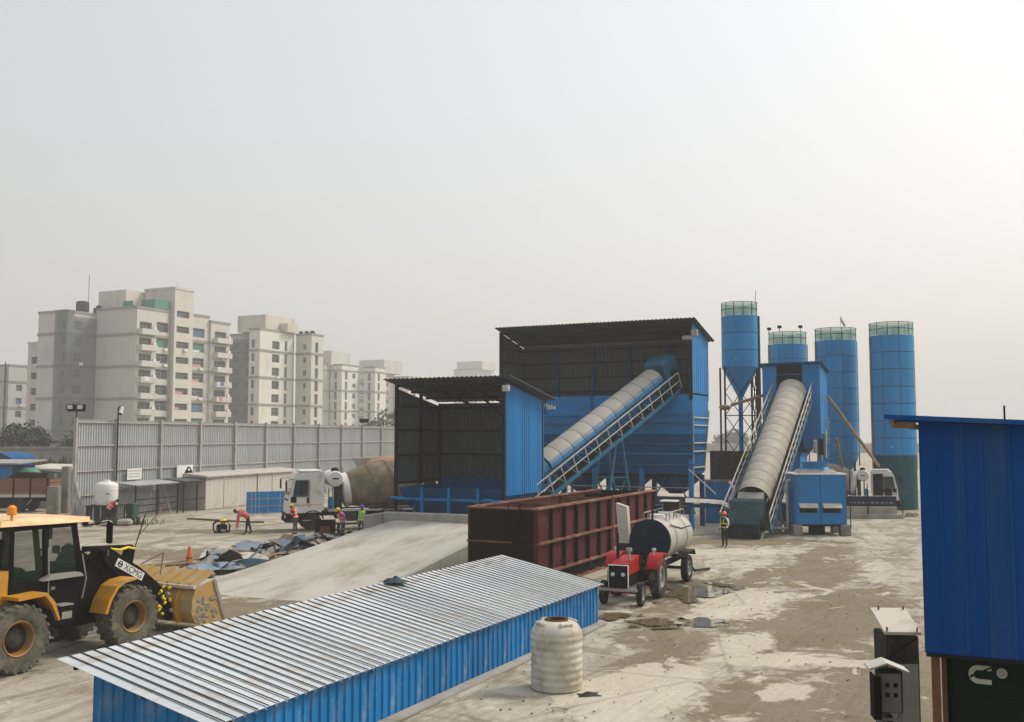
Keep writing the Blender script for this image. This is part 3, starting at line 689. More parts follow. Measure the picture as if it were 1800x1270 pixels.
for j, (x, y, hh, lab) in enumerate([(-64, 122, 6.2, 'dark leafy tree behind the boundary wall, cut by the photo edge'), (-57.5, 118, 7.2, 'bushy tree behind the wall below the far-left apartment wing'),
                                 (-51.5, 121, 6.0, 'rounded dark tree behind the wall midway to the fence'), (-46.5, 117, 5.9, 'low dark tree behind the wall nearest the fence end')]):
    tree('leafy_tree', lab, (x, y, 0), [((0, 0, hh - 2), (3.2, 3, 2.0)), ((2.1, .5, hh - 2.7), (2.4, 2.2, 1.7)), ((-2.2, -.3, hh - 2.8), (2.3, 2.2, 1.7)), ((.5, -1, hh - 3.6), (2.8, 2.5, 1.5))], 'leaf_dark', .26, hh - 2.5, 900, 'trees beyond the boundary wall')
b = MB()
for _ in range(2600):
    x = random.uniform(-50, -37.2); y = random.uniform(86, 94); hh = (2.4 + 1.4 * math.exp(-((x + 43) / 4) ** 2)) * random.uniform(.3, 1) * (.5 + .5 * (y - 86) / 8)
    dx, dy = random.uniform(-.5, .5), random.uniform(-.3, .3); w_ = random.uniform(.08, .2)
    b.add([(x, y, 0), (x + w_, y, 0), (x + w_ + dx, y + dy, hh), (x + dx, y + dy, hh * .96)], [(0, 1, 2, 3)])
    leaf = V((x + dx, y + dy, hh))
tag(b.build('dry_scrub', 'leaf_dry'), 'yellow-green dry scrub growing before the boundary wall', 'scrub', kind='stuff')
# far trees in the smog on the right horizon
tree('leafy_tree', 'faint hazy tree seen between the legs of the braced silo', (86, 390, 0), [((0, 0, 5), (5, 4, 3.5)), ((-3, 0, 4), (4, 4, 3)), ((4, 0, 3.6), (4, 4, 3))], 'leaf_dark', .6, 3, 350)
w = MB().box(20, 330, 0, 150, 331, 3.0)
tag(w.build('boundary_wall', 'concrete'), 'faint far wall closing the plain on the horizon', 'wall')
tree('leafy_tree', 'hazy grey treetop behind fence beside the open shed', (-26, 210, 0), [((0, 0, 7), (4.2, 4, 3.6)), ((3.4, 0, 8.8), (3.2, 3, 2.8)), ((-3, 1, 6), (3, 3, 2.4))], 'leaf_dark', .4, 5, 500)
# tin huts and low white shed
h_ = thing('tin_hut', 'blue tin hut with flat grey roof behind the stake-sided lorry', 'hut', (-40.6, 79, 0), R(-8))
sheets(h_, 'wall_sheet', (-3.5, 0, 0), (1, 0, 0), (0, 0, 1), 5.0, (0, 0), (3.2, 3.2), 'blue_sheet', sw=1.0, pitch=.5, depth=-.02)
MB().box(-3.4, .05, 0, 1.45, 3, 3.15).build('core', 'blue_dark', h_)
MB().add([(-3.8, -.5, 3.25), (2.3, -.5, 3.25), (2.3, 3.2, 3.45), (-3.8, 3.2, 3.45), (-3.8, -.5, 3.35), (2.3, -.5, 3.35), (2.3, 3.2, 3.56), (-3.8, 3.2, 3.56)],
         [(0, 3, 2, 1), (4, 5, 6, 7), (0, 1, 5, 4), (1, 2, 6, 5), (2, 3, 7, 6), (3, 0, 4, 7)]).build('roof', 'steel_grey', h_)
h_ = thing('tin_hut', 'blue arched-roof tin hut peeping over the flat-roofed hut', 'hut', (-42.0, 84, 0), R(-8))
MB().box(-3, 0, 0, .15, 3, 3.5).build('wall', 'blue_dark', h_)
b = MB()
for i in range(8):
    a0, a1 = math.pi * i / 8, math.pi * (i + 1) / 8
    f = lambda a: (-1.4 - 1.7 * math.cos(a), 3.5 + .6 * math.sin(a))
    (x0, z0), (x1, z1) = f(a0), f(a1)
    b.add([(x0, -.2, z0), (x1, -.2, z1), (x1, 3.2, z1), (x0, 3.2, z0)], [(0, 1, 2, 3)])
b.add([(-1.4 - 1.6 * math.cos(math.pi * i / 8), -.01, 3.45 + .55 * math.sin(math.pi * i / 8)) for i in range(9)], [tuple(range(9))])
b.build('roof', 'blue_dark', h_)
h_ = thing('low_shed', 'low whitewashed open shed with pale roof behind the lorry', 'shed', (-38.9, 81, 0), R(-10))
MB().box(0, 1.2, 0, 2.2, 3.5, 2.5).box(0, .2, 0, .25, 1.2, 2.5).build('wall', 'white_paint', h_)
MB().box(2.2, 2.6, 0, 5.0, 2.8, 2.4).build('back_wall', 'wall_grey', h_)
for x in (2.3, 4.8): MB().box(x, 0, 0, x + .15, .15, 2.5).build('post', 'white_paint', h_)
MB().add([(-.6, -.3, 2.75), (5.2, -.3, 2.65), (5.2, 3.6, 2.9), (-.6, 3.6, 3.0), (-.6, -.3, 2.9), (5.2, -.3, 2.8), (5.2, 3.6, 3.05), (-.6, 3.6, 3.15)],
         [(0, 3, 2, 1), (4, 5, 6, 7), (0, 1, 5, 4), (1, 2, 6, 5), (2, 3, 7, 6), (3, 0, 4, 7)]).build('roof', 'cream', h_)
b = MB().ell((-38.6, 80, 2.2), (1.3, 1, .8), 12, 8, jit=.04)
tag(b.build('tarpaulin_heap', 'pane_green'), 'green tarpaulin heap between blue hut and white shed', 'tarpaulin')
b = MB().prism([(-1.3, 0), (1.5, 0), (1.9, .9), (.2, 1.0), (-1.0, .3)], -.8, .8, T((-37.9, 77.5, 1.7)) @ RZ(R(-6)))
b.box(-39.2, 76.8, 0, -36.5, 78.2, 1.68)
tag(b.build('scrap_skip', 'maroon_dark'), 'dark red sloping skip behind the lorry side boards', 'skip')
for (x, y, w_, h2, lab) in [(-31.75, 71.5, .5, 3.3, 'brown-stained concrete pier at the end of the grey fence'), (-32.2, 70.6, .8, 1.95, 'lower stained concrete stub before the fence-end pier')]:
    b = MB().bbox(x - w_ / 2, y, 0, x + w_ / 2, y + .6, h2, .04)
    tag(b.build('concrete_pier', 'concrete_dark'), lab, 'pier')
# ================================================================ THE BATCHING PLANT
# ---------------------------------------------------------------- long low shed in the foreground
N = thing('low_shed', 'long low blue shed with ribbed zinc lean-to roof in the foreground', 'shed', (2.48, 29.7, 0), -R(26.3))
L, W = 15.55, 2.84
sheets(N, 'wall_sheet', (0, -L, 0), (0, 1, 0), (0, 0, 1), L, (.02, .02), (1.10, 1.10), 'blue_shed', sw=1.0, pitch=.25, depth=-.035)
sheets(N, 'wall_sheet', (-W, -L, 0), (1, 0, 0), (0, 0, 1), W, (.02, .02), (1.66, 1.08), 'blue_shed', sw=.95, pitch=.24, depth=-.035)
sheets(N, 'wall_sheet', (-W, 0, 0), (1, 0, 0), (0, 0, 1), W, (.02, .02), (1.66, 1.08), 'blue_shed', sw=.95, pitch=.24, depth=.035)
sheets(N, 'wall_sheet', (-W, -L, 0), (0, 1, 0), (0, 0, 1), L, (.02, .02), (1.66, 1.66), 'blue_shed', sw=1.0, pitch=.25, depth=.035)
rz_ = V((W + .55, 0, -.68)).normalized()
sheets(N, 'roof_sheet', (-W - .36, -L - .45, 1.80), (0, 1, 0), tuple(-rz_), L + .62, (-3.42, -3.42), (0, 0), 'zinc', sw=1.01, pitch=.2526, depth=.045, rib=.2)
rl = MB().bar((0, 0, 0), (W + .52, 0, -.655), .022, .012).mesh('dark_strip', 'grime')  # narrow dark strip, one along each roof rib
for k in range(64): link('dark_strip', rl, N, T((-W - .34, -L - .45 + (L + .62) / 64 * (k + .97), 1.803)))
for k in range(5):
    v = -L + .1 + k * (L - .2) / 4
    MB().bar((-W + .03, v, 1.60), (.02, v, 1.02), .06, .08).build('rafter', 'dark_steel', N)
for u, z in ((-W - .12, 1.66), (-W / 2, 1.37), (-.06, 1.08)):
    MB().box(u - .03, -L - .3, z - .05, u + .03, .1, z + .01).build('purlin', 'dark_steel', N)
b = MB().box(-W, -L, 0, 0, 0, .015)
b.build('floor_slab', 'concrete_dark', N)
MB().box(.02, -L, 0, .30, .1, .05).build('plinth', 'concrete', N)
# rag on the roof
def rag(name, label, cat, loc, r, m, seed, rz=0, h=.5):
    n = 14; b = MB(); vs = []
    for j in range(n + 1):
        for i in range(n + 1):
            x = (i / n - .5) * 2; y = (j / n - .5) * 2
            k = max(0, 1 - (x * x + y * y) ** .5 * .9)
            z = (noise.noise(V((x * 2.3 + seed, y * 2.3, seed))) * .5 + .5) * k * h + .01 + k * h * .3
            wob = 1 + .35 * noise.noise(V((x * 1.3, y * 1.3, seed + 5)))
            vs.append((x * r[0] * wob, y * r[1] * wob, z))
    b.add(vs, [(j * (n + 1) + i, j * (n + 1) + i + 1, (j + 1) * (n + 1) + i + 1, (j + 1) * (n + 1) + i) for j in range(n) for i in range(n)])
    o = b.build(name, m, smooth=True); o.location = loc; o.rotation_euler = (0, 0, rz)
    return tag(o, label, cat)
q = yard((2.48, 29.7), -W - .15, -6.2, 1.80, -R(26.3))
o = rag('crumpled_rag', 'dark crumpled rag lying on the upper edge of the zinc roof', 'rag', q, (.32, .22), 'tarp_dark', 3.3, .4, .2)

# ---------------------------------------------------------------- round white tank
K = thing('water_tank', 'round dirty white ribbed plastic tank with open top beside the low shed', 'water tank', (.97, 22.2, 0))
prof = [(.50, 0.0), (.545, .02), (.55, .10)]
z = .10
for k in range(7):
    prof += [(.55, z + .02), (.565, z + .05), (.565, z + .09), (.545, z + .125), (.545, z + .15)]; z += .155
prof += [(.548, z + .02), (.53, z + .08), (.47, z + .17), (.38, z + .235), (.27, z + .265), (.235, z + .27)]
tb = MB().lathe(prof, 48, close=False)
tb.v = [(x * (1 + .012 * noise.noise(V((x * 3, y * 3, zz * 2)))), y * (1 + .02 * noise.noise(V((y * 3, x * 3, zz * 2 + 4)))), zz + .012 * noise.noise(V((x * 2, y * 2, zz))) * (zz > .2)) for x, y, zz in tb.v]
tb.build('body', 'white_tank', K, smooth=True)
MB().lathe([(.215, z + .23), (.215, z + .30), (.25, z + .305), (.262, z + .29), (.26, z + .255), (.235, z + .25)], 36, close=False).build('rim', 'rust_inner', K, smooth=True)
MB().lathe([(.0, .3), (.2, .3), (.216, z + .26)], 24, close=False).build('inside', 'grime', K)
for a in range(4):
    an = a * math.pi / 2 + .5
    MB().bbox(-.05, -.16, -.03, .05, .16, .05, .02, RZ(an) @ T((.40, 0, z + .215)) @ RY(R(28))).build('shoulder_lug', 'white_tank', K)
rag('dirt_clod', 'small dark clod of mud on ground right of the white tank', 'mud', (1.62, 21.6, 0), (.22, .14), 'grime', 8.1, .2, .08)

# ---------------------------------------------------------------- generator canopy on the right
G = thing('generator_canopy', 'tall shade-darkened blue sheet canopy filling the right edge above the generator', 'canopy', (5.28, 13.0, 0), YA)
sheets(G, 'wall_sheet', (0, 0, 0), (1, 0, 0), (0, 0, 1), 5.2, (2.70, 2.70), (5.64, 5.36), 'shaded_blue_sheet', sw=1.04, pitch=.26, depth=-.014, rib=.2, lap=-.03)
sheets(G, 'wall_sheet', (0, 0, 0), (0, 1, 0), (0, 0, 1), 4.0, (2.70, 2.70), (5.62, 5.62), 'shaded_blue_sheet', sw=1.0, pitch=.25, depth=.03)
sheets(G, 'roof_sheet', (-.42, -.25, 5.71), (0, 1, 0), (-1, 0, .052), 4.6, (-6.1, -6.1), (0, 0), 'shaded_blue_sheet', sw=1.0, pitch=.25, depth=.03)
MB().add([(-.40, -.27, 5.67), (5.4, -.27, 5.37), (5.4, -.22, 5.37), (-.40, -.22, 5.67), (-.40, -.27, 5.73), (5.4, -.27, 5.43), (5.4, -.22, 5.43), (-.40, -.22, 5.73)],
         [(0, 3, 2, 1), (4, 5, 6, 7), (0, 1, 5, 4), (1, 2, 6, 5), (2, 3, 7, 6), (3, 0, 4, 7)]).build('eave_trim', 'shaded_blue_sheet', G)
MB().bar((-.34, .05, 5.60), (-.06, .05, 5.585), .07, .08).bar((-.34, 3.5, 5.60), (-.06, 3.5, 5.585), .07, .08).box(-.36, -.1, 5.60, -.30, 4.2, 5.66).build('eave_bracket', 'wood', G)
for u in (.05, 5.0):
    for v in (.05, 3.9): MB().box(u, v, 0, u + .1, v + .1, 5.3).build('post', 'rust', G)
for z in (2.85, 3.75, 4.65, 5.2):
    sb_ = MB()
    for k in range(20): sb_.tube((.13 + k * .26, -.020, z), (.13 + k * .26, .0, z), .008, n=6)
    tag(sb_.build('screw_row', 'blue_dark', G), kind='stuff')
MB().box(.0, -.045, 2.66, 5.2, .0, 2.70).build('bottom_trim', 'dark_steel', G)
MB().tube((1.0, .6, 5.5), (1.0, .6, 5.85), .012, n=6).build('aerial_rod', 'dark_steel', G)
E = thing('generator_set', 'dark green generator housing with pale C emblem under the blue canopy', 'generator', yard((5.28, 13.0), .22, .28), YA)
MB().bbox(0, 0, .25, 4.6, 3.2, 2.64, .05).build('housing', 'genset_green', E)
MB().box(-.06, -.03, 0, .0, .12, 2.64).build('edge_post', 'rust', E)
MB().box(.03, -.02, .15, 4.5, 3.1, .25).build('base_frame', 'black', E)
MB().box(.30, -.012, .40, 1.35, -.002, 2.15).build('door', 'genset_green', E)
em = MB()
def arcband(b, cx, cz, r0, r1, a0, a1, y0, y1, n=14):
    for i in range(n):
        p, q_ = a0 + (a1 - a0) * i / n, a0 + (a1 - a0) * (i + 1) / n
        b.prism([(cx + r0 * math.cos(p), cz + r0 * math.sin(p)), (cx + r1 * math.cos(p), cz + r1 * math.sin(p)), (cx + r1 * math.cos(q_), cz + r1 * math.sin(q_)), (cx + r0 * math.cos(q_), cz + r0 * math.sin(q_))], y0, y1)
arcband(em, .37, 2.43, .055, .115, R(90), R(270), -.02, -.004)
em.box(.37, -.02, 2.485, .52, -.004, 2.545).box(.37, -.02, 2.315, .52, -.004, 2.375)
em.build('emblem', 'logo_pale', E)
MB().prism([(.27, 2.41), (.53, 2.545), (.53, 2.525), (.27, 2.38)], -.028, -.021).build('emblem_slash', 'genset_green', E)
MB().tube((.64, -.02, 2.47), (.64, -.002, 2.47), .062, n=20).build('round_badge', 'logo_pale', E)
MB().tube((.64, -.026, 2.47), (.64, -.021, 2.47), .045, n=20).build('badge_face', 'steel_grey', E)
MB().tube((1.0, -.03, 1.3), (1.0, -.002, 1.3), .05, n=14).build('red_button', 'rust', E)
# electric cabinets
C = thing('switch_cabinet', 'tall dusty grey switch cabinet with pale sloping hood beside the generator canopy', 'cabinet', (6.60, 18.0, 0), -R(4))
MB().bbox(0, 0, .08, .57, .75, 1.93, .015).build('body', 'grime', C)
MB().box(.03, -.012, .2, .54, -.002, 1.45).build('door', 'steel_grey', C)
hood = [(-.03, -.05, 1.96), (.60, -.05, 1.96), (.60, .80, 2.24), (-.03, .80, 2.24), (-.03, -.05, 2.01), (.60, -.05, 2.01), (.60, .80, 2.29), (-.03, .80, 2.29)]
MB().add(hood, [(0, 3, 2, 1), (4, 5, 6, 7), (0, 1, 5, 4), (1, 2, 6, 5), (2, 3, 7, 6), (3, 0, 4, 7)]).build('hood', 'cream', C)
for x, y, z in ((.02, -.02, 2.03), (.54, -.02, 2.03), (.10, .74, 2.27), (.54, .74, 2.27)): MB().tube((x, y, z - .03), (x, y, z + .06), .016, n=6).build('hood_bolt', 'rust', C)
MB().box(.0, .0, 0, .06, .06, .08).box(.5, 0, 0, .56, .06, .08).box(0, .68, 0, .06, .74, .08).box(.5, .68, 0, .56, .74, .08).build('foot', 'black', C)
MB().bar((.03, -.02, 1.55), (.53, -.02, 1.90), .01, .02).build('door_strip', 'black', C)
C = thing('control_box', 'small grey control box with gable hood and open door on a stand', 'control box', (6.02, 16.9, 0), -R(8))
MB().bbox(.04, 0, .90, .42, .28, 1.58, .012).build('body', 'grime', C)
MB().box(.05, -.022, .92, .385, -.002, 1.54).build('front_plate', 'steel_grey', C)
for x in (.17, .30):
    for z in (1.36, 1.20): MB().box(x - .03, -.034, z - .035, x + .03, -.023, z + .035).build('meter', 'black', C)
MB().add([(-.12, -.10, 1.60), (.16, -.10, 1.70), (.16, .36, 1.70), (-.12, .36, 1.60), (.52, -.10, 1.56), (.52, .36, 1.56)] + [(-.12, -.10, 1.63), (.16, -.10, 1.73), (.16, .36, 1.73), (-.12, .36, 1.63), (.52, -.10, 1.59), (.52, .36, 1.59)],
         [(0, 3, 2, 1), (1, 2, 5, 4), (6, 7, 8, 9), (7, 10, 11, 8), (0, 1, 7, 6), (1, 4, 10, 7), (4, 5, 11, 10), (5, 2, 8, 11), (2, 3, 9, 8), (3, 0, 6, 9)]).build('hood', 'cream', C)
MB().box(-.10, -.30, .86, .02, -.27, 1.56).box(-.10, -.27, .86, -.07, .02, 1.56).build('open_door', 'black_matte', C)
for x in (.05, .37): MB().box(x, .0, 0, x + .04, .04, .90).box(x, .22, 0, x + .04, .26, .90).build('stand_leg', 'steel_grey', C)
MB().box(.09, .0, .78, .37, .03, .82).box(.09, 0, .35, .37, .03, .39).build('stand_brace', 'steel_grey', C)
MB().tube((.22, .10, .40), (.22, .10, .85), .05, n=8).build('cable_bundle', 'black', C)
# rubble heap at cabinet foot
for k in range(16):
    s = random.uniform(.05, .13); x, y = 7.35 + random.uniform(-.12, .5), 18.6 + random.uniform(-.9, 1.6)
    b = MB().ell((0, 0, 0), (s, s * random.uniform(.6, 1), s * .7), 7, 5, jit=.16)
    o = b.build('rubble_stone', 'stone'); o.location = (x, y, s * .55)
    tag(o, 'small grey rubble stone heaped between cabinet and generator canopy', 'stone', 'rubble by the cabinet')

# ---------------------------------------------------------------- maroon steel settling tank
S = thing('steel_tank', 'long open-topped maroon ribbed steel tank in the middle of the yard', 'steel tank', (.82, 35.9, 0), YA)
TL, TW, TH = 13.8, 2.7, 2.84
MB().box(-.06, 0, .55, 0, TL, TH - .02).build('side_wall', 'maroon', S)
MB().box(-TW, 0, .55, -TW + .06, TL, TH - .02).build('side_wall', 'maroon', S)
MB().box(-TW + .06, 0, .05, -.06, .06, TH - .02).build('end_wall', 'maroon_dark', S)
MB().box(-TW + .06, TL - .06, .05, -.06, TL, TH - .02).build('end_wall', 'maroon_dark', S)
MB().box(-TW + .06, .06, 1.6, -.06, TL - .06, 1.65).build('floor_plate', 'rust_inner', S)
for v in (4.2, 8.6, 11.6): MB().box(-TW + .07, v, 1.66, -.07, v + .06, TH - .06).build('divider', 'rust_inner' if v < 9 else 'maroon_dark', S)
MB().box(-.10, -.04, TH - .02, .16, TL + .04, TH + .05).build('top_rail', 'maroon_light', S)
MB().box(-TW - .04, -.04, TH - .02, -TW + .10, TL + .04, TH + .05).build('top_rail', 'maroon_light', S)
MB().box(-TW + .10, -.06, TH - .02, -.10, .10, TH + .045).build('end_rail', 'maroon_light', S)
for z in (1.62, .55): MB().box(.0, 0, z - .04, .16, TL, z + .04).build('belt_rail', 'maroon_light', S)
MB().box(-TW, -.10, 1.62, -.9, -.003, 1.68).build('belt_rail', 'rust', S)
nr = 12
for k in range(nr):
    v = .02 + k * (TL - .14) / (nr - 1)
    MB().box(.0, v, 1.66, .12, v + .10, TH - .02).build('rib', 'maroon_dark' if k else 'maroon', S)  # darker maroon puts the shade of the ribs' unlit sides into the colour
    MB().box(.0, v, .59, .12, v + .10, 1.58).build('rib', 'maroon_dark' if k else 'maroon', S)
for k in range(12):
    v = .6 + k * 1.12
    MB().add([(-.02, v, .51), (-.02, v + .9, .51), (-.02, v + .45, 0), (.02, v, .51), (.02, v + .9, .51), (.02, v + .45, 0)], [(0, 1, 2), (5, 4, 3), (0, 2, 5, 3), (2, 1, 4, 5)]).build('gusset', 'maroon_dark', S)
MB().box(-TW, 0, 0, -TW + .1, TL, .55).box(.0, 0, .0, .1, TL, .06).build('skid', 'maroon_light', S)
ld = MB()
for x in (-1.0, -.55): ld.tube((x, -.10, 1.0), (x, -.10, TH + .18), .022, n=6).tube((x, -.10, TH + .18), (x, .16, TH + .18), .022, n=6)
for k in range(6): ld.tube((-1.0, -.10, 1.1 + k * .33), (-.55, -.10, 1.1 + k * .33), .018, n=6)
ld.build('ladder', 'maroon_dark', S)
MB().box(.17, 7.6, .1, .22, 7.68, TH + .12).build('mid_post', 'maroon_light', S)

# ---------------------------------------------------------------- concrete loading ramp
RA = thing('concrete_ramp', 'wide pale concrete ramp rising to the feed hopper', 'ramp', (-3.0, 46.8, 0), -R(24))
def ramp_z(s): s = max(0, min(1, s)); return 1.45 * (s * s * (3 - 2 * s) * .35 + s * .65)
nb, ns_ = 26, 12
b = MB(); vs_ = []
for j in range(nb + 1):
    s = j / nb; v = -14.0 + 14.0 * s
    wl = -3.3 - 1.0 * (1 - s) ** 2; wr = 3.3 + .1 * (1 - s)
    for i in range(ns_ + 1):
        u = wl + (wr - wl) * i / ns_
        z = ramp_z(s) + noise.noise(V((u * .6, v * .5, 2))) * .035 * min(1, 4 * s)
        if i == 0: z -= .12
        vs_.append((u, v, z + .012 - .07 * max(0, 1 - s * 9)))
b.add(vs_, [(j * (ns_ + 1) + i, j * (ns_ + 1) + i + 1, (j + 1) * (ns_ + 1) + i + 1, (j + 1) * (ns_ + 1) + i) for j in range(nb) for i in range(ns_)])
M['ramp'] = mat('ramp', (.45, .43, .38), (.39, .37, .32), .9, .92, dirt=(.26, .235, .18), damt=.50, dscale=.8, bump=.5, bscale=7, stretch=(1, .35, 1))
b.build('surface', 'ramp', RA, smooth=True)
for sgn, m_ in ((1, 'concrete'), (-1, 'concrete')):
    b = MB(); n0 = []
    for j in range(nb + 1):
        s = j / nb; v = -14.0 + 14.0 * s
        u = (3.3 + .1 * (1 - s)) if sgn > 0 else (-3.3 - 1.0 * (1 - s) ** 2)
        n0 += [(u, v, 0), (u + sgn * .22, v, 0), (u + sgn * .22, v, ramp_z(s) + (.10 * min(1, s * 4) - .03 if sgn > 0 else -.22)), (u, v, ramp_z(s) + (.10 * min(1, s * 4) - .03 if sgn > 0 else -.22))]
    b.add(n0, [(4 * j + k, 4 * j + (k + 1) % 4, 4 * j + 4 + (k + 1) % 4, 4 * j + 4 + k) for j in range(nb) for k in range(4)] + [(0, 1, 2, 3), (4 * nb + 3, 4 * nb + 2, 4 * nb + 1, 4 * nb)])
    b.build('side_wall', m_, RA)
MB().bbox(-3.5, .02, 0, 3.5, .35, 1.85, .05).bbox(-3.75, -1.3, .8, -3.52, .35, 1.78, .04).build('end_kerb', 'concrete', RA)

# ---------------------------------------------------------------- feed hopper shed
U = thing('hopper_shed', 'open-fronted blue sheet shed over the feed hopper at the ramp head', 'shed', (-.33, 47.6, 0), YA)
UW, UD = 6.1, 4.5
sheets(U, 'wall_sheet', (0, 0, 0), (0, 1, 0), (0, 0, 1), UD, (2.62, 2.62), (8.02, 7.25), 'blue_sheet', sw=.9, pitch=.225, depth=-.03)
sheets(U, 'liner_sheet', (-UW, 0, 0), (0, 1, 0), (0, 0, 1), UD, (3.05, 3.05), (7.85, 7.05), 'zinc_dull_shaded', sw=.9, pitch=.225, depth=-.03)
sheets(U, 'liner_sheet', (-UW, UD, 0), (1, 0, 0), (0, 0, 1), UW, (3.05, 3.05), (7.2, 7.2), 'zinc_dull_shaded', sw=1.02, pitch=.255, depth=.03)
sheets(U, 'roof_sheet', (-UW - .45, -.55, 8.28), (1, 0, 0), (0, -5.4, .93), UW + 1.0, (-5.75, -5.75), (0, 0), 'zinc_dull_shaded', sw=1.0, pitch=.25, depth=.04, rib=.5)
for u in (-UW + .06, -.06):
    MB().box(u - .07, -.07, 1.2, u + .07, .07, 8.05).build('column', 'dark_steel', U)
    MB().box(u - .07, UD - .17, 0, u + .07, UD - .03, 7.2).build('column', 'dark_steel', U)
MB().box(-UW + .06, 2.2, 3.0, -UW + .2, 2.34, 7.6).build('column', 'dark_steel', U)
MB().box(-2.0, UD - .22, 3.0, -1.86, UD - .08, 7.2).build('column', 'dark_steel', U)
MB().bar((-1.93, UD - .2, 6.2), (-2.6, UD - 1.6, 7.35), .09, .09).build('knee_brace', 'dark_steel', U)
for z in (3.15, 4.5, 5.75, 6.95):
    MB().box(-UW + .15, UD - .12, z - .05, -.12, UD - .05, z + .05).build('girt', 'dark_steel', U)
    MB().box(-UW + .07, .1, z - .05, -UW + .14, UD - .2, z + .05).build('girt', 'dark_steel', U)
for v in (.05, 1.5, 3.0): MB().box(-UW, v - .04, 7.90 - v * .172 , -.1, v + .04, 8.0 - v * .172).build('purlin', 'dark_steel', U)
for u in (-4.1, -2.0): MB().bar((u, 0, 7.88), (u, UD - .1, 7.1), .08, .1).build('rafter', 'dark_steel', U)
MB().bbox(.02, -.40, 7.55, .34, -.12, 7.86, .03).build('lamp_box', 'pale_steel', U)
MB().bbox(-.75, -.35, 7.35, -.05, -.12, 7.55, .03).build('lamp_bracket', 'dark_steel', U)
MB().bbox(.03, UD + .02, 6.95, .18, UD + .22, 7.15, .02).build('lamp_box', 'pale_steel', U)
Hh = thing('feed_hopper', 'dark blue funnel-shaped feed hopper on legs under the open shed', 'hopper', yard((-.33, 47.6), -3.0, 2.2), YA)
def frustum(b, a, z0, c, z1):
    vs = [(a[0], a[1], z0), (a[2], a[1], z0), (a[2], a[3], z0), (a[0], a[3], z0), (c[0], c[1], z1), (c[2], c[1], z1), (c[2], c[3], z1), (c[0], c[3], z1)]
    return b.add(vs, [(0, 1, 5, 4), (1, 2, 6, 5), (2, 3, 7, 6), (3, 0, 4, 7)])
frustum(MB(), (-1.2, -.8, 1.2, .9), .75, (-2.75, -1.75, 2.75, 2.1), 2.1).build('lower_cone', 'blue_dark', Hh)
frustum(MB(), (-2.75, -1.75, 2.75, 2.1), 2.1, (-2.95, -2.1, 2.95, 2.15), 2.92).build('upper_plate', 'blue_dark', Hh)
frustum(MB(), (-2.6, 1.9, 2.7, 2.0), 2.45, (-2.9, 2.0, 2.9, 2.1), 3.25).build('back_plate', 'blue_dark', Hh)
MB().box(-2.2, 1.5, 2.4, 2.0, 1.56, 2.98).build('splash_plate', 'blue_dark', Hh)
MB().box(-2.95, -2.2, 2.30, 2.95, -2.08, 2.42).build('front_beam', 'blue_steel', Hh)
for u in (-1.5, 0, 1.6): MB().box(u - .06, -2.32, 1.6, u + .06, -2.20, 2.95).build('stiffener', 'blue_steel', Hh)
for u in (-2.3, 2.5): MB().box(u - .08, -1.7, 0, u + .08, -1.54, 2.1).box(u - .08, 1.6, 0, u + .08, 1.76, 2.1).build('leg', 'teal_steel', Hh)
for u0, u1 in ((-3.2, -2.0), (2.0, 3.05)):
    MB().tube((u0, -2.4, 2.42), (u1, -2.4, 2.35), .07, n=8).build('bumper_bar', 'blue_steel', Hh)
MB().bar((-3.1, -2.0, 2.2), (-2.35, -1.6, .9), .07, .07).bar((-2.25, -1.6, 1.6), (-1.2, -1.2, .5), .07, .07).build('brace', 'teal_steel', Hh)

# ---------------------------------------------------------------- storage bin shed
BS = thing('bin_shed', 'tall blue shed open to the front, roofed over the aggregate bins', 'shed', (10.6, 58.8, 0), YA)
BW, BD = 12.6, 3.7
sheets(BS, 'wall_sheet', (0, 0, 0), (0, 1, 0), (0, 0, 1), BD, (8.0, 8.0), (12.15, 11.35), 'blue_sheet', sw=.92, pitch=.46, depth=-.03, rib=.2)
sheets(BS, 'liner_sheet', (-BW, 0, 0), (0, 1, 0), (0, 0, 1), BD, (7.6, 7.6), (12.1, 11.3), 'zinc_dull_shaded', sw=.92, pitch=.23, depth=-.03)
sheets(BS, 'liner_sheet', (-BW, BD, 0), (1, 0, 0), (0, 0, 1), BW, (7.6, 7.6), (11.35, 11.35), 'zinc_dull_shaded', sw=1.05, pitch=.26, depth=.03)
sheets(BS, 'roof_sheet', (-BW - .15, -.55, 12.36), (1, 0, 0), (0, -4.7, 1.0), BW + .5, (-4.9, -4.9), (0, 0), 'zinc_dull_shaded', sw=1.0, pitch=.25, depth=.04, rib=.5)
for u in (-BW + .08, -.08):
    MB().box(u - .09, -.09, 7.6, u + .09, .09, 12.1).build('column', 'dark_steel', BS)
for k in range(1, 5):
    u = -BW + k * BW / 5
    MB().box(u - .08, BD - .24, 7.4, u + .08, BD - .08, 11.3).build('column', 'blue_dark', BS)
for z in (8.35, 9.3, 10.25, 11.1):
    MB().box(-BW + .1, BD - .13, z - .04, -.1, BD - .05, z + .04).build('girt', 'dark_steel', BS)
    MB().box(-BW + .05, .1, z - .04, -BW + .12, BD - .2, z + .04).build('girt', 'dark_steel', BS)
for v in (.0, 1.2, 2.4): MB().box(-BW, v - .05, 11.93 - v * .215, -.12, v + .05, 12.05 - v * .215).build('purlin', 'dark_steel', BS)
MB().bbox(-.5, -.35, 11.1, .05, -.1, 11.35, .03).bbox(.03, -.3, 11.3, .4, -.02, 11.7, .03).build('lamp_box', 'steel_grey', BS)
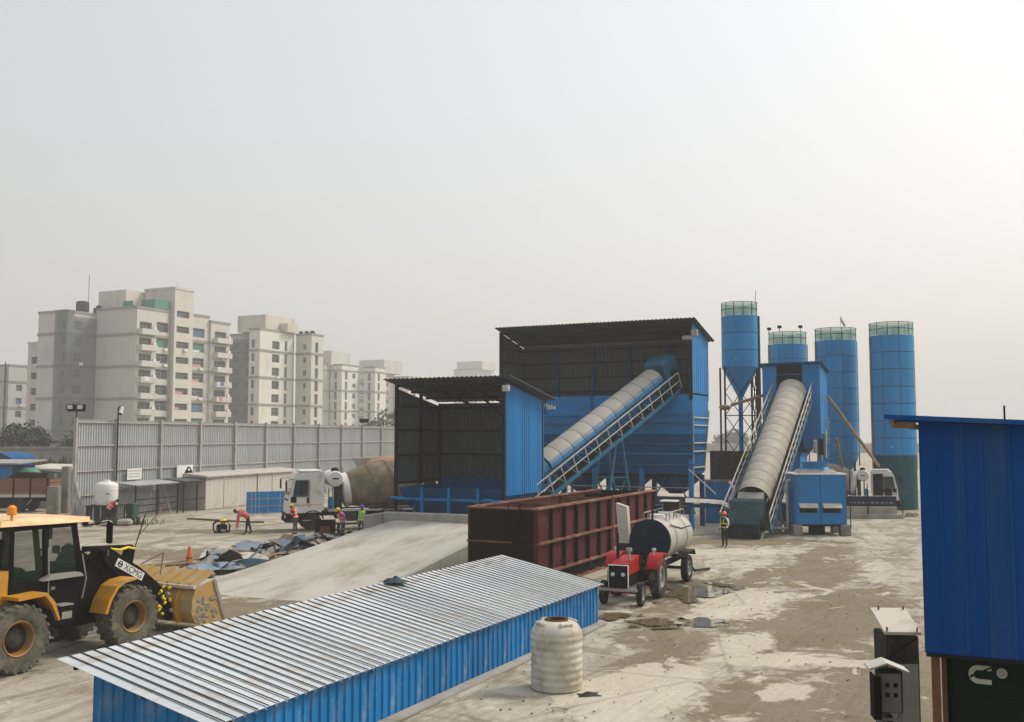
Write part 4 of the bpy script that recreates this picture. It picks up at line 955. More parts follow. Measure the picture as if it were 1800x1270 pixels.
# bins
BN = thing('aggregate_bin', 'big blue aggregate bin with ribbed tapering front under the tall shed', 'bin', (10.6, 58.8, 0), YA)
zs = [7.9, 6.75, 6.2, 5.6, 5.0, 4.4, 3.75, 3.2]
for k in range(len(zs) - 1):
    z1, z0 = zs[k], zs[k + 1]
    o0 = max(0, (6.75 - z0)) * .17; o1 = max(0, (6.75 - z1)) * .17
    vs = [(-BW, o0, z0), (-.02 - .3 * o0, o0, z0), (-.02 - .3 * o0, BD - o0, z0), (-BW, BD - o0, z0), (-BW, o1, z1), (-.02 - .3 * o1, o1, z1), (-.02 - .3 * o1, BD - o1, z1), (-BW, BD - o1, z1)]
    MB().add(vs, [(0, 1, 5, 4), (1, 2, 6, 5), (2, 3, 7, 6), (3, 0, 4, 7)]).build('plate_course', 'blue_steel' if k < 3 else 'blue_dark', BN)
    if k: MB().box(-BW, o1 - .09, z1 - .04, -.02, o1 - .004, z1 + .04).build('stiffener', 'blue_steel' if k % 2 else 'teal_steel', BN)
for k in range(4): MB().box(-BW + .02 + k * (BW - .2) / 3.98, -.11, 6.85, -BW + .12 + k * (BW - .2) / 3.98, -.004, 7.9).build('dark_strip', 'blue_dark', BN)
for z, y0 in ((6.55, .03), (6.1, .11), (5.05, .29), (4.55, .37), (3.6, .53)):
    MB().box(.01 - .05 * (6.75 - z), y0 + .05, z - .035, .08 - .05 * (6.75 - z), BD - y0 - .05, z + .035).build('side_stiffener', 'pale_steel', BN)
MB().bar((.03, .02, 7.0), (-.15, .60, 3.3), .07, .05).bar((.03, BD - .02, 7.0), (-.15, BD - .6, 3.3), .07, .05).build('edge_strip', 'pale_steel', BN)
MB().box(-BW, .66, 3.02, -.3, BD - .66, 3.19).build('bottom_frame', 'black_matte', BN)
for k in range(5):
    u = -BW + .2 + k * (BW - .5) / 4
    MB().box(u - .13, .45, 0, u + .13, .71, 3.5 if k < 4 else 7.6).build('leg', 'blue_steel', BN)
    MB().box(u - .13, BD - .8, 0, u + .13, BD - .54, 3.1).build('leg', 'blue_dark', BN)
for k in range(4):
    u = -BW + 1.9 + k * 3.05
    frustum(MB(), (u - .35, 1.5, u + .35, 2.3), 2.0, (u - 1.4, .9, u + 1.4, 2.9), 3.0).build('gate_funnel', 'blue_dark', BN)
    MB().bar((u - .3, .5, 3.0), (u - 1.5, .5, .9), .07, .07).bar((u + .3, .5, 3.0), (u + 1.5, .5, .9), .07, .07).build('brace', 'blue_dark', BN)
MB().box(-BW + .3, .9, 1.55, 0, 2.6, 1.75).build('belt_frame', 'black_matte', BN)
MB().box(-BW + .3, .3, .85, -.2, .36, 1.8).build('screen_plate', 'blue_inner', BN)
MB().box(-3.4, .20, .5, -3.2, .29, 2.4).build('yellow_post', 'pipe_brown', BN)
MB().box(-BW + .3, .2, 2.38, -.3, .28, 2.44).box(-5.0, .2, 1.35, -.4, .28, 1.39).build('guard_rail', 'steel_grey', BN)
def bin_label(u, w):
    b = MB(); x = u
    while x < u + w:
        l = random.uniform(.08, .16); b.box(x, -.012, 7.12, x + l, -.003, 7.12 + random.choice((.2, .26, .26))); x += l + .06
    b.build('stencil_mark', 'sign_white', BN)
bin_label(-9.6, .75); bin_label(-2.9, .9)
MB().bbox(-.9, .35, .9, -.45, .55, 1.6, .02).build('valve_box', 'steel_grey', BN)

# ---------------------------------------------------------------- conveyors
def conveyor(name, label, p0, p1, w, r, c0, c1, nseg, cm, rail, frame_m, legs, wz=-.45):
    """p0 low end, p1 high end of the belt centre line; cover from c0 to c1 metres along"""
    p0, p1 = V(p0), V(p1); d = (p1 - p0); Ln = d.length; d.normalize()
    sd_ = d.cross(V((0, 0, 1))).normalized(); up = sd_.cross(d)
    t = thing(name, label, 'conveyor', (p0.x, p0.y, 0), 0)
    mt = axes((0, 0, p0.z), d, up)              # local x along, y = left, z up
    bd = lambda b, nm, m, sm=False, par=None: b.build(nm, m, par or t, sm, mtx=(mt if par is None else None))
    for s in (-1, 1):
        b = MB().box(0, s * w / 2 - .05, -.38, Ln, s * w / 2 + .05, -.10)
        bd(b, 'stringer', frame_m)
    bd(MB().box(.1, -w / 2 + .06, -.13, Ln - .1, w / 2 - .06, -.06), 'belt', 'black_matte')
    lat = MB(); n = int(Ln / 1.2)
    for k in range(n):
        x = k * Ln / n
        lat.bar((x, -w / 2, -.34), (x + Ln / n, w / 2, -.34), .05, .05)
    bd(lat, 'lacing', frame_m)
    sl = (c1 - c0) / nseg
    key = ('seg', name)
    b = MB(); na = 12
    prof = []
    for i in range(na + 1):
        a = math.pi * i / na
        prof.append((r * math.cos(a), r * math.sin(a) * .95 + .02))
    m_ = len(prof)
    vs = []
    for x in (0, .05, sl - .10, sl - .03):
        k = 1.0 if x > .01 else .985
        vs += [(x, y * k, z * k) for y, z in prof]
    vs += [(sl - .03, y * .97, z * .97) for y, z in prof]
    b.add(vs, [(q * m_ + i, q * m_ + i + 1, (q + 1) * m_ + i + 1, (q + 1) * m_ + i) for q in range(4) for i in range(m_ - 1)])
    me = b.mesh('cover_segment', cm, True)
    for k in range(nseg):
        link('cover_segment', me, t, mt @ T((c0 + k * sl, 0, 0)))
    hoop = MB()
    for i in range(na):
        a0, a1 = math.pi * i / na, math.pi * (i + 1) / na
        hoop.tube((0, r * .985 * math.cos(a0), r * .985 * math.sin(a0) * .95 + .02), (0, r * .985 * math.cos(a1), r * .985 * math.sin(a1) * .95 + .02), .022, n=4, cap=False)
    hm_ = hoop.mesh('hoop_strip', 'dark_steel')
    for k in range(nseg + 1): link('hoop_strip', hm_, t, mt @ T((c0 + k * sl - .015, 0, 0)))
    bd(MB().box(c0, -w / 2 - .02, -.09, c1, -w / 2 + .03, .04).box(c0, w / 2 - .03, -.09, c1, w / 2 + .02, .04), 'side_skirt', frame_m)
    for s in rail:
        y = s * (w / 2 + .75)
        bd(MB().box(.3, min(y, s * (w / 2 + .06)), wz - .04, Ln - .2, max(y, s * (w / 2 + .06)), wz), 'walkway', 'dark_steel')
        bd(MB().box(.3, y - .04, wz - .18, Ln - .2, y + .04, wz + .02), 'walkway_beam', 'teal_steel')
        n = int(Ln / 1.05)
        for k in range(n + 1):
            x = .35 + k * (Ln - .7) / n
            bd(MB().tube((x, y, wz), (x + .05, y, wz + .95), .032, n=6), 'rail_post', 'pale_steel' if s < 0 else 'steel_grey')
            if wz < -.6: bd(MB().bar((x, s * (w / 2), -.36), (x, y, wz - .08), .06, .06), 'walkway_bracket', 'teal_steel')
        bd(MB().tube((.35, y, wz + .95), (Ln - .3, y, wz + .95), .036, n=6).tube((.35, y, wz + .45), (Ln - .3, y, wz + .45), .03, n=6), 'hand_rail', 'pale_steel')
    for x, spread in legs:
        q0 = mt @ V((x, 0, -.38)); 
        for s in (-1, 1):
            a = mt @ V((x, s * w / 2, -.38)); h = a.z
            dirh = V((d.x, d.y, 0)).normalized()
            b = MB()
            if spread:
                b.bar(a, a + dirh * spread + V((0, 0, -h)), .14, .14).bar(a, a - dirh * spread + V((0, 0, -h)), .14, .14)
                b.bar(a + dirh * spread * .5 + V((0, 0, -h * .5)), a - dirh * spread * .5 + V((0, 0, -h * .5)), .07, .07)
                b.bar(a + dirh * spread * .5 + V((0, 0, -h * .5)), a - dirh * spread * .95 + V((0, 0, -h * .95)), .06, .06)
                b.bar(a - dirh * spread * .5 + V((0, 0, -h * .5)), a + dirh * spread * .95 + V((0, 0, -h * .95)), .06, .06)
            else: b.bar(a, a + V((0, 0, -h)), .13, .13)
            b.build('trestle_leg', frame_m, t)
    return t, mt, Ln
CV, mt, Ln = conveyor('belt_conveyor', 'covered belt conveyor climbing from the hopper shed into the bin shed', (-.6, 50.9, 2.2), (9.15, 60.4, 9.25), 1.1, .80, 3.4, 14.2, 11, 'cover_blue', (-1,), 'teal_steel', [(5.2, 0), (9.6, 1.4)], wz=-.85)
MB().bbox(Ln - .7, -.85, -.5, Ln + .7, .85, 1.0, .2).build('head_box', 'teal_steel', CV, mtx=mt)
MB().tube((Ln - .2, -1.0, 0), (Ln - .2, 1.0, 0), .25, n=14).build('head_drum', 'dark_steel', CV, mtx=mt)
MB().lathe([(.74, 2.3), (.74, 3.35)], 16, Matrix(((0, 0, 1, 0), (1, 0, 0, 0), (0, 1, 0, .02), (0, 0, 0, 1))), 0, math.pi).build('cover_segment', 'teal_steel', CV, mtx=mt)
C2, mt2, Ln2 = conveyor('belt_conveyor', 'steep covered belt conveyor rising to the mixer tower', (12.45, 54.2, .7), (19.45, 69.2, 8.75), 1.15, .95, 2.6, 17.9, 15, 'cover', (-1, 1), 'teal_steel', [(7.5, .8), (12.6, 0.0)])
MB().prism([(-.5, -.9), (1.8, -.9), (1.9, .55), (1.2, .75), (-.5, .35)], -.85, .85).build('tail_box', 'teal_dark', C2, mtx=mt2)
MB().prism([(1.0, -.4), (2.3, -.1), (2.5, .62), (1.2, .35)], -.7, .7).build('chute_plate', 'steel_grey', C2, mtx=mt2)
MB().tube((.1, -1.1, 0), (.1, 1.1, 0), .3, n=14).build('tail_drum', 'dark_steel', C2, mtx=mt2)
for s in (-1, 1):
    MB().bar((1.9, s * .85, -.5), (-.9, s * .95, -.6), .1, .1).build('tail_rail', 'steel_grey', C2, mtx=mt2)

# short gathering belt between bins and the steep conveyor, with its dusty tarpaulin
Gb = thing('gathering_belt', 'short dusty belt with pale tarpaulin feeding the steep conveyor foot', 'conveyor', (10.3, 56.9, 0), R(-12))
MB().box(-.4, -.4, 1.45, 2.0, .4, 1.6).build('belt_frame', 'blue_dark', Gb)
b = MB(); n = 12; vs = []
for i in range(n + 1):
    x = -.5 + 2.7 * i / n; zc = 1.95 - .16 * (i / n) ** 2 - (.35 if i > 9 else 0) * (i - 9) / 3
    for j in range(7):
        y = -.62 + 1.24 * j / 6; vs.append((x, y, zc - .55 * abs(y) ** 2.2 + .05 * noise.noise(V((x * 2, y * 3, 1)))))
b.add(vs, [(i * 7 + j, i * 7 + j + 1, (i + 1) * 7 + j + 1, (i + 1) * 7 + j) for i in range(n) for j in range(6)])
b.build('tarpaulin', 'tarp_white', Gb, smooth=True)
MB().path([(1.3, -.5, 1.4), (1.8, -.6, .9), (1.5, -.5, .3), (1.9, -.4, .0)], .12, 8).build('hanging_sheet', 'grime', Gb)
for x in (-.2, 1.5): MB().box(x, -.38, 0, x + .1, -.28, 1.45).box(x, .28, 0, x + .1, .38, 1.45).build('leg', 'blue_steel', Gb)
MB().path([(2.0, -.2, 1.9), (2.2, 0, 2.5), (1.9, .1, 2.9)], .06, 6).tube((1.2, -.3, 2.2), (-.3, -.3, 3.6), .03, n=5).build('steel_rod', 'pale_steel', Gb)

# ---------------------------------------------------------------- mixer tower
TW_ = thing('mixer_tower', 'blue clad mixer tower with dark opening at the conveyor head', 'tower', (20.9, 67.9, 0), YA)
w_, d_ = 3.85, 3.2
sheets(TW_, 'wall_sheet', (0, 0, 0), (0, 1, 0), (0, 0, 1), d_, (5.6, 5.6), (10.35, 9.85), 'blue_sheet', sw=1.07, pitch=.53, depth=-.02, rib=.15)
sheets(TW_, 'wall_sheet', (-1.15, 0, 0), (1, 0, 0), (0, 0, 1), 1.15, (4.6, 4.6), (10.35, 10.35), 'blue_steel', sw=.6, pitch=.3, depth=-.02, rib=.15)
sheets(TW_, 'wall_sheet', (-w_, 0, 0), (1, 0, 0), (0, 0, 1), .95, (5.6, 5.6), (10.3, 10.3), 'blue_sheet', sw=.95, pitch=.47, depth=-.02, rib=.15)
sheets(TW_, 'wall_sheet', (-w_ + .95, 0, 0), (1, 0, 0), (0, 0, 1), w_ - 2.1, (5.2, 5.2), (7.9, 7.9), 'blue_steel', sw=.9, pitch=.45, depth=-.02, rib=.15)
sheets(TW_, 'wall_sheet', (-w_, 0, 0), (0, 1, 0), (0, 0, 1), d_, (5.6, 5.6), (10.3, 9.85), 'blue_dark', sw=1.07, pitch=.53, depth=.02, rib=.15)
sheets(TW_, 'wall_sheet', (-w_, d_, 0), (1, 0, 0), (0, 0, 1), w_, (5.6, 5.6), (9.85, 9.85), 'blue_dark', sw=1.0, pitch=.5, depth=.02, rib=.15)
MB().add([(-w_ - .25, -.35, 10.40), (.25, -.35, 10.45), (.25, d_ + .3, 9.92), (-w_ - .25, d_ + .3, 9.87), (-w_ - .25, -.35, 10.48), (.25, -.35, 10.53), (.25, d_ + .3, 10.0), (-w_ - .25, d_ + .3, 9.95)],
         [(0, 3, 2, 1), (4, 5, 6, 7), (0, 1, 5, 4), (1, 2, 6, 5), (2, 3, 7, 6), (3, 0, 4, 7)]).build('roof', 'blue_dark', TW_)
MB().box(-w_ + .1, .05, 5.4, -.05, d_ - .05, 5.55).build('floor_deck', 'dark_steel', TW_)
for u in (-w_ + .1, -.1):
    for v in (.1, d_ - .1): MB().box(u - .11, v - .11, 0, u + .11, v + .11, 5.5).build('leg', 'blue_steel', TW_)
MB().bar((-w_ + .1, .1, 1.0), (-.1, .1, 5.2), .09, .09).bar((-w_ + .1, .1, 5.2), (-.1, .1, 1.0), .09, .09).build('brace', 'blue_dark', TW_)
frustum(MB(), (-2.4, 1.0, -1.2, 2.2), 4.2, (-3.2, .5, -.5, 2.7), 5.35).build('discharge_cone', 'grime', TW_)
MB().bbox(-3.0, .3, 2.8, -1.9, 1.3, 4.9, .1).build('mixer_body', 'blue_dark', TW_)
MB().tube((.35, -.3, 4.0), (.35, -.3, 5.9), .06, n=8).tube((.1, -.5, 3.5), (.1, -.5, 5.3), .05, n=8).build('vent_pipe', 'pale_steel', TW_)
MB().bbox(-.45, -.6, 4.3, -.2, -.38, 5.2, .06).build('dust_sock', 'tarp_white', TW_)
MB().bbox(-.1, -.6, 4.2, .22, -.35, 5.3, .05).build('control_cabinet', 'black_matte', TW_)
lad = MB()
for k in range(4): lad.tube((.12, 1.9, 5.2 + k * .42), (.12, 3.0, 5.2 + k * .42), .025, n=5)
lad.tube((.12, 1.9, 4.9), (.12, 1.9, 6.8), .025, n=5).tube((.12, 3.0, 4.9), (.12, 3.0, 6.8), .025, n=5)
lad.build('guard_rail', 'steel_grey', TW_)
# low blue plant room and white ledge under the conveyor
q = yard((20.9, 67.9), -5.0, -3.6)
PR = thing('plant_room', 'blue sheet plant room beneath the steep conveyor', 'plant room', q, YA)
sheets(PR, 'wall_sheet', (0, 0, 0), (1, 0, 0), (0, 0, 1), 4.2, (0, 0), (4.2, 4.2), 'blue_steel', sw=1.05, pitch=.5, depth=-.02)
sheets(PR, 'wall_sheet', (4.2, 0, 0), (0, 1, 0), (0, 0, 1), 2.6, (0, 0), (4.2, 4.2), 'blue_sheet', sw=1.3, pitch=.43, depth=-.02)
MB().box(-.1, -.1, 4.22, 4.3, 2.7, 4.32).build('roof', 'blue_dark', PR)
q = yard((20.9, 67.9), -5.6, -6.0)
LW = thing('low_ledge', 'low pale concrete ledge with dark front behind the steep conveyor', 'ledge', q, YA)
MB().box(0, 0, 0, 5.2, 1.8, 1.25).build('base', 'tank_navy', LW)
MB().add([(-.1, -.15, 1.27), (5.3, -.15, 1.27), (5.3, 1.9, 2.0), (-.1, 1.9, 2.0), (-.1, -.15, 1.35), (5.3, -.15, 1.35), (5.3, 1.9, 2.1), (-.1, 1.9, 2.1)], [(0, 3, 2, 1), (4, 5, 6, 7), (0, 1, 5, 4), (1, 2, 6, 5), (2, 3, 7, 6), (3, 0, 4, 7)]).build('sloping_cover', 'cream', LW)
# screens left of the steep conveyor
W1 = thing('black_screen', 'black sheet screen standing above the blue wall beside the bins', 'screen', (13.0, 66.0, 0), R(-4))
sheets(W1, 'sheet', (0, 0, 0), (1, 0, 0), (0, 0, 1), 4.0, (2.6, 2.6), (4.5, 4.45), 'grime', sw=1.0, pitch=.33, depth=-.02)
for x in (.05, 2.0, 3.95): MB().box(x - .04, .04, 0, x + .04, .12, 4.4).build('post', 'dark_steel', W1)
W1 = thing('blue_screen_wall', 'blue sheet wall with pale top rail below the black screen', 'wall', (12.2, 63.6, 0), R(-4))
sheets(W1, 'sheet', (0, 0, 0), (1, 0, 0), (0, 0, 1), 3.6, (0, 0), (2.62, 2.62), 'blue_steel', sw=1.2, pitch=.6, depth=-.02)
MB().box(-.1, -.06, 2.63, 3.7, .06, 2.72).build('top_rail', 'pipe_brown', W1)

# ---------------------------------------------------------------- silos
def silo(label, X, Y, r, zb, zt, nring, railh, mode, m='blue_silo', lamps=0, flag=False, rings=False):
    t = thing('cement_silo', label, 'silo', (X, Y, 0), 0, 'cement silos of the batching plant')
    hgt = (zt - zb) / nring; NP = 8
    b = MB(); na = 5; a1 = 2 * math.pi / NP
    vs = []
    for rr, z in ((r - .03, .02), (r, .03), (r, hgt - .03), (r - .03, hgt - .02)):
        for i in range(na + 1):
            a = .008 + (a1 - .016) * i / na; vs.append((rr * math.cos(a), rr * math.sin(a), z))
    b.add(vs, [(q * (na + 1) + i, q * (na + 1) + i + 1, (q + 1) * (na + 1) + i + 1, (q + 1) * (na + 1) + i) for q in range(3) for i in range(na)])
    if not rings:
        me = b.mesh('shell_plate', m, True)
        for k in range(nring):
            for i in range(NP): link('shell_plate', me, t, T((0, 0, zb + k * hgt)) @ RZ(a1 * i + R(90)))
    else:
        me = MB().lathe([(r - .03, .02), (r, .03), (r, hgt - .03), (r - .03, hgt - .02)], 36, close=False).mesh('shell_ring', m, True)
        for k in range(nring): link('shell_ring', me, t, T((0, 0, zb + k * hgt)))
    MB().lathe([(r - .028, zb + .01), (r - .028, zt - .02), (0, zt - .02)], 32, close=False).build('inner_shell', 'blue_inner', t)
    # roof rail with green sheeting
    for i in range(12):
        a = 2 * math.pi * i / 12
        MB().tube((r * .99 * math.cos(a), r * .99 * math.sin(a), zt), (r * .99 * math.cos(a), r * .99 * math.sin(a), zt + railh), .025, n=5).build('rail_post', 'dark_steel', t)
    MB().lathe([(r * .985, zt + .02), (r * .985, zt + railh - .05)], 36, close=False).build('rail_sheet', 'rail_glass', t)
    rr = MB()
    for i in range(24):
        a, c = 2 * math.pi * i / 24, 2 * math.pi * (i + 1) / 24
        rr.tube((r * math.cos(a), r * math.sin(a), 0), (r * math.cos(c), r * math.sin(c), 0), .025, n=4, cap=False)
    rm_ = rr.mesh('rail_hoop', 'dark_steel')
    for z in (zt + railh, zt + railh * .5): link('rail_hoop', rm_, t, T((0, 0, z)))
    MB().lathe([(.35, zt), (.35, zt + railh * .8), (.2, zt + railh * .9), (0, zt + railh * .9)], 14, T((.3, -.2, 0))).bbox(-.9, -.3, zt, -.3, .4, zt + railh * .6, .05).build('filter_unit', 'white_paint', t)
    for s in (-1, 1) if mode != 'braced' else ():
        MB().tube((s * (r + .06), -.1, zb - 1.0), (s * (r + .06), -.1, zt), .055, n=6).build('fill_pipe', 'pipe_brown', t)
    if mode == 'braced':
        MB().lathe([(.16, zb - 2.7), (.2, zb - 2.2), (r - .02, zb)], 32, close=False).build('cone', 'blue_silo', t, smooth=True)
        MB().tube((0, 0, .3), (0, 0, zb - 2.2), .17, n=10).build('discharge_pipe', 'blue_steel', t)
        c = [(-r * .97, -r * .5), (r * .8, -r * .5), (r * .8, r * .7), (-r * .97, r * .7)]
        for x, y in c: MB().tube((x, y, 0), (x, y, zb + .1), .075, n=8).build('leg', 'dark_steel', t)
        MB().tube((r * .98, -.3, 0), (r * .98, -.3, zt), .16, n=8).build('cable_duct', 'grime', t)
        for (a, c_) in list(zip(c, c[1:] + c[:1]))[:2]:
            b = MB(); z = zb - .1; dz = 1.75
            while z - dz > -.2:
                mid = ((a[0] + c_[0]) / 2, (a[1] + c_[1]) / 2)
                for p, q_ in ((a, mid), (mid, c_)):
                    b.bar((p[0], p[1], z), (q_[0], q_[1], z - dz), .05, .05); b.bar((p[0], p[1], z - dz), (q_[0], q_[1], z), .05, .05)
                z -= dz
            b.bar((a[0], a[1], zb - 3.6), (c_[0], c_[1], zb - 3.6), .07, .07)
            b.build('cross_bracing', 'dark_steel', t)
    else:
        MB().lathe([(.3, zb - 2.2), (r * .55, zb - 1.6), (r * .92, zb - .5), (r - .02, zb)], 32, close=False).build('cone', 'blue_silo', t, smooth=True)
        if mode == 'skirt':
            MB().lathe([(r * .99, 0), (r * .99, zb - .02)], 32, close=False).build('skirt_sheet', 'teal_skirt', t)
        for i in range(4):
            a = math.pi / 4 + math.pi / 2 * i
            MB().tube((r * .85 * math.cos(a), r * .85 * math.sin(a), 0), (r * .85 * math.cos(a), r * .85 * math.sin(a), zb - .3), .1, n=8).build('leg', 'blue_dark', t)
    bl = MB(); x = -r * .45
    for k in range(6): bl.box(x + k * .11, -r * .90 - .012, zb + .62, x + k * .11 + .08, -r * .90 - .004, zb + .70)
    bl.build('stencil_mark', 'sign_white', t)
    for k in range(lamps):
        a = R(-60 - 70 * k); x, y = r * .95 * math.cos(a), r * .95 * math.sin(a)
        MB().tube((x, y, zt + railh), (x, y, zt + railh + .35), .03, n=5).bbox(x - .17, y - .14, zt + railh + .3, x + .17, y + .06, zt + railh + .55, .04).build('flood_lamp', 'dark_steel', t)
    if flag:
        MB().tube((.0, -r * .9, zt + railh), (-.05, -r * .9, zt + railh + .9), .02, n=5).add([(-.05, -r * .9, zt + railh + .9), (.35, -r * .92, zt + railh + .2), (.30, -r * .88, zt + railh + .0), (-.02, -r * .9, zt + railh + .45)], [(0, 1, 2, 3)]).build('pennant', 'cream', t)
    return t
s1 = silo('slim blue silo standing on a braced steel lattice stand', 17.35, 76.0, 1.36, 10.6, 14.55, 3, 1.0, 'braced', lamps=0, rings=True)
MB().tube((1.2, 0, 14.5), (1.3, 0, 16.6), .02, n=5).build('aerial', 'dark_steel', s1)
silo('short-showing blue silo directly behind the mixer tower with lamps on its rail', 23.75, 86.0, 1.6, 4.2, 13.3, 7, 1.0, 'legs', lamps=3)
silo('plated blue silo right of the mixer tower with a pennant on top', 25.95, 80.0, 1.6, 4.1, 13.05, 7, .95, 'legs', flag=True)
silo('rightmost plated blue silo wrapped in green sheet at its foot', 28.9, 76.0, 1.6, 4.0, 13.05, 7, .95, 'skirt')
# screw pipes
pp = MB().tube((21.95, 69.6, 8.2), (26.6, 73.0, 3.3), .11, n=10)
o = pp.build('screw_pipe', 'pipe_brown', smooth=True); tag(o, 'long brown screw pipe slanting down from tower toward the silo feet', 'pipe')
pp = MB().tube((16.0, 73.2, 7.7), (19.6, 70.4, 8.9), .11, n=10).ell((15.6, 73.4, 7.55), (.45, .25, .22), 10, 6)
tag(pp.build('screw_pipe', 'pipe_brown', smooth=True), 'short brown screw pipe between the braced silo and tower', 'pipe')
pp = MB().tube((22.7, 70.2, 5.3), (23.8, 72.5, 3.2), .10, n=10)
tag(pp.build('screw_pipe', 'pipe_brown', smooth=True), 'thin brown pipe slanting from tower deck toward the mixer drum', 'pipe')
# ================================================================ VEHICLES AND YARD OBJECTS
_w = {}
def wheel(parent, x, y, r, w, rr, side, tm, rm, lug='block', z=None, steer=0):
    key = (r, w, rr, tm, rm, lug)
    deep = lug == 'block'
    if key not in _w:
        b = MB(); h = w / 2
        b.lathe([(rr, -h * .75), (rr + (r - rr) * .35, -h * .98), (r * .93, -h * .95), (r * .97, -h * .75), (r * .975, h * .75), (r * .93, h * .95), (rr + (r - rr) * .35, h * .98), (rr, h * .75)], 40, RX(R(90)), close=False)
        if lug == 'block':
            n = 22
            for i in range(n):
                for s in (-1, 1):
                    a = 2 * math.pi * (i + (.5 if s > 0 else 0)) / n
                    m_ = RY(-a) @ T((r * .955, s * h * .52, 0)) @ RX(s * R(18))
                    b.bbox(-r * .06, -h * .50, -r * .072, r * .05, h * .50, r * .072, .02, m_)
        elif lug == 'ag':
            n = 18
            for i in range(n):
                for s in (-1, 1):
                    a = 2 * math.pi * (i + (.5 if s > 0 else 0)) / n
                    m_ = RY(-a) @ T((r * .97, s * h * .46, 0)) @ RX(s * R(42))
                    b.bbox(-r * .05, -h * .62, -r * .035, r * .035, h * .62, r * .035, .012, m_)
        elif lug == 'rib':
            for q in (-.55, -.2, .2, .55):
                b.lathe([(r * .975, q * h - h * .11), (r, q * h - h * .09), (r, q * h + h * .09), (r * .975, q * h + h * .11)], 40, RX(R(90)), close=False)
        tmesh = b.mesh('wheel', tm, True)
        q = MB()
        q.lathe([(rr * 1.03, h * .80), (rr * 1.0, h * .86), (rr * .93, h * .80), (rr * .86, h * (.0 if deep else .30))] + ([] if deep else [(rr * .55, h * .18), (rr * .50, h * .42), (rr * .22, h * .46), (rr * .20, h * .55), (0, h * .56)]), 32, RX(R(90)), close=False)
        rmesh = q.mesh('rim', rm, True)
        nb = MB()
        for i in range(8):
            a = 2 * math.pi * i / 8
            nb.tube((rr * .40 * math.cos(a), -h * .40, rr * .40 * math.sin(a)), (rr * .40 * math.cos(a), -h * .52, rr * .40 * math.sin(a)), rr * .05, n=6)
        if deep: nb = MB().lathe([(rr * .87, h * .02), (rr * .60, -h * .05), (rr * .55, h * .28), (rr * .3, h * .34), (0, h * .36)], 28, RX(R(90)), close=False)
        nmesh = nb.mesh('hub' if deep else 'wheel_bolts', 'grime' if deep else 'dark_steel', deep)
        _w[key] = (tmesh, rmesh, nmesh)
    tmesh, rmesh, nmesh = _w[key]
    m_ = T((x, y, r if z is None else z)) @ RZ(steer) @ (RZ(0) if side < 0 else RZ(math.pi)) @ RY(random.uniform(0, 6))
    o = link('wheel', tmesh, parent, m_)
    link('rim', rmesh, o); link(nmesh.name.split('.')[0], nmesh, o)
    return o
def curved_fender(parent, cx, cz, r, y0, y1, a0, a1, m, th=.04, n=8, name='fender'):
    b = MB()
    for i in range(n):
        p, q = R(a0 + (a1 - a0) * i / n), R(a0 + (a1 - a0) * (i + 1) / n)
        b.prism([(cx + r * math.cos(p), cz + r * math.sin(p)), (cx + (r + th) * math.cos(p), cz + (r + th) * math.sin(p)), (cx + (r + th) * math.cos(q), cz + (r + th) * math.sin(q)), (cx + r * math.cos(q), cz + r * math.sin(q))], y0, y1)
    return b.build(name, m, parent)

# ---------------------------------------------------------------- wheel loader
L_ = thing('wheel_loader', 'yellow and black wheel loader with dusty tyres and lowered bucket', 'wheel loader', (-11.74, 25.54, 0), R(62))
for sx in (-1.65, 1.65):
    for s in (-1, 1): wheel(L_, sx, s * 1.08, .79, .60, .40, s, 'rubber_dusty', 'rim_yellow')
MB().box(-3.1, -.5, .75, -.2, .5, 1.25).box(-1.75, -.95, .62, -1.5, .95, .92).build('rear_frame', 'black', L_)
MB().box(.15, -.48, .65, 2.2, .48, 1.25).box(1.52, -.95, .62, 1.78, .95, .92).build('front_frame', 'black', L_)
MB().tube((-.02, 0, .7), (-.02, 0, 1.5), .22, n=12).build('articulation_joint', 'black', L_)
MB().prism([(-3.35, 1.0), (-1.62, 1.0), (-1.62, 2.30), (-2.9, 2.22), (-3.25, 2.05)], -.82, .82).build('engine_hood', 'yellow', L_)
MB().bbox(-3.75, -1.25, .75, -3.36, 1.25, 1.55, .08).build('counterweight', 'yellow', L_)
MB().box(-2.75, -.835, 1.4, -1.85, -.823, 2.0).build('hood_vent', 'black_matte', L_)
# lower cab structure
MB().prism([(-1.60, 1.0), (.20, 1.0), (.34, 1.30), (.42, 2.0), (-1.60, 2.0)], -.86, .86).build('cab_base', 'black_matte', L_)
MB().box(-1.0, -1.28, .95, -.15, -.87, 1.35).build('fuel_tank', 'black_matte', L_)
MB().box(-.55, -1.30, 1.36, -.18, -1.0, 1.39).box(-.5, -1.295, 1.05, -.22, -1.285, 1.22).build('step_plate', 'steel_grey', L_)
MB().box(-.9, -1.31, .55, -.3, -1.1, .60).box(-.9, -1.31, .55, -.86, -1.27, .95).box(-.34, -1.31, .55, -.3, -1.27, .95).build('boarding_step', 'black', L_)
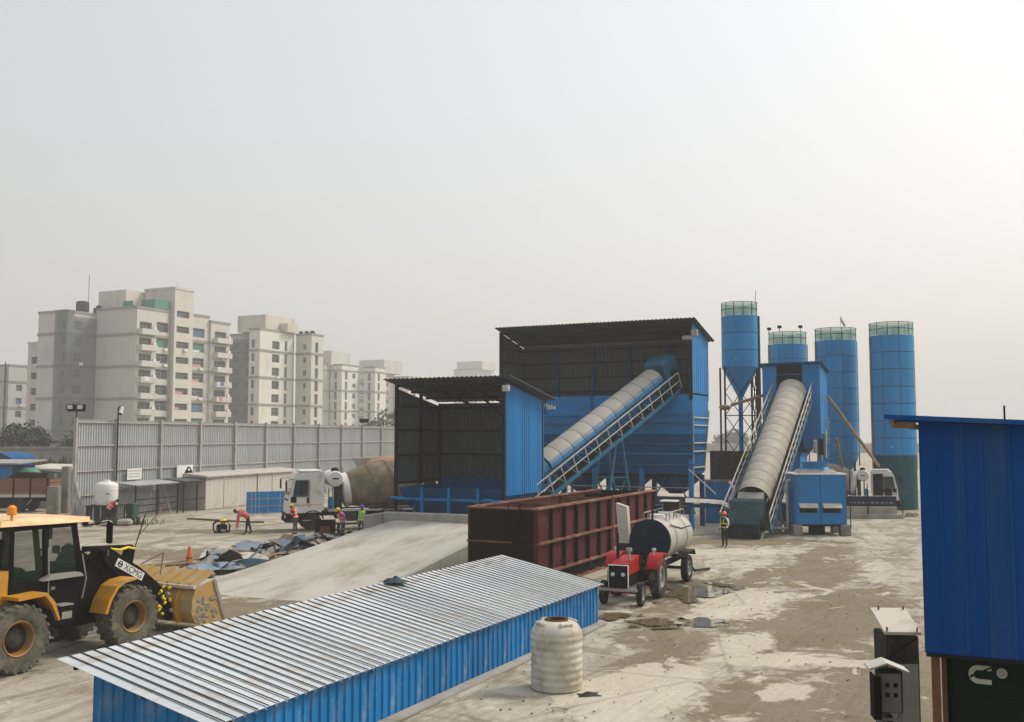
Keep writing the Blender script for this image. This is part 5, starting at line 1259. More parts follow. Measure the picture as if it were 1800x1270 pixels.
# cab: posts, panes, roof
for x0, x1 in ((-1.55, -1.52), (-.62, -.62), (.40, .18)):
    for s in (-1, 1): MB().bar((x0, s * .80, 1.98), (x1, s * .74, 3.32), .11, .11).build('cab_post', 'black', L_)
MB().box(-1.60, -.82, 3.2, .24, .82, 3.30).build('cab_top_frame', 'black', L_)
for (xa, xb, xc, xd) in ((-1.48, -.68, -.68, -1.46), (-.56, .30, .13, -.56)):
    for s in (-1, 1):
        MB().add([(xa, s * .80, 2.02), (xb, s * .80, 2.02), (xc, s * .745, 3.18), (xd, s * .745, 3.18)], [(0, 1, 2, 3)]).build('window_pane', 'glass_green', L_)
MB().add([(.40, -.75, 2.02), (.40, .75, 2.02), (.19, .70, 3.2), (.19, -.70, 3.2)], [(0, 1, 2, 3)]).build('windscreen', 'glass_green', L_)
MB().add([(-1.58, -.75, 2.05), (-1.58, .75, 2.05), (-1.55, .70, 3.2), (-1.55, -.70, 3.2)], [(0, 1, 2, 3)]).build('rear_window', 'glass_green', L_)
MB().add([(-1.95, -.93, 3.34), (.46, -.98, 3.30), (.46, .98, 3.30), (-1.95, .93, 3.34), (-1.90, -.88, 3.46), (-.9, -.84, 3.52), (.52, -.93, 3.42), (.52, .93, 3.42), (-.9, .84, 3.52), (-1.90, .88, 3.46)],
         [(0, 3, 2, 1), (0, 1, 6, 5, 4), (1, 2, 7, 6), (2, 3, 9, 8, 7), (3, 0, 4, 9), (4, 5, 8, 9), (5, 6, 7, 8)]).build('cab_roof', 'yellow_roof', L_)
MB().tube((-1.62, -.86, 3.44), (-1.62, -.86, 3.62), .03, n=6).lathe([(.10, 3.60), (.11, 3.64), (.10, 3.78), (.04, 3.83), (0, 3.83)], 14, T((-1.62, -.86, 0))).build('beacon', 'orange_lamp', L_)
MB().bbox(-1.25, -.28, 1.95, -.75, .28, 2.25, .06).bbox(-1.30, -.26, 2.2, -1.12, .26, 2.95, .06).build('seat', 'black_matte', L_)
b = MB().tube((.10, 0, 1.9), (-.15, 0, 2.45), .04, n=8)
for i in range(16):
    a, c = 2 * math.pi * i / 16, 2 * math.pi * (i + 1) / 16
    f = lambda t_: V((-.15 - .10 * math.cos(t_), .22 * math.sin(t_), 2.45 + .20 * math.cos(t_)))
    b.tube(f(a), f(c), .018, n=5)
b.build('steering_wheel', 'black', L_)
MB().prism([(-.85, 1.98), (.30, 1.98), (.20, 2.08), (-.6, 2.10)], -1.05, -.81).build('sill_shelf', 'steel_grey', L_)
MB().bar((.42, -.85, 3.2), (.95, -1.15, 3.28), .03, .03).bbox(.90, -1.25, 2.72, .99, -1.05, 3.26, .03).build('mirror', 'black', L_)
MB().bar((.42, .85, 3.2), (.95, 1.15, 3.28), .03, .03).bbox(.90, 1.05, 2.72, .99, 1.25, 3.26, .03).build('mirror', 'black', L_)
# fenders
for s in (-1, 1):
    y0, y1 = (s * 1.40, s * .80) if s < 0 else (.80, 1.40)
    b = MB().prism([(.68, 1.0), (.80, 1.34), (1.02, 1.64), (1.28, 1.76), (1.66, 1.79), (1.66, 1.74), (1.30, 1.70), (1.07, 1.58), (.87, 1.30), (.76, 1.0)], y0, y1)
    b.build('front_fender', 'yellow', L_)
    b = MB().prism([(-1.75, 1.74), (-1.0, 1.76), (-.78, 1.52), (-.62, 1.08), (-.67, 1.06), (-.86, 1.46), (-1.04, 1.69), (-1.75, 1.66)], y0, y1)
    b.build('rear_fender', 'yellow', L_)
# front tower, boom, linkage
MB().prism([(.35, 1.2), (1.75, 1.2), (1.62, 1.9), (1.30, 2.58), (1.02, 2.58), (.5, 1.9)], -.62, -.48).prism([(.35, 1.2), (1.75, 1.2), (1.62, 1.9), (1.30, 2.58), (1.02, 2.58), (.5, 1.9)], .48, .62).box(.62, -.47, 1.0, 1.2, .47, 1.9).build('loader_tower', 'black_matte', L_)
MB().box(.45, -.5, 1.9, 1.05, .5, 2.22).tube((.6, -.3, 2.2), (1.1, -.3, 2.35), .06, n=8).build('valve_block', 'black_matte', L_)
boom = [(1.02, 2.50), (1.22, 2.60), (2.35, 1.90), (2.95, 1.42), (3.45, .72), (3.55, .45), (3.35, .36), (3.0, .72), (2.55, 1.28), (1.8, 1.62), (1.15, 2.20)]
for s in (-1, 1): MB().prism(boom, s * .62 - .07, s * .62 + .07, T((0, s * .10, 0))).build('boom_arm', 'black_matte', L_)
MB().tube((2.4, -.72, 1.55), (2.4, .72, 1.55), .14, n=12).build('cross_tube', 'black_matte', L_)
MB().prism([(2.35, 1.45), (2.55, 1.45), (2.72, 2.38), (2.62, 2.48), (2.50, 2.40), (2.28, 1.8)], -.10, .10).build('bell_crank', 'black_matte', L_)
MB().bar((2.62, 0, 2.40), (1.1, 0, 2.50), .14, .14).tube((1.3, 0, 2.49), (2.55, 0, 2.42), .05, n=8).build('tilt_cylinder', 'black_matte', L_)
MB().bar((2.42, 0, 1.5), (3.45, 0, 1.05), .12, .14).build('tilt_link', 'black_matte', L_)
MB().path([(1.45, -.42, 2.50), (1.9, -.44, 2.42), (2.2, -.40, 2.46), (2.45, -.36, 2.40)], .035, 8).build('hydraulic_hose', 'hivis_yellow', L_)
for k in range(4):
    MB().path([(.45 + .1 * k, -.50, 2.15), (.75 + .12 * k, -.66, 2.35 - .06 * k), (1.15 + .1 * k, -.68, 2.0 - .1 * k), (1.35 + .1 * k, -.64, 1.5 - .06 * k), (1.0, -.52, 1.2)], .022, 6).build('hydraulic_hose', 'black', L_)
MB().path([(-.60, -.90, 1.45), (-.62, -.93, 2.0), (-.60, -.86, 2.75)], .018, 6).path([(.36, -.92, 1.4), (.44, -.95, 1.9), (.36, -.88, 2.5)], .018, 6).build('grab_rail', 'steel_grey', L_)
MB().box(-.60, -.872, 1.05, .28, -.862, 1.96).build('cab_door', 'black', L_)
MB().bbox(-.52, -.895, 1.72, -.40, -.873, 1.80, .01).build('door_handle', 'steel_grey', L_)
for s in (-1, 1):
    MB().bar((.95, s * .62, 2.3), (.95, s * .92, 2.42), .04, .04).bbox(.92, s * .92 - .10, 2.36, 1.05, s * .92 + .10, 2.56, .03).build('work_lamp', 'black', L_)
    MB().box(1.052, s * .92 - .08, 2.385, 1.058, s * .92 + .08, 2.535).build('lamp_glass', 'lamp_glass', L_)
    MB().bar((.30, s * .72, 3.36), (.52, s * .72, 3.36), .04, .04).bbox(.50, s * .72 - .09, 3.18, .60, s * .72 + .09, 3.34, .03).build('roof_lamp', 'black', L_)
MB().tube((-2.1, .35, 2.2), (-2.1, .35, 2.95), .06, n=10).build('exhaust_pipe', 'grime', L_)
for k in range(6): MB().box(-2.72, -.842, 1.45 + k * .09, -1.88, -.836, 1.49 + k * .09).build('vent_slat', 'yellow', L_)
for s in (-1, 1): MB().tube((1.1, s * .35, 1.0), (2.5, s * .45, 1.3), .07, n=8).build('lift_cylinder', 'black_matte', L_)
dx, dz = 1.25, -.70
dl = math.hypot(dx, dz)
mtx = axes((1.93, -.795, 1.93), (dx / dl, 0, dz / dl), (-dz / dl, 0, dx / dl))
pl = MB().box(-.50, -.008, -.11, .52, .0, .11).build('name_plate', 'white_paint', L_, mtx=mtx)
lettering('XCMG', .23, 'black', pl, T((.13, -.011, .0)) @ RX(R(90)))
b = MB()
arcband(b, -.36, .0, .055, .085, 0, 2 * math.pi, -.013, -.009, 16)
b.box(-.42, -.0135, -.018, -.30, -.0095, .018).build('emblem', 'black', pl)
# bucket
bprof = [(3.62, 1.28), (3.48, .95), (3.46, .62), (3.60, .36), (3.85, .24), (4.72, .20)]
b = MB(); th = .05
vs = []
for x, z in bprof: vs += [(x, -1.5, z), (x, 1.5, z), (x + .05, 1.5, z + .05), (x + .05, -1.5, z + .05)]
b.add(vs, [(4 * i + k, 4 * i + (k + 1) % 4, 4 * i + 4 + (k + 1) % 4, 4 * i + 4 + k) for i in range(len(bprof) - 1) for k in range(4)] + [(0, 1, 2, 3)])
bko = b.build('bucket', 'yellow_dusty', L_)
for s in (-1, 1):
    MB().prism([(3.60, 1.30), (4.30, 1.42), (4.74, .20), (3.85, .22), (3.58, .34), (3.44, .62), (3.46, .95)], s * 1.5 - .02, s * 1.5 + .02).build('side_plate', 'yellow_dusty', bko)
    MB().bar((4.26, s * 1.52, 1.42), (4.74, s * 1.52, .16), .07, .10).build('edge_plate', 'concrete_dark', bko)
MB().add([(3.60, -1.5, 1.28), (3.60, 1.5, 1.28), (4.28, 1.5, 1.62), (4.28, -1.5, 1.62), (3.57, -1.5, 1.33), (3.57, 1.5, 1.33), (4.26, 1.5, 1.66), (4.26, -1.5, 1.66)], [(0, 1, 2, 3), (7, 6, 5, 4), (0, 4, 5, 1), (3, 2, 6, 7), (0, 3, 7, 4), (1, 5, 6, 2)]).build('spill_guard', 'yellow_dusty', bko)
for k in range(7): MB().bar((3.58, -1.3 + k * .43, 1.36), (4.26, -1.3 + k * .43, 1.69), .05, .06).build('guard_rib', 'yellow_dusty', bko)
MB().box(3.50, -1.52, 1.25, 3.60, 1.52, 1.33).build('top_edge', 'cream', bko)
for k in (-.95, 0, .95): MB().prism([(3.56, 1.2), (3.40, .9), (3.34, .6), (3.48, .3), (3.62, .30), (3.50, .62), (3.54, .95)], k - .05, k + .05).build('back_rib', 'yellow', bko)
rb = random.Random(4)
for k in range(26):
    x, z = rb.uniform(3.66, 4.45), rb.uniform(.30, .98)
    if x > 4.62 - (z - .2) * .36: continue
    MB().ell((x, -1.525, z), (rb.uniform(.04, .12), .018, rb.uniform(.03, .09)), 9, 6, jit=.18).build('mud_cake', rb.choice(['concrete_dark', 'stone']), bko)
MB().tube((2.66, -.1, 2.3), (3.05, -.1, 3.3), .015, n=5).build('aerial', 'black', L_)
MB().path([(2.75, -.3, 1.95), (3.4, -.45, 2.2), (3.25, -.5, 1.6)], .015, 5).build('level_indicator', 'rust', L_)
for k in range(14):
    MB().bbox(-.05, -.03, -.04, .05, .03, .04, .015, T((3.0 + random.uniform(-.15, .3), -.85 + random.uniform(-.06, .05), .62 + k * .055)) @ RX(random.uniform(0, 3)) @ RZ(random.uniform(0, 3))).build('garland_tuft', random.choice(['helmet_yellow', 'hivis_yellow', 'tarp_white']), L_)

# ---------------------------------------------------------------- red tractor
TR = thing('farm_tractor', 'red farm tractor facing the camera, hitched to the water bowser', 'tractor', (4.30, 34.75, 0), math.atan2(-.927, -.375))
for s in (-1, 1):
    wheel(TR, 0, s * .72, .69, .34, .36, s, 'rubber', 'steel_grey', 'ag')
    wheel(TR, 1.92, s * .62, .38, .19, .21, s, 'rubber_black', 'steel_grey', 'rib', steer=R(4))
MB().bbox(.35, -.24, .55, 2.25, .24, .95, .05).build('engine_block', 'black_matte', TR)
MB().tube((0, -.6, .69), (0, .6, .69), .13, n=10).bbox(-.35, -.28, .5, .4, .28, .95, .06).build('rear_axle', 'black_matte', TR)
MB().bar((1.92, -.55, .42), (1.92, .55, .42), .10, .10).build('front_axle', 'black_matte', TR)
MB().prism([(.75, .98), (2.28, .98), (2.30, 1.22), (2.22, 1.34), (.75, 1.48)], -.27, .27).build('bonnet', 'red_paint', TR)
MB().box(.78, -.285, .98, 2.2, -.272, 1.12).box(.78, .272, .98, 2.2, .285, 1.12).build('side_panel', 'red_paint', TR)
MB().bbox(2.30, -.31, .60, 2.40, .31, 1.30, .04).build('grille', 'black', TR)
MB().box(2.31, -.325, .62, 2.39, -.312, 1.31).box(2.31, .312, .62, 2.39, .325, 1.31).box(2.31, -.325, 1.302, 2.39, .325, 1.32).build('grille_surround', 'white_paint', TR)
for s in (-1, 1): MB().tube((2.38, s * .17, 1.03), (2.43, s * .17, 1.03), .065, n=12).build('headlight', 'lamp_glass', TR)
MB().box(2.36, -.62, .50, 2.46, .62, .58).build('front_bumper', 'steel_grey', TR)
MB().box(2.2, -.27, .45, 2.36, .27, .62).build('weight_bracket', 'red_paint', TR)
for s in (-1, 1):
    curved_fender(TR, 0, .69, .76, s * .72 - .24, s * .72 + .24, 25, 120, 'red_paint', .05)
    MB().prism([(-.38, 1.32), (.66, 1.0), (.55, .8), (-.3, .9)], s * .46 - .02, s * .46 + .02).build('fender_side', 'red_paint', TR)
MB().tube((1.35, -.30, 1.40), (1.35, -.30, 2.25), .035, n=8).tube((1.35, -.30, 1.42), (1.35, -.30, 1.85), .055, n=8).build('exhaust_stack', 'black', TR)
MB().tube((1.7, .18, 1.42), (1.7, .18, 1.72), .05, n=8).tube((1.7, .18, 1.70), (1.7, .18, 1.80), .10, n=12).build('air_intake', 'steel_grey', TR)
b = MB().tube((.72, 0, 1.4), (.48, 0, 1.68), .03, n=8)
for i in range(16):
    a, c = 2 * math.pi * i / 16, 2 * math.pi * (i + 1) / 16
    f = lambda t_: V((.48 - .13 * math.cos(t_), .22 * math.sin(t_), 1.68 + .16 * math.cos(t_)))
    b.tube(f(a), f(c), .018, n=5)
b.build('steering_wheel', 'black', TR)
MB().box(.55, -.3, .98, .78, .3, 1.45).build('dash', 'black_matte', TR)
MB().bbox(-.25, -.24, 1.08, .2, .24, 1.22, .05).bbox(-.32, -.24, 1.2, -.22, .24, 1.5, .04).build('seat', 'black_matte', TR)
MB().box(.1, -.75, .45, .6, -.3, .5).box(.1, .3, .45, .6, .75, .5).build('foot_plate', 'black', TR)
for s in (-1, 1): MB().bar((.3, s * .66, 1.35), (.3, s * .66, 1.6), .03, .03).bbox(.27, s * .66 - .07, 1.56, .33, s * .66 + .07, 1.68, .02).build('rear_lamp', 'lamp_glass', TR)
# ---------------------------------------------------------------- water bowser trailer
BW_ = thing('water_bowser', 'cream tanker trailer with navy front disc behind the red tractor', 'tanker trailer', (4.99, 36.6, 0), math.atan2(-.917, -.40))
m_ = T((0, 0, 1.68)) @ RY(R(-90))
MB().lathe([(.765, 0.0), (.765, 3.4)], 40, m_, close=False).build('tank_shell', 'tank_cream', BW_, smooth=True)
MB().lathe([(0, -.05), (.5, -.045), (.74, -.02), (.772, .0), (.772, .05)], 40, m_, close=False).build('front_disc', 'tank_navy', BW_, smooth=True)
MB().lathe([(.768, 3.36), (.768, 3.42), (.6, 3.50), (0, 3.53)], 40, m_, close=False).build('rear_disc', 'tank_cream', BW_, smooth=True)
for x in (-.9, -2.5): MB().lathe([(.775, 0), (.785, .01), (.785, .05), (.775, .06)], 40, T((x, 0, 1.68)) @ RY(R(-90)), close=False).build('strap', 'steel_grey', BW_)
MB().box(-3.3, -.42, .72, .1, -.30, .90).box(-3.3, .30, .72, .1, .42, .90).box(-3.2, -.3, .78, -3.1, .3, .88).build('chassis', 'black_matte', BW_)
MB().bar((.1, 0, .75), (1.55, 0, .62), .10, .12).bar((0, -.35, .78), (.9, 0, .70), .08, .1).bar((0, .35, .78), (.9, 0, .70), .08, .1).build('drawbar', 'black_matte', BW_)
for s in (-1, 1):
    wheel(BW_, -2.1, s * .82, .50, .26, .27, s, 'rubber_black', 'steel_grey', 'rib')
    b = MB().prism([(-2.72, .95), (-2.55, 1.12), (-1.65, 1.12), (-1.48, .95), (-1.46, .98), (-1.62, 1.17), (-2.58, 1.17), (-2.75, .98)], s * .82 - .2, s * .82 + .2)
    b.build('mudguard', 'grime', BW_)
MB().tube((-2.1, -.8, .5), (-2.1, .8, .5), .06, n=8).build('axle', 'black', BW_)
b = MB()
for y in (-.42, .42):
    b.tube((-.7, y, 2.62), (-3.3, y, 2.62), .022, n=6)
    for k in range(6): b.tube((-.7 - k * .52, y, 2.33), (-.7 - k * .52, y, 2.62), .018, n=5)
b.build('top_rail', 'steel_grey', BW_)
for x in (-1.0, -2.2): MB().tube((x, 0, 2.38), (x, 0, 2.56), .28, n=18).build('manhole', 'white_paint', BW_)
MB().box(-3.3, -.25, 2.62, -2.9, .35, 2.92).build('pump_box', 'grime', BW_)
MB().box(-2.95, -.28, 2.93, -2.4, .35, 2.98).build('pump_lid', 'white_paint', BW_)
MB().path([(-.5, .62, 2.22), (-1.8, .72, 2.0), (-3.35, .70, 1.98)], .02, 6).build('hose', 'black', BW_)
MB().path([(-3.5, .1, 1.2), (-3.8, .3, .7), (-4.3, .6, .12), (-5.6, .9, .06)], .05, 8).build('outlet_hose', 'black', BW_)
MB().tube((.07, .12, 1.0), (.07, .12, 3.1), .04, n=8).build('stand_pipe', 'tank_navy', BW_)
# pale duct leaning on the steel tank
D = thing('leaning_duct', 'pale rectangular duct piece standing against the maroon tank behind tractor', 'duct', (4.18, 37.4, 0), R(-24))
MB().box(-.2, -.14, 0, .2, .14, 1.5).build('stand', 'grime', D)
MB().prism([(-.20, 1.52), (.20, 1.52), (.12, 2.85), (-.30, 2.98)], -.14, .14).build('duct', 'cream', D)

# ---------------------------------------------------------------- transit mixers
def mixer(label, loc, rz, drum_m, cab_m, flip=1, shaded_doorway=False):
    t = thing('mixer_truck', label, 'mixer truck', loc, rz, 'concrete mixer trucks')
    side = flip
    for s in (-1, 1):
        wheel(t, -1.45, s * 1.02, .52, .30, .29, s, 'rubber_black', 'grime', 'rib')
        for x in (-5.3, -6.7): wheel(t, x, s * .98, .52, .50, .29, s, 'rubber_black', 'grime', 'rib')
    MB().box(-8.6, -.5, .85, -.3, -.35, 1.10).box(-8.6, .35, .85, -.3, .5, 1.10).box(-8.5, -.34, .9, -8.35, .34, 1.05).build('chassis', 'black_matte', t)
    MB().prism([(-.02, 1.05), (-.10, 1.9), (-.36, 3.05), (-.55, 3.35), (-2.05, 3.40), (-2.1, 1.55), (-2.05, 1.25), (-1.98, 1.22), (-1.95, 1.10)], -1.18, 1.18).build('cab', cab_m, t)
    MB().prism([(.06, .55), (.06, 1.04), (-.75, 1.04), (-.80, .55)], -1.20, 1.20).build('bumper', 'black_matte', t)
    MB().add([(-.12, -1.0, 2.05), (-.12, 1.0, 2.05), (-.355, .95, 2.95), (-.355, -.95, 2.95)], [(0, 1, 2, 3)]).build('windscreen', 'glass', t)
    for s in (-1, 1):
        y = s * 1.186
        MB().add([(-.35, y, 2.05), (-1.15, y, 2.05), (-1.15, y, 2.90), (-.50, y, 2.90)], [(0, 1, 2, 3)]).build('window', 'glass', t)
        fr = MB()
        for a, c in (((-.33, 2.02), (-1.18, 2.02)), ((-1.18, 2.02), (-1.18, 2.93)), ((-1.18, 2.93), (-.48, 2.93)), ((-.48, 2.93), (-.33, 2.02)), ((-.78, 2.02), (-.80, 2.93))):
            fr.bar((a[0], y + s * .01, a[1]), (c[0], y + s * .01, c[1]), .03, .06, up=(0, 1, 0))
        fr.build('window_frame', 'black', t)
        MB().box(-1.28, y - .008, 1.35, -1.24, y + .012, 2.95).build('door_seam', 'steel_grey', t)
        MB().bbox(-1.22, y - .01, 1.62, -1.10, y + .03, 1.95, .02).build('door_handle', 'black', t)
        MB().bbox(-.52, y - .01, 1.68, -.20, y + .02, 2.0, .02).build('quarter_panel', 'black', t)
        MB().bar((-.35, s * 1.18, 3.0), (.12, s * 1.45, 2.95), .03, .03).bbox(.05, s * 1.45 - .10, 2.35, .14, s * 1.45 + .10, 2.92, .03).build('mirror', 'black', t)
        MB().bbox(.02, s * .85 - .18, .78, .09, s * .85 + .18, .98, .03).build('headlight', 'lamp_glass', t)
        curved_fender(t, -1.45, .55, .62, s * 1.02 - .20, s * 1.02 + .20, 15, 165, 'black_matte', .05)
        curved_fender(t, -6.0, -.10, 1.35, s * .98 - .28, s * .98 + .28, 50, 130, 'black_matte', .03)
        MB().bbox(-4.4, s * .95 - .25, .55, -3.0, s * .95 + .25, 1.05, .08).build('side_tank', 'grime', t)
    MB().box(-.16, -.9, 1.45, -.085, .9, 1.85).build('grille', 'black', t)
    MB().bbox(-1.98, -1.0, 3.41, -.7, 1.0, 3.50, .04).build('roof_cap', cab_m, t)
    MB().box(-2.8, -1.12, 1.12, -2.35, 1.12, 1.24).box(-4.6, -1.15, 1.12, -2.9, -1.0, 1.22).box(-8.4, 1.0, 1.12, -2.9, 1.15, 1.22).box(-8.4, -1.15, 1.12, -4.7, -1.0, 1.22).build('deck_frame', 'pale_steel', t)
    ax0, ax1 = V((-3.2, 0, 2.25)), V((-8.2, 0, 3.15))
    q = (ax1 - ax0).to_track_quat('Z', 'Y').to_matrix().to_4x4()
    dmx = T(ax0) @ q
    MB().lathe([(.80, .28), (.98, .45), (1.22, 1.3), (1.30, 2.1), (1.28, 2.8), (.95, 4.0), (.58, 4.9), (.52, 4.9), (.3, 4.2)], 40, dmx, close=False).build('drum', drum_m, t, smooth=True)
    MB().lathe([(0, -.05), (.55, 0), (.93, .08), (1.0, .14), (1.005, .46), (.97, .465)], 40, dmx, close=False).build('drum_end', 'white_paint', t, smooth=True)
    sp = MB()
    for k in range(60):
        a = k * .25; tt = 1.3 + k * .045; r = 1.22 if tt < 1.4 else (1.30 if tt < 2.9 else 1.28 - (tt - 2.9) * .27)
        a2 = (k + 1) * .25; t2 = 1.3 + (k + 1) * .045
        sp.tube(dmx @ V((r * math.cos(a), r * math.sin(a), tt)), dmx @ V((r * math.cos(a2), r * math.sin(a2), t2)), .02, n=4, cap=False)
    sp.build('weld_seam', drum_m, t)
    MB().box(-3.2, -.7, 1.1, -2.9, .7, 2.6).build('drum_pedestal', 'grime', t)
    # transverse water tank showing its round end
    wt = MB().lathe([(0, -1.22), (.40, -1.20), (.46, -1.12), (.46, 1.12), (.40, 1.20), (0, 1.22)], 28, T((-2.72, 0, 2.98)) @ RX(R(90)), close=False).build('water_tank', 'white_paint', t, smooth=True)
    MB().box(-2.90, side * 1.225 - .01, 2.96, -2.55, side * 1.225 + .012, 3.04).build('tank_mark', 'grime', wt)
    MB().bbox(-2.95, side * .5, 3.3, -2.55, side * .9, 3.62, .08).build('intake_hood', 'black_matte', t)
    MB().tube((-2.65, side * .8, 1.2), (-2.65, side * .8, 2.55), .06, n=8).tube((-2.42, side * .7, 1.2), (-2.42, side * .7, 2.4), .04, n=8).build('pipe', 'pale_steel', t)
    MB().tube((-2.45, side * .95, 1.55), (-2.45, side * .95, 1.62), .01, n=6).bbox(-2.65, side * .7, 1.3, -2.35, side * 1.1, 1.95, .12).build('blue_drum', 'blue_steel', t)
    MB().bar((-8.0, -.6, 1.1), (-7.6, -.5, 2.6), .12, .12).bar((-8.0, .6, 1.1), (-7.6, .5, 2.6), .12, .12).build('rear_stand', 'grime', t)
    MB().lathe([(.35, 0), (.75, .7)], 16, T((-8.35, 0, 3.2)), close=False).build('charge_hopper', 'pale_steel', t)
    b = MB()
    for i in range(6):
        a0, a1 = math.pi + math.pi * i / 6, math.pi + math.pi * (i + 1) / 6
        b.add([(-8.2, .3 * math.cos(a0), 2.2 + .3 * math.sin(a0)), (-8.2, .3 * math.cos(a1), 2.2 + .3 * math.sin(a1)), (-9.4, .3 * math.cos(a1), 1.5 + .3 * math.sin(a1)), (-9.4, .3 * math.cos(a0), 1.5 + .3 * math.sin(a0))], [(0, 1, 2, 3)])
    b.build('discharge_chute', 'pale_steel', t)
    MB().box(-2.11, -1.1, 1.6, -2.055, 1.1, 3.3).build('cab_rear_panel', 'cream', t)
    for s in (-1, 1):
        MB().box(-1.95, s * 1.184 - .004, 1.50, -.20, s * 1.184 + .006, 1.54).build('trim_stripe', 'yellow', t)
        MB().box(-1.35, s * 1.15 - .05, .62, -.85, s * 1.15 + .05, .68).build('cab_step', 'steel_grey', t)
    if shaded_doorway: MB().box(-1.98, -1.196, 1.35, -1.22, -1.184, 3.15).box(-1.12, -1.200, 1.35, -.55, -1.190, 2.0).build('doorway_shade', 'black_matte', t)  # flat black panels paint the shade inside the cab
    return t
mixer('white-cab concrete mixer truck with muddy brown drum beside the hopper shed', (-13.15, 58.4, 0), R(199), 'drum', 'white_paint', 1)
mixer('second mixer truck with orange drum mostly hidden behind the hopper shed', (-2.85, 69.4, 0), R(-19), 'drum_orange', 'white_paint', 1)
MT = mixer('mixer truck with grey drum parked beneath the silos facing away to the right', (27.7, 72.2, 0), R(-19), 'drum_grey', 'white_paint', -1, True)
MT.scale = (.88, .88, .88)

# ---------------------------------------------------------------- stake-sided lorry at the left
LO = thing('stake_lorry', 'lorry with brown slatted side boards cut by the left photo edge', 'lorry', (-33.2, 73.4, 0), R(180))
BL = 6.2
MB().box(0.05, -1.15, 1.02, BL, 1.15, 1.16).build('bed', 'black_matte', LO)
MB().box(0, 1.15, 1.08, BL, 1.22, 1.28).box(0, -1.22, 1.08, BL, -1.15, 1.28).build('side_rail', 'cream', LO)
for k in range(4):
    for s in (-1, 1): MB().box(.02, s * 1.16 - .025, 1.32 + k * .27, BL, s * 1.16 + .025, 1.32 + k * .27 + .21).build('side_board', 'wood_brown', LO)
    MB().box(-.03, -1.13, 1.32 + k * .27, .02, 1.13, 1.32 + k * .27 + .21).build('tail_board', 'wood_brown', LO)
for k in range(6):
    x = .1 + k * (BL - .2) / 5
    for s in (-1, 1): MB().box(x - .05, s * 1.19 + (.0 if s > 0 else -.06), 1.1, x + .05, s * 1.19 + (.06 if s > 0 else 0), 2.46).build('stake', 'maroon_dark', LO)
for x in (2.15,):
    for s in (-1, 1): wheel(LO, x, s * .98, .52, .5, .29, s, 'rubber_black', 'grime', 'rib')
for s in (-1, 1): wheel(LO, 7.0, s * 1.0, .52, .3, .29, s, 'rubber_black', 'grime', 'rib')
MB().box(0, -.45, .75, 8.5, -.3, 1.0).box(0, .3, .75, 8.5, .45, 1.0).build('chassis', 'black_matte', LO)
MB().bar((1.2, 1.1, .95), (1.55, 1.1, .55), .06, .06).bar((3.9, 1.1, 1.0), (3.9, 1.1, .25), .10, .06).build('mudflap_stay', 'steel_grey', LO)
MB().prism([(6.4, .8), (8.6, .8), (8.5, 2.0), (8.2, 2.9), (6.4, 2.9)], -1.15, 1.15).build('cab', 'pipe_brown', LO)
kb = MB().bbox(-36.0, 76.2, 0, -31.9, 76.8, .7, .05)
tag(kb.build('kerb_block', 'concrete'), 'pale concrete block lying beyond the lorry tail', 'block')

# ---------------------------------------------------------------- blue cooling unit in the yard
CU = thing('cooling_unit', 'blue box unit with funnel top and two louvres on concrete feet', 'cooling unit', (17.0, 56.0, 0), -R(3))
for s in (-1, 1): MB().box(s * .68 - .66, -.5, .62, s * .68 + .66, 1.6, 3.3).build('body_panel', 'blue_steel', CU)
MB().box(-1.42, -.42, .6, 1.42, 1.65, 3.25).build('casing', 'blue_steel', CU)
MB().box(-1.45, -.55, 3.32, 1.45, 1.7, 3.40).build('top_flange', 'white_paint', CU)
for x in (-.68, .60):
    b = MB().add([(x - .50, -.52, 1.72), (x + .50, -.52, 1.72), (x + .50, -.78, 1.52), (x - .50, -.78, 1.52), (x - .50, -.52, 1.76), (x + .50, -.52, 1.76), (x + .50, -.78, 1.56), (x - .50, -.78, 1.56)], [(0, 3, 2, 1), (4, 5, 6, 7), (0, 1, 5, 4), (1, 2, 6, 5), (2, 3, 7, 6), (3, 0, 4, 7)])
    b.build('louvre_hood', 'cream', CU)
    MB().box(x - .47, -.53, 1.25, x + .47, -.51, 1.68).build('louvre_opening', 'black', CU)
frustum(MB(), (-1.05, -.35, 1.05, 1.45), 3.42, (-.80, -.1, .80, 1.2), 3.62).build('funnel_base', 'steel_grey', CU)
MB().lathe([(.80, 3.60), (.68, 3.74), (.70, 3.86), (.82, 4.02)], 28, T((0, .55, 0)), close=False).build('fan_ring', 'blue_steel', CU, smooth=True)
for x0, x1 in ((-1.55, -1.02), (1.05, 1.6)): [MB().bbox(x0, ya, 0, x1, yb, .60, .03).build('concrete_foot', 'concrete_dark', CU) for ya, yb in ((-.62, -.02), (1.2, 1.7))]
MB().box(-1.4, -.45, .5, 1.4, 1.65, .60).build('base_frame', 'black_matte', CU)
MB().bbox(-.4, .2, 0, .4, .8, .5, .05).build('sump', 'black_matte', CU)
MB().tube((1.58, -.6, .4), (1.58, -.6, 3.7), .03, n=6).build('side_pole', 'dark_steel', CU)
PI_ = thing('water_pipe', 'pale steel water pipe running from conveyor foot to the blue unit', 'pipe', (13.0, 56.4, 0), 0)
MB().path([(0, 0, .35), (2.35, -.1, .33), (2.35, -.1, 2.95), (2.55, -.1, 3.0)], .075, 8).build('pipe', 'pale_steel', PI_)
MB().path([(.2, .8, .95), (2.0, .7, .9)], .10, 8).build('pipe', 'steel_grey', PI_)
MB().tube((1.75, .5, .45), (2.05, .5, .45), .33, n=16).tube((1.8, .5, .7), (1.8, .5, 1.25), .10, n=8).bbox(1.5, .3, 0, 2.2, .75, .2, .03).build('pump', 'steel_grey', PI_)
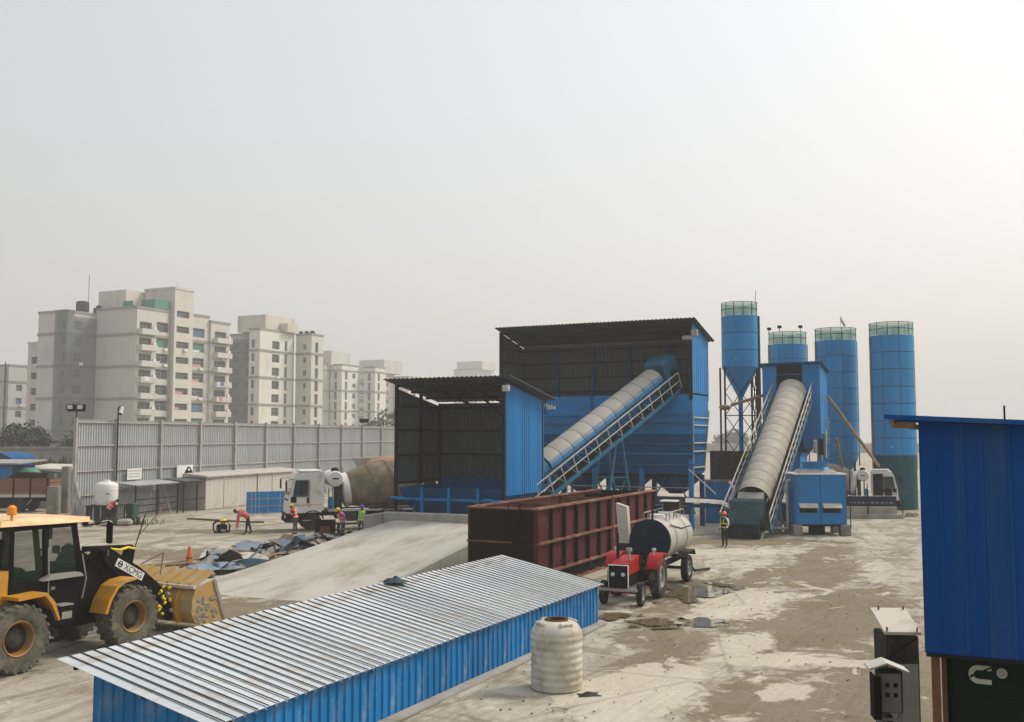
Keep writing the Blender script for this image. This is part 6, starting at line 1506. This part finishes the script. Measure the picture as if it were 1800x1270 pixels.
# low wall with printed blue sheet
WB = thing('banner_wall', 'low concrete trough with blue printed sheet before the parked mixer', 'low wall', (22.2, 67.2, 0), R(-2))
MB().bbox(-.1, -.15, 0, 3.75, .9, .28, .04).build('kerb', 'concrete', WB)
MB().box(0, 0, .28, 3.4, .75, .75).build('wall', 'concrete', WB)
MB().box(0.02, -.03, .78, 3.35, .02, 1.45).build('banner', 'tank_navy', WB)
b = MB(); x = .3
while x < 3.0:
    l = random.uniform(.1, .25); b.box(x, -.04, 1.0, x + l, -.033, 1.07); x += l + .12
b.build('print_row', 'steel_grey', WB)
for x in (1.45, 3.7, -.1): MB().box(x, -.1, 0, x + .06, -.04, 1.9 if x < 3 else 1.2).build('post', 'dark_steel', WB)
MB().box(.1, -.05, 1.46, 3.2, -.01, 1.50).build('top_strip', 'pale_steel', WB)
for k in range(14):
    s = random.uniform(.08, .3); b = MB().ell((0, 0, 0), (s, s * .8, s * .6), 7, 5, jit=.18)
    o = b.build('rubble_stone', 'stone'); o.location = (26.3 + random.uniform(-.4, 1.6), 68.2 + random.uniform(-.8, 1.5), s * .4)
    tag(o, 'brown rubble stone heaped at the end of the low banner wall', 'stone', 'rubble by the banner wall')

# ---------------------------------------------------------------- fence fittings
def on_fence(v, u=.3, z=0): return yard((-28.2, 63.0), u, v, z, FA)
fl = thing('flood_light', 'twin black floodlight on the fence end post', 'floodlight', on_fence(1.0, .16, 6.62), R(-10))
MB().tube((0, 0, 0), (0, 0, .45), .04, n=6).box(-.6, -.03, .40, .6, .03, .48).build('bracket', 'black', fl)
for x in (-.35, .35): lm = MB().bbox(x - .30, -.22, .48, x + .30, .05, .85, .04).build('lamp_head', 'black', fl); MB().box(x - .17, -.235, .55, x + .20, -.223, .80).build('lamp_face', 'lamp_glass', lm)
fl = thing('flood_light', 'small floodlight on the fence near the open shed', 'floodlight', on_fence(44.5, .16, 6.55), R(-20))
MB().tube((0, 0, 0), (0, 0, .3), .04, n=6).build('bracket', 'black', fl)
for x in (-.28, .28): MB().bbox(x - .24, -.2, .3, x + .24, .1, .72, .05).build('lamp_head', 'black_matte', fl)
cc = thing('cctv_camera', 'white bullet security camera on a curved pole above the fence', 'camera', on_fence(4.9, .26, 0), R(-20))
MB().path([(0, 0, 0), (0, 0, 6.9), (.02, 0, 7.35), (.15, 0, 7.45), (.3, 0, 7.4)], .05, 8).build('pole', 'dark_steel', cc)
MB().tube((.28, .05, 7.38), (.42, -.25, 6.95), .12, n=12).build('camera_body', 'white_paint', cc)
MB().tube((.415, -.24, 6.965), (.435, -.275, 6.92), .10, n=12).build('lens', 'black', cc)
# white tank on stand at the fence
W2 = thing('water_tank', 'clean white plastic water tank on a low stand at the fence', 'water tank', (-26.0, 64.6, 0))
MB().lathe([(.70, 1.08), (.72, 1.12), (.72, 1.5), (.70, 1.52), (.72, 1.54), (.72, 1.95), (.70, 1.97), (.72, 1.99), (.72, 2.34), (.67, 2.42), (.40, 2.54), (.24, 2.56), (.24, 2.64), (0, 2.66)], 32, close=False).build('body', 'white_tank2', W2, smooth=True)
MB().box(.25, -.70, 1.78, .5, -.64, 1.82).build('mark', 'grime', W2)
MB().box(-1.0, -.8, .95, 1.0, .8, 1.06).build('stand_top', 'grime', W2)
for x in (-.95, -.3, .35, .9):
    MB().box(x, -.75, 0, x + .08, -.67, .95).box(x, .67, 0, x + .08, .75, .95).build('stand_leg', 'grime', W2)
for k in range(4): MB().box(-.93 + k * .46, -.70, .12, -.55 + k * .46, -.66, .94).build('stand_board', 'grime', W2)
gb_ = thing('waste_bin', 'dark green wheeled waste bin beside the bending worker at fence', 'bin', (-24.75, 65.8, 0), R(-15))
MB().prism([(-.22, .06), (.22, .06), (.30, 1.0), (-.30, 1.0)], -.28, .28).build('body', 'bin_green', gb_)
MB().bbox(-.33, -.32, 1.0, .33, .33, 1.08, .03).build('lid', 'bin_green', gb_)
for s in (-1, 1): MB().tube((s * .25, .22, .08), (s * .32, .22, .08), .08, n=10).build('wheel', 'black', gb_)
for k, (x, y, s, lab) in enumerate([(-23.6, 61.6, .42, 'pale broken concrete lump before the waste bin'), (-24.6, 61.3, .35, 'mossy broken concrete lump beside the pale one'), (-25.6, 61.0, .4, 'grey broken concrete lump nearest the white tank stand')]):
    b = MB().bbox(-s, -s * .7, 0, s, s * .7, s * 1.0, .12); o = b.build('concrete_lump', 'concrete'); o.location = (x, y, 0); o.rotation_euler = (0, 0, k * .7); tag(o, lab, 'rubble')
b = MB()
for _ in range(500):
    x, y = -24.3 + random.gauss(0, .9), 62.4 + random.gauss(0, .4); h = random.uniform(.1, .5)
    dx = random.uniform(-.15, .15); b.add([(x, y, 0), (x + .04, y, 0), (x + dx + .05, y + random.uniform(-.1, .1), h), (x + dx, y, h * .9)], [(0, 1, 2, 3)])
tag(b.build('weeds', 'leaf'), 'small green weeds growing at the rubble by the bin', 'weeds', kind='stuff')
po = MB().tube((-20.6, 55.9, 0), (-20.0, 58.6, 1.6), .03, n=6)
tag(po.build('steel_bar', 'rust'), 'thin steel bar leaning up from the ground behind the loader', 'bar')
b = MB().path([(-21.3, 66.3, .05), (-19.6, 65.4, .06), (-17.2, 64.0, .05), (-15.6, 63.6, .05)], .06, 6)
tag(b.build('hose', 'rust'), 'brown hose lying across the concrete before the beige cabin', 'hose')
# ================================================================ PEOPLE
def person(label, loc, rz, bend=0.0, arms=None, legs=None, shirt='cloth_grey', trousers='cloth_dark', helmet=None, vest=None, stripe='reflective', head_tilt=0.0, sc_=1.0, hair='cloth_dark'):
    t = thing('person', label, 'person', loc, rz); t.scale = (sc_,) * 3
    pel = V((0, 0, .92)); Rm = Matrix.Rotation(bend, 3, 'Y')
    up = lambda p: pel + Rm @ (V(p) - pel)
    J = {'pel': (pel, .125, .10), 'spi': (up((0, 0, 1.12)), .135, .10), 'che': (up((.01, 0, 1.34)), .155, .11), 'nec': (up((0, 0, 1.48)), .055, .055)}
    hd = Matrix.Rotation(bend + head_tilt, 3, 'Y')
    hc = J['nec'][0] + hd @ V((.03, 0, .11)); ht = J['nec'][0] + hd @ V((.02, 0, .20))
    J['hea'] = (hc, .085, .095); J['top'] = (ht, .075, .085)
    E = [('pel', 'spi'), ('spi', 'che'), ('che', 'nec'), ('nec', 'hea'), ('hea', 'top')]
    seg_m = {('pel', 'spi'): 1, ('spi', 'che'): 1, ('che', 'nec'): 1, ('nec', 'hea'): 0, ('hea', 'top'): 0}
    legs = legs or (((.02, .50), (0, .09)), ((.02, .50), (-.02, .09)))
    for i, s in enumerate((1, -1)):
        k, a = legs[i]
        n = 'LR'[i]
        J['hip' + n] = (V((0, s * .095, .88)), .095, .09); J['kne' + n] = (V((k[0], s * .11, k[1])), .065, .062); J['ank' + n] = (V((a[0], s * .12, a[1])), .045, .045); J['toe' + n] = (V((a[0] + .16, s * .135, a[1] - .05)), .042, .032)
        E += [('pel', 'hip' + n), ('hip' + n, 'kne' + n), ('kne' + n, 'ank' + n), ('ank' + n, 'toe' + n)]
        seg_m.update({('pel', 'hip' + n): 2, ('hip' + n, 'kne' + n): 2, ('kne' + n, 'ank' + n): 2, ('ank' + n, 'toe' + n): 3})
        sh = up((0, s * .185, 1.41))
        if arms: el, wr = V(arms[i][0]), V(arms[i][1])
        else: el, wr = V((-.02, s * .24, 1.13)), V((.06, s * .25, .89))
        ha = wr + (wr - el).normalized() * .08
        J['sho' + n] = (sh, .062, .06); J['elb' + n] = (el, .045, .045); J['wri' + n] = (wr, .03, .032); J['han' + n] = (ha, .022, .042)
        E += [('che', 'sho' + n), ('sho' + n, 'elb' + n), ('elb' + n, 'wri' + n), ('wri' + n, 'han' + n)]
        seg_m.update({('che', 'sho' + n): 1, ('sho' + n, 'elb' + n): 1, ('elb' + n, 'wri' + n): 1 if vest is None or shirt != 'skin' else 0, ('wri' + n, 'han' + n): 0})
    names = list(J); idx = {n: i for i, n in enumerate(names)}
    me = bpy.data.meshes.new('skeleton'); me.from_pydata([J[n][0] for n in names], [(idx[a], idx[b]) for a, b in E], [])
    o = bpy.data.objects.new('skeleton', me); col.objects.link(o)
    md = o.modifiers.new('skin', 'SKIN'); md.use_smooth_shade = True
    sv = me.skin_vertices[0].data
    for i, n in enumerate(names):
        sv[i].radius = (J[n][1], J[n][2]); sv[i].use_root = (n == 'pel')
    o.modifiers.new('sub', 'SUBSURF').levels = 1
    dg = bpy.context.evaluated_depsgraph_get()
    ev = bpy.data.meshes.new_from_object(o.evaluated_get(dg))
    vs = [tuple(v.co) for v in ev.vertices]; fs = [tuple(p.vertices) for p in ev.polygons]
    bpy.data.objects.remove(o); bpy.data.meshes.remove(me)
    mi = []
    segs = [(J[a][0], J[b][0], seg_m[(a, b)]) for a, b in E]
    for f in fs:
        c = sum((V(vs[i]) for i in f), V()) / len(f); best = (9, 0)
        for p, q, m in segs:
            d = q - p; k = max(0, min(1, (c - p).dot(d) / max(d.length_squared, 1e-9))); dd = (c - p - d * k).length
            if dd < best[0]: best = (dd, m)
        mi.append(best[1])
    x = MB(); x.v = vs; x.f = fs
    # fingers and face
    for n in 'LR':
        h, w = J['han' + n][0], J['wri' + n][0]; d = (h - w).normalized(); sdv = d.cross(V((1, 0, 0)))
        sdv = sdv.normalized() if sdv.length > .1 else V((0, 1, 0)); nv = sdv.cross(d)
        for k, l in enumerate((.065, .075, .07, .055)):
            a = h + d * .015 + sdv * (k - 1.5) * .018; b1 = a + d * l * .55 + nv * .006; c1 = b1 + d * l * .45 + nv * .022
            x.tube(a, b1, .0095, .0085, 5).tube(b1, c1, .0085, .006, 5)
        a = w + d * .03 + sdv * .025; x.tube(a, a + sdv * .03 + d * .03, .011, .009, 5).tube(a + sdv * .03 + d * .03, a + sdv * .035 + d * .06, .009, .007, 5)
    mi += [0] * (len(x.f) - len(mi))
    hm = T(hc) @ hd.to_4x4()
    x.ell((.095, 0, -.005), (.022, .014, .024), 6, 5, hm)
    for s in (-1, 1): x.ell((.0, s * .088, -.005), (.02, .012, .028), 6, 5, hm)
    mi += [0] * (len(x.f) - len(mi))
    for s in (-1, 1): x.ell((.085, s * .032, .018), (.008, .012, .007), 6, 4, hm)
    x.ell((.085, 0, -.045), (.008, .022, .006), 6, 4, hm)
    mi += [3] * (len(x.f) - len(mi))
    bm = x.mesh('body', 'skin', True)
    for m in (shirt, trousers, 'shoe'): bm.materials.append(M[m])
    bm.polygons.foreach_set('material_index', mi)
    link('body', bm, t)
    if vest:
        rings = [(.90, .150, .195), (1.0, .145, .185), (1.15, .150, .18), (1.30, .165, .20), (1.40, .150, .205), (1.455, .105, .16)]
        def shell(r0, k):
            b = MB(); n = 20; pts = []
            for z, ax, ay in r0:
                for i in range(n):
                    a = 2 * math.pi * i / n; pts.append(up((ax * k * math.cos(a), ay * k * math.sin(a), z)))
            b.add(pts, [(q * n + i, q * n + (i + 1) % n, (q + 1) * n + (i + 1) % n, (q + 1) * n + i) for q in range(len(r0) - 1) for i in range(n)])
            return b
        v = shell(rings, 1.0).build('vest', vest, t, smooth=True)
        for z in (.99, 1.17):
            shell([(z - .025, .1475, .187), (z + .025, .149, .185)], 1.03).build('vest_stripe', stripe, v)
        for s in (-1, 1):
            b = MB()
            for fx in (-1, 1):
                pts = [up((fx * .158, s * .09, 1.18)), up((fx * .172, s * .095, 1.30)), up((fx * .155, s * .11, 1.40))]
                b.bar(pts[0], pts[1], .05, .012, up=Rm @ V((fx, 0, 0))).bar(pts[1], pts[2], .05, .012, up=Rm @ V((fx, 0, 0)))
            b.build('vest_strap', stripe, v)
    m_ = T(J['nec'][0]) @ hd.to_4x4()
    if helmet:
        b = MB().lathe([(.135, 0), (.128, .012), (.122, .05), (.105, .095), (.07, .125), (0, .138)], 20, m_ @ T((.015, 0, .145)), close=False)
        b.add([(.10, -.09, .15), (.19, -.06, .143), (.19, .06, .143), (.10, .09, .15)], [(0, 1, 2, 3)], m_)
        b.build('hard_hat', helmet, t, smooth=True)
    else:
        MB().lathe([(.098, 0), (.10, .04), (.08, .09), (.04, .115), (0, .12)], 16, m_ @ T((.008, 0, .135)), close=False).build('hair', hair, t, smooth=True)
    return t
person('worker in orange helmet and black vest with yellow bands standing at the conveyor foot', (10.45, 49.7, 0), R(215), shirt='cloth_white', vest='cloth_dark', stripe='hivis_yellow', helmet='helmet_orange',
       arms=(((-.03, .26, 1.15), (.10, .20, .98)), ((-.04, -.26, 1.15), (.06, -.25, .93))))
person('worker in salmon shirt bending over the ground beside a small engine', (-14.7, 56.2, 0), R(205), bend=R(60), shirt='shirt_salmon', vest='shirt_salmon', stripe='shirt_salmon', head_tilt=R(20), sc_=1.08,
       arms=(((.50, .20, .72), (.52, .16, .42)), ((.50, -.20, .72), (.54, -.16, .42))), legs=(((.06, .50), (.10, .09)), ((-.10, .50), (-.22, .09))), trousers='cloth_dark')
person('worker in orange vest and yellow helmet leaning beside the mixer truck wheel', (-12.0, 56.0, 0), R(160), bend=R(18), vest='hivis_orange', helmet='helmet_yellow', head_tilt=R(15), shirt='cloth_dark', trousers='cloth_grey')
person('worker in pink vest and yellow helmet bending behind the brown steel box', (-8.95, 53.6, 0), R(-150), bend=R(22), vest='hivis_pink', helmet='helmet_yellow', head_tilt=R(15), shirt='cloth_blue', trousers='cloth_grey', sc_=1.0)
person('worker in lime-green vest and purple helmet standing beside the truck frame', (-8.15, 54.6, 0), R(-60), bend=R(6), vest='hivis_green', helmet='helmet_purple', shirt='cloth_dark')
person('worker in red-orange vest bending at the white tank by the fence', (-25.35, 63.4, 0), R(20), bend=R(40), vest='hivis_orange', head_tilt=R(25), shirt='cloth_dark',
       arms=(((.42, .22, 1.0), (.55, .18, .78)), ((.42, -.22, 1.0), (.55, -.18, .78))))

# ================================================================ SMALL YARD THINGS
en = thing('engine_machine', 'black tube-framed engine with yellow tank on the concrete', 'engine', (-16.4, 57.1, 0), R(20))
b = MB()
for s in (-1, 1):
    b.path([(-.42, s * .28, .06), (-.46, s * .28, .5), (-.3, s * .28, .66), (.25, s * .28, .66), (.44, s * .28, .45), (.42, s * .28, .08), (-.42, s * .28, .06)], .03, 6)
for x, z in ((-.42, .06), (.42, .08), (-.3, .66), (.25, .66)): b.tube((x, -.28, z), (x, .28, z), .025, n=6)
b.build('frame', 'black', en)
MB().bbox(-.28, -.2, .10, .3, .2, .48, .06).build('engine_block', 'black_matte', en)
MB().bbox(-.12, -.2, .50, .26, .2, .80, .10).build('fuel_tank', 'helmet_yellow', en)
MB().bbox(-.05, -.31, .10, .2, -.21, .22, .02).build('muffler', 'pale_steel', en)
MB().tube((.1, -.3, .33), (.1, -.24, .33), .12, n=14).build('recoil_cover', 'black', en)
b = MB().box(-15.6, 56.5, 0, -15.0, 56.9, .05)
tag(b.build('wooden_plank', 'wood'), 'short plank lying between the engine and bending worker', 'plank')
cn = thing('traffic_cone', 'orange traffic cone with dark base beside the scrap heap', 'traffic cone', (-13.7, 43.0, 0), .3)
MB().lathe([(.17, .04), (.05, .78), (0, .79)], 20, close=False).build('cone', 'cone_orange', cn, smooth=True)
MB().bbox(-.21, -.21, 0, .21, .21, .045, .01).build('base', 'black_matte', cn)
MB().lathe([(.135, .26), (.125, .33)], 20, close=False).build('band', 'rust', cn)
bx = thing('steel_box', 'rusty brown open steel box standing before the mixer truck', 'steel box', (-9.65, 52.2, 0), R(8))
MB().box(-.52, -.4, 0, .52, -.37, 1.12).build('front_plate', 'maroon_dark', bx)
MB().box(-.52, .37, 0, .52, .40, 1.12).box(-.52, -.37, 0, -.49, .37, 1.12).box(.49, -.37, 0, .52, .37, 1.12).build('side_plate', 'maroon_dark', bx)
for p in ((-.5, -.44), (.46, -.44)): MB().box(p[0], p[1], 0, p[0] + .05, p[1] + .04, 1.13).build('corner_angle', 'grime', bx)
MB().box(-.25, -.412, .45, .25, -.402, .85).build('patch_plate', 'rust', bx)
# scrap and rubble heap beside the ramp
def bent_sheet(name, label, cat, loc, rz, w, l, m, bendz, tilt=0, lift=.05, seed=0):
    nx_, ny_ = 10, 8; b = MB(); vs = []
    for k in (0, 1):
        for j in range(ny_ + 1):
            for i in range(nx_ + 1):
                x = (i / nx_ - .5) * w; y = (j / ny_ - .5) * l
                z = bendz * math.sin(math.pi * i / nx_) + .10 * noise.noise(V((x * 1.6 + seed, y * 1.6, seed))) + lift
                vs.append((x, y, z - .012 * k))
    n = (nx_ + 1) * (ny_ + 1)
    q = lambda o_: [(o_ + j * (nx_ + 1) + i, o_ + j * (nx_ + 1) + i + 1, o_ + (j + 1) * (nx_ + 1) + i + 1, o_ + (j + 1) * (nx_ + 1) + i) for j in range(ny_) for i in range(nx_)]
    b.add(vs, q(0) + [f[::-1] for f in q(n)])
    o = b.build(name, m, smooth=True); o.location = loc; o.rotation_euler = (tilt, 0, rz); return tag(o, label, cat)
bent_sheet('scrap_sheet', 'dull blue curved scrap sheet nearest the loader bucket', 'scrap sheet', (-11.75, 40.3, .16), R(35), 2.0, 1.0, 'tarp_blue', .06, R(10), .1, 1)
bent_sheet('scrap_sheet', 'pale grey curved scrap sheet beside the concrete pipe', 'scrap sheet', (-11.2, 42.4, .2), R(35), 1.9, 1.0, 'tarp_white', .08, R(14), .15, 2)
bent_sheet('scrap_sheet', 'dark underside sheet showing below the pale curved one', 'scrap sheet', (-10.7, 41.7, .02), R(35), 2.0, .7, 'tarp_dark', .12, R(26), .12, 12)
bent_sheet('scrap_sheet', 'light blue crumpled sheet in the middle of the scrap heap', 'scrap sheet', (-11.9, 46.0, .2), R(20), 1.2, 1.4, 'tarp_blue', .10, R(12), .22, 3)
bent_sheet('scrap_sheet', 'second light blue crumpled sheet touching the dark tarpaulin', 'scrap sheet', (-10.9, 46.6, .2), R(-15), 1.2, 1.2, 'tarp_blue', .1, R(15), .25, 4)
bent_sheet('scrap_sheet', 'flat pale blue sheet lying before the rusty steel box', 'scrap sheet', (-8.9, 50.6, .12), R(5), 2.0, 1.6, 'tarp_blue', .03, R(6), .1, 5)
bent_sheet('scrap_sheet', 'off-white plastic sheet spread behind the traffic cone', 'scrap sheet', (-13.0, 45.3, .1), R(10), 1.7, 2.2, 'tarp_white', .12, R(4), .1, 6)
bent_sheet('scrap_sheet', 'brown board tilted at the ramp edge of the scrap heap', 'scrap sheet', (-9.9, 44.2, .2), R(30), 1.9, .8, 'wood', .02, R(14), .1, 7)
# jagged offcuts strewn over the heap
rs = random.Random(9)
for k in range(96):
    f = rs.random(); g_ = rs.uniform(-1, 1)
    x = -12.6 + 4.3 * f + g_ * 1.2; y = 40.3 + 11.5 * f - g_ * .5
    n = rs.randint(4, 7); r_ = rs.uniform(.16, .62); pts = [(r_ * rs.uniform(.5, 1.3) * math.cos(2 * math.pi * i / n), r_ * rs.uniform(.4, 1.0) * math.sin(2 * math.pi * i / n)) for i in range(n)]
    b = MB().prism(pts, -.012, .012)
    om = rs.choice(['tarp_dark', 'tarp_dark', 'grime', 'tarp_blue', 'tarp_white', 'wood', 'black_matte', 'steel_grey'])
    o = b.build('sheet_offcut', om)
    o.location = (x, y, .22 + rs.uniform(0, .34)); o.rotation_euler = (R(90) + rs.uniform(-.7, .7), rs.uniform(-.5, .5), rs.uniform(0, 6))
    cn_ = {'tarp_dark': 'dark blue', 'grime': 'dirt-brown', 'tarp_blue': 'pale blue', 'tarp_white': 'off-white', 'wood': 'brown board', 'black_matte': 'black', 'steel_grey': 'bare grey'}[om]
    tag(o, 'jagged ' + cn_ + ' offcut tossed on the scrap heap beside the ramp', 'offcut', cn_ + ' offcuts on the scrap heap')
# low heap of earth under the scrap
nu, nv = 46, 16; b = MB(); vs = []
for i in range(nu + 1):
    for j in range(nv + 1):
        f = i / nu; g_ = (j / nv - .5) * 2
        cx, cy = -12.6 + 4.4 * f, 40.4 + 12.0 * f
        x = cx + g_ * 1.75; y = cy - g_ * .75
        e_ = max(0, 1 - abs(g_) ** 2) * min(1, 5 * f + .1, 5 * (1 - f) + .1)
        z = e_ * (.10 + .42 * abs(noise.noise(V((x * 1.1, y * 1.1, 4)))) + .16 * abs(noise.noise(V((x * 3.5, y * 3.5, 9)))) + .06 * noise.noise(V((x * 9, y * 9, 2)))) - .03
        vs.append((x, y, z))
b.add(vs, [(i * (nv + 1) + j, (i + 1) * (nv + 1) + j, (i + 1) * (nv + 1) + j + 1, i * (nv + 1) + j + 1) for i in range(nu) for j in range(nv)])
tag(b.build('earth_heap', 'stone', smooth=True), 'low heap of brown earth and crumbs under the scrap beside the ramp', 'earth', kind='stuff')
tp = thing('tarpaulin_heap', 'dark blue tarpaulin draped over a heap before the rubble row', 'tarpaulin', (-10.1, 48.0, 0), R(15))
o = rag('tarp_cover', None, None, (0, 0, 0), (1.05, .9), 'tarp_dark', 21.5, 0, .95); o.parent = tp
o = rag('tarp_fold', None, None, (1.1, .1, 0), (.7, .8), 'tarp_dark', 25.5, 0, .75); o.parent = tp
MB().bar((.62, -.8, .02), (.70, -.2, .95), .03, .03).build('edge_stick', 'tarp_blue', tp)
b = MB(); m_ = T((-12.2, 43.6, .32)) @ RZ(R(30)) @ RY(R(90))
b.lathe([(.26, -.9), (.30, -.9), (.30, .9), (.26, .9), (.26, -.9)], 20, m_, close=False)
tag(b.build('concrete_pipe', 'concrete_dark', smooth=True), 'grey concrete pipe lying in the scrap heap near the cone', 'pipe')
b = MB().tube((-15.4, 41.6, .12), (-12.4, 42.5, .16), .09, .07, 8); tag(b.build('timber_log', 'wood', smooth=True), 'long pale timber lying at the foot of the cone', 'log')
b = MB().bar((-14.8, 42.4, .1), (-11.5, 44.6, .35), .16, .06); tag(b.build('wooden_plank', 'wood'), 'weathered plank slanting over the scrap heap behind the cone', 'plank')
b = MB().ell((-10.2, 45.7, .3), (.32, .3, .3), 14, 9, jit=.02); tag(b.build('cement_lump', 'tarp_blue', smooth=True), 'round pale blue-grey lump beside the dark tarpaulin', 'lump')
b = MB().path([(-10.9, 44.0, .1), (-10.7, 44.3, .6), (-10.4, 44.1, .75), (-10.1, 43.6, .35), (-9.6, 43.5, .4), (-9.5, 43.8, .1)], .035, 6).path([(-11.2, 43.4, .1), (-11.0, 44.2, .7), (-10.6, 44.9, .75), (-10.4, 45.6, .5)], .03, 6)
tag(b.build('twisted_cable', 'black'), 'tangled black cable in the middle of the scrap heap', 'cable')
rows = [(-13.4 + 4.6 * k / 26 + random.uniform(-.15, .15), 46.2 + 4.0 * k / 26 + random.uniform(-.35, .5), random.uniform(.14, .34)) for k in range(27)]
for (x, y, s) in rows:
    b = MB().ell((0, 0, 0), (s * 1.2, s, s * .75), 8, 6, jit=.17); o = b.build('rubble_stone', 'stone'); o.location = (x, y, s * .5); o.rotation_euler = (0, 0, random.uniform(0, 6))
    tag(o, 'brown rubble stone in the row along the back of the scrap heap', 'stone', 'rubble row behind the scrap heap')
for k in range(22):
    s = random.uniform(.10, .26); f = random.random()
    x = -12.1 + 3.2 * f + random.uniform(-.3, .3); y = 38.7 + 7.5 * f + random.uniform(-.4, .4)
    b = MB().ell((0, 0, 0), (s * 1.3, s, s * .7), 8, 6, jit=.2); o = b.build('rubble_stone', 'stone'); o.location = (x, y, s * .45); o.rotation_euler = (0, 0, random.uniform(0, 6))
    tag(o, 'brown rubble stone among the scrap sheets along the ramp edge', 'stone', 'rubble along the ramp edge')
for k, (x, y, a, l, z) in enumerate([(-10.3, 51.0, 20, 2.2, .2), (-10.8, 52.6, -8, 2.6, .5), (-8.2, 52.4, 5, 2.4, .7), (-8.0, 51.7, -12, 2.0, .35), (-11.6, 51.6, 40, 1.8, .25)]):
    d = V((math.cos(R(a)), math.sin(R(a)), .05)) * l / 2
    b = MB().bar(V((x, y, z)) - d, V((x, y, z)) + d, .14, .05); o = b.build('wooden_plank', 'wood')
    tag(o, ['plank lying across rubble in front of the truck wheel', 'long plank propped behind the rusty box', 'upper plank of the rack beside the lime-vested worker', 'lower plank of the rack beside the lime-vested worker', 'short plank pointing at the mixer truck bumper'][k], 'plank')
for k in range(18):
    s = random.uniform(.10, .22); x, y = random.uniform(-11.8, -7.4), random.uniform(50.6, 53.2)
    b = MB().bbox(-s, -s * .6, 0, s, s * .6, s * .8, .03); o = b.build('broken_block', random.choice(['stone', 'grime', 'wood'])); o.location = (x, y, 0); o.rotation_euler = (random.uniform(-.3, .3), 0, random.uniform(0, 6))
    tag(o, 'broken block in the litter around the rusty steel box', 'block', 'litter around the steel box')
rg = thing('trestle_rack', 'dark timber trestle rack standing beside the pink-vested worker', 'rack', (-8.1, 52.7, 0), R(5))
for x in (-1.0, .9): MB().box(x, -.1, 0, x + .1, .0, .85).box(x, .5, 0, x + .1, .6, .85).build('leg', 'grime', rg)
MB().box(-1.15, -.12, .86, 1.1, .62, .92).build('top', 'grime', rg)
b = MB()
rnd = random.Random(5)
for k in range(900):
    f = rnd.random(); x = -13.2 + 5.0 * f + rnd.gauss(0, .7); y = 39.5 + 13 * f + rnd.gauss(0, .8); s = rnd.uniform(.02, .075)
    b.ell((x, y, s * .4), (s * 1.3, s, s * .7), 5, 3)
tag(b.build('gravel', 'stone'), 'loose gravel and crumbs scattered through the scrap heap', 'gravel', kind='stuff')
b = MB()
for k in range(1500):
    x = rnd.uniform(-6, 22); y = rnd.uniform(18, 60); s = rnd.uniform(.008, .03)
    if abs(x - 2 - (y - 30) * .42) > 9 and rnd.random() < .5: continue
    b.ell((x, y, s * .4 + .01), (s * 1.3, s, s * .6), 5, 3)
tag(b.build('gravel', 'stone'), 'loose pebbles and clods scattered over the open yard', 'gravel', kind='stuff')
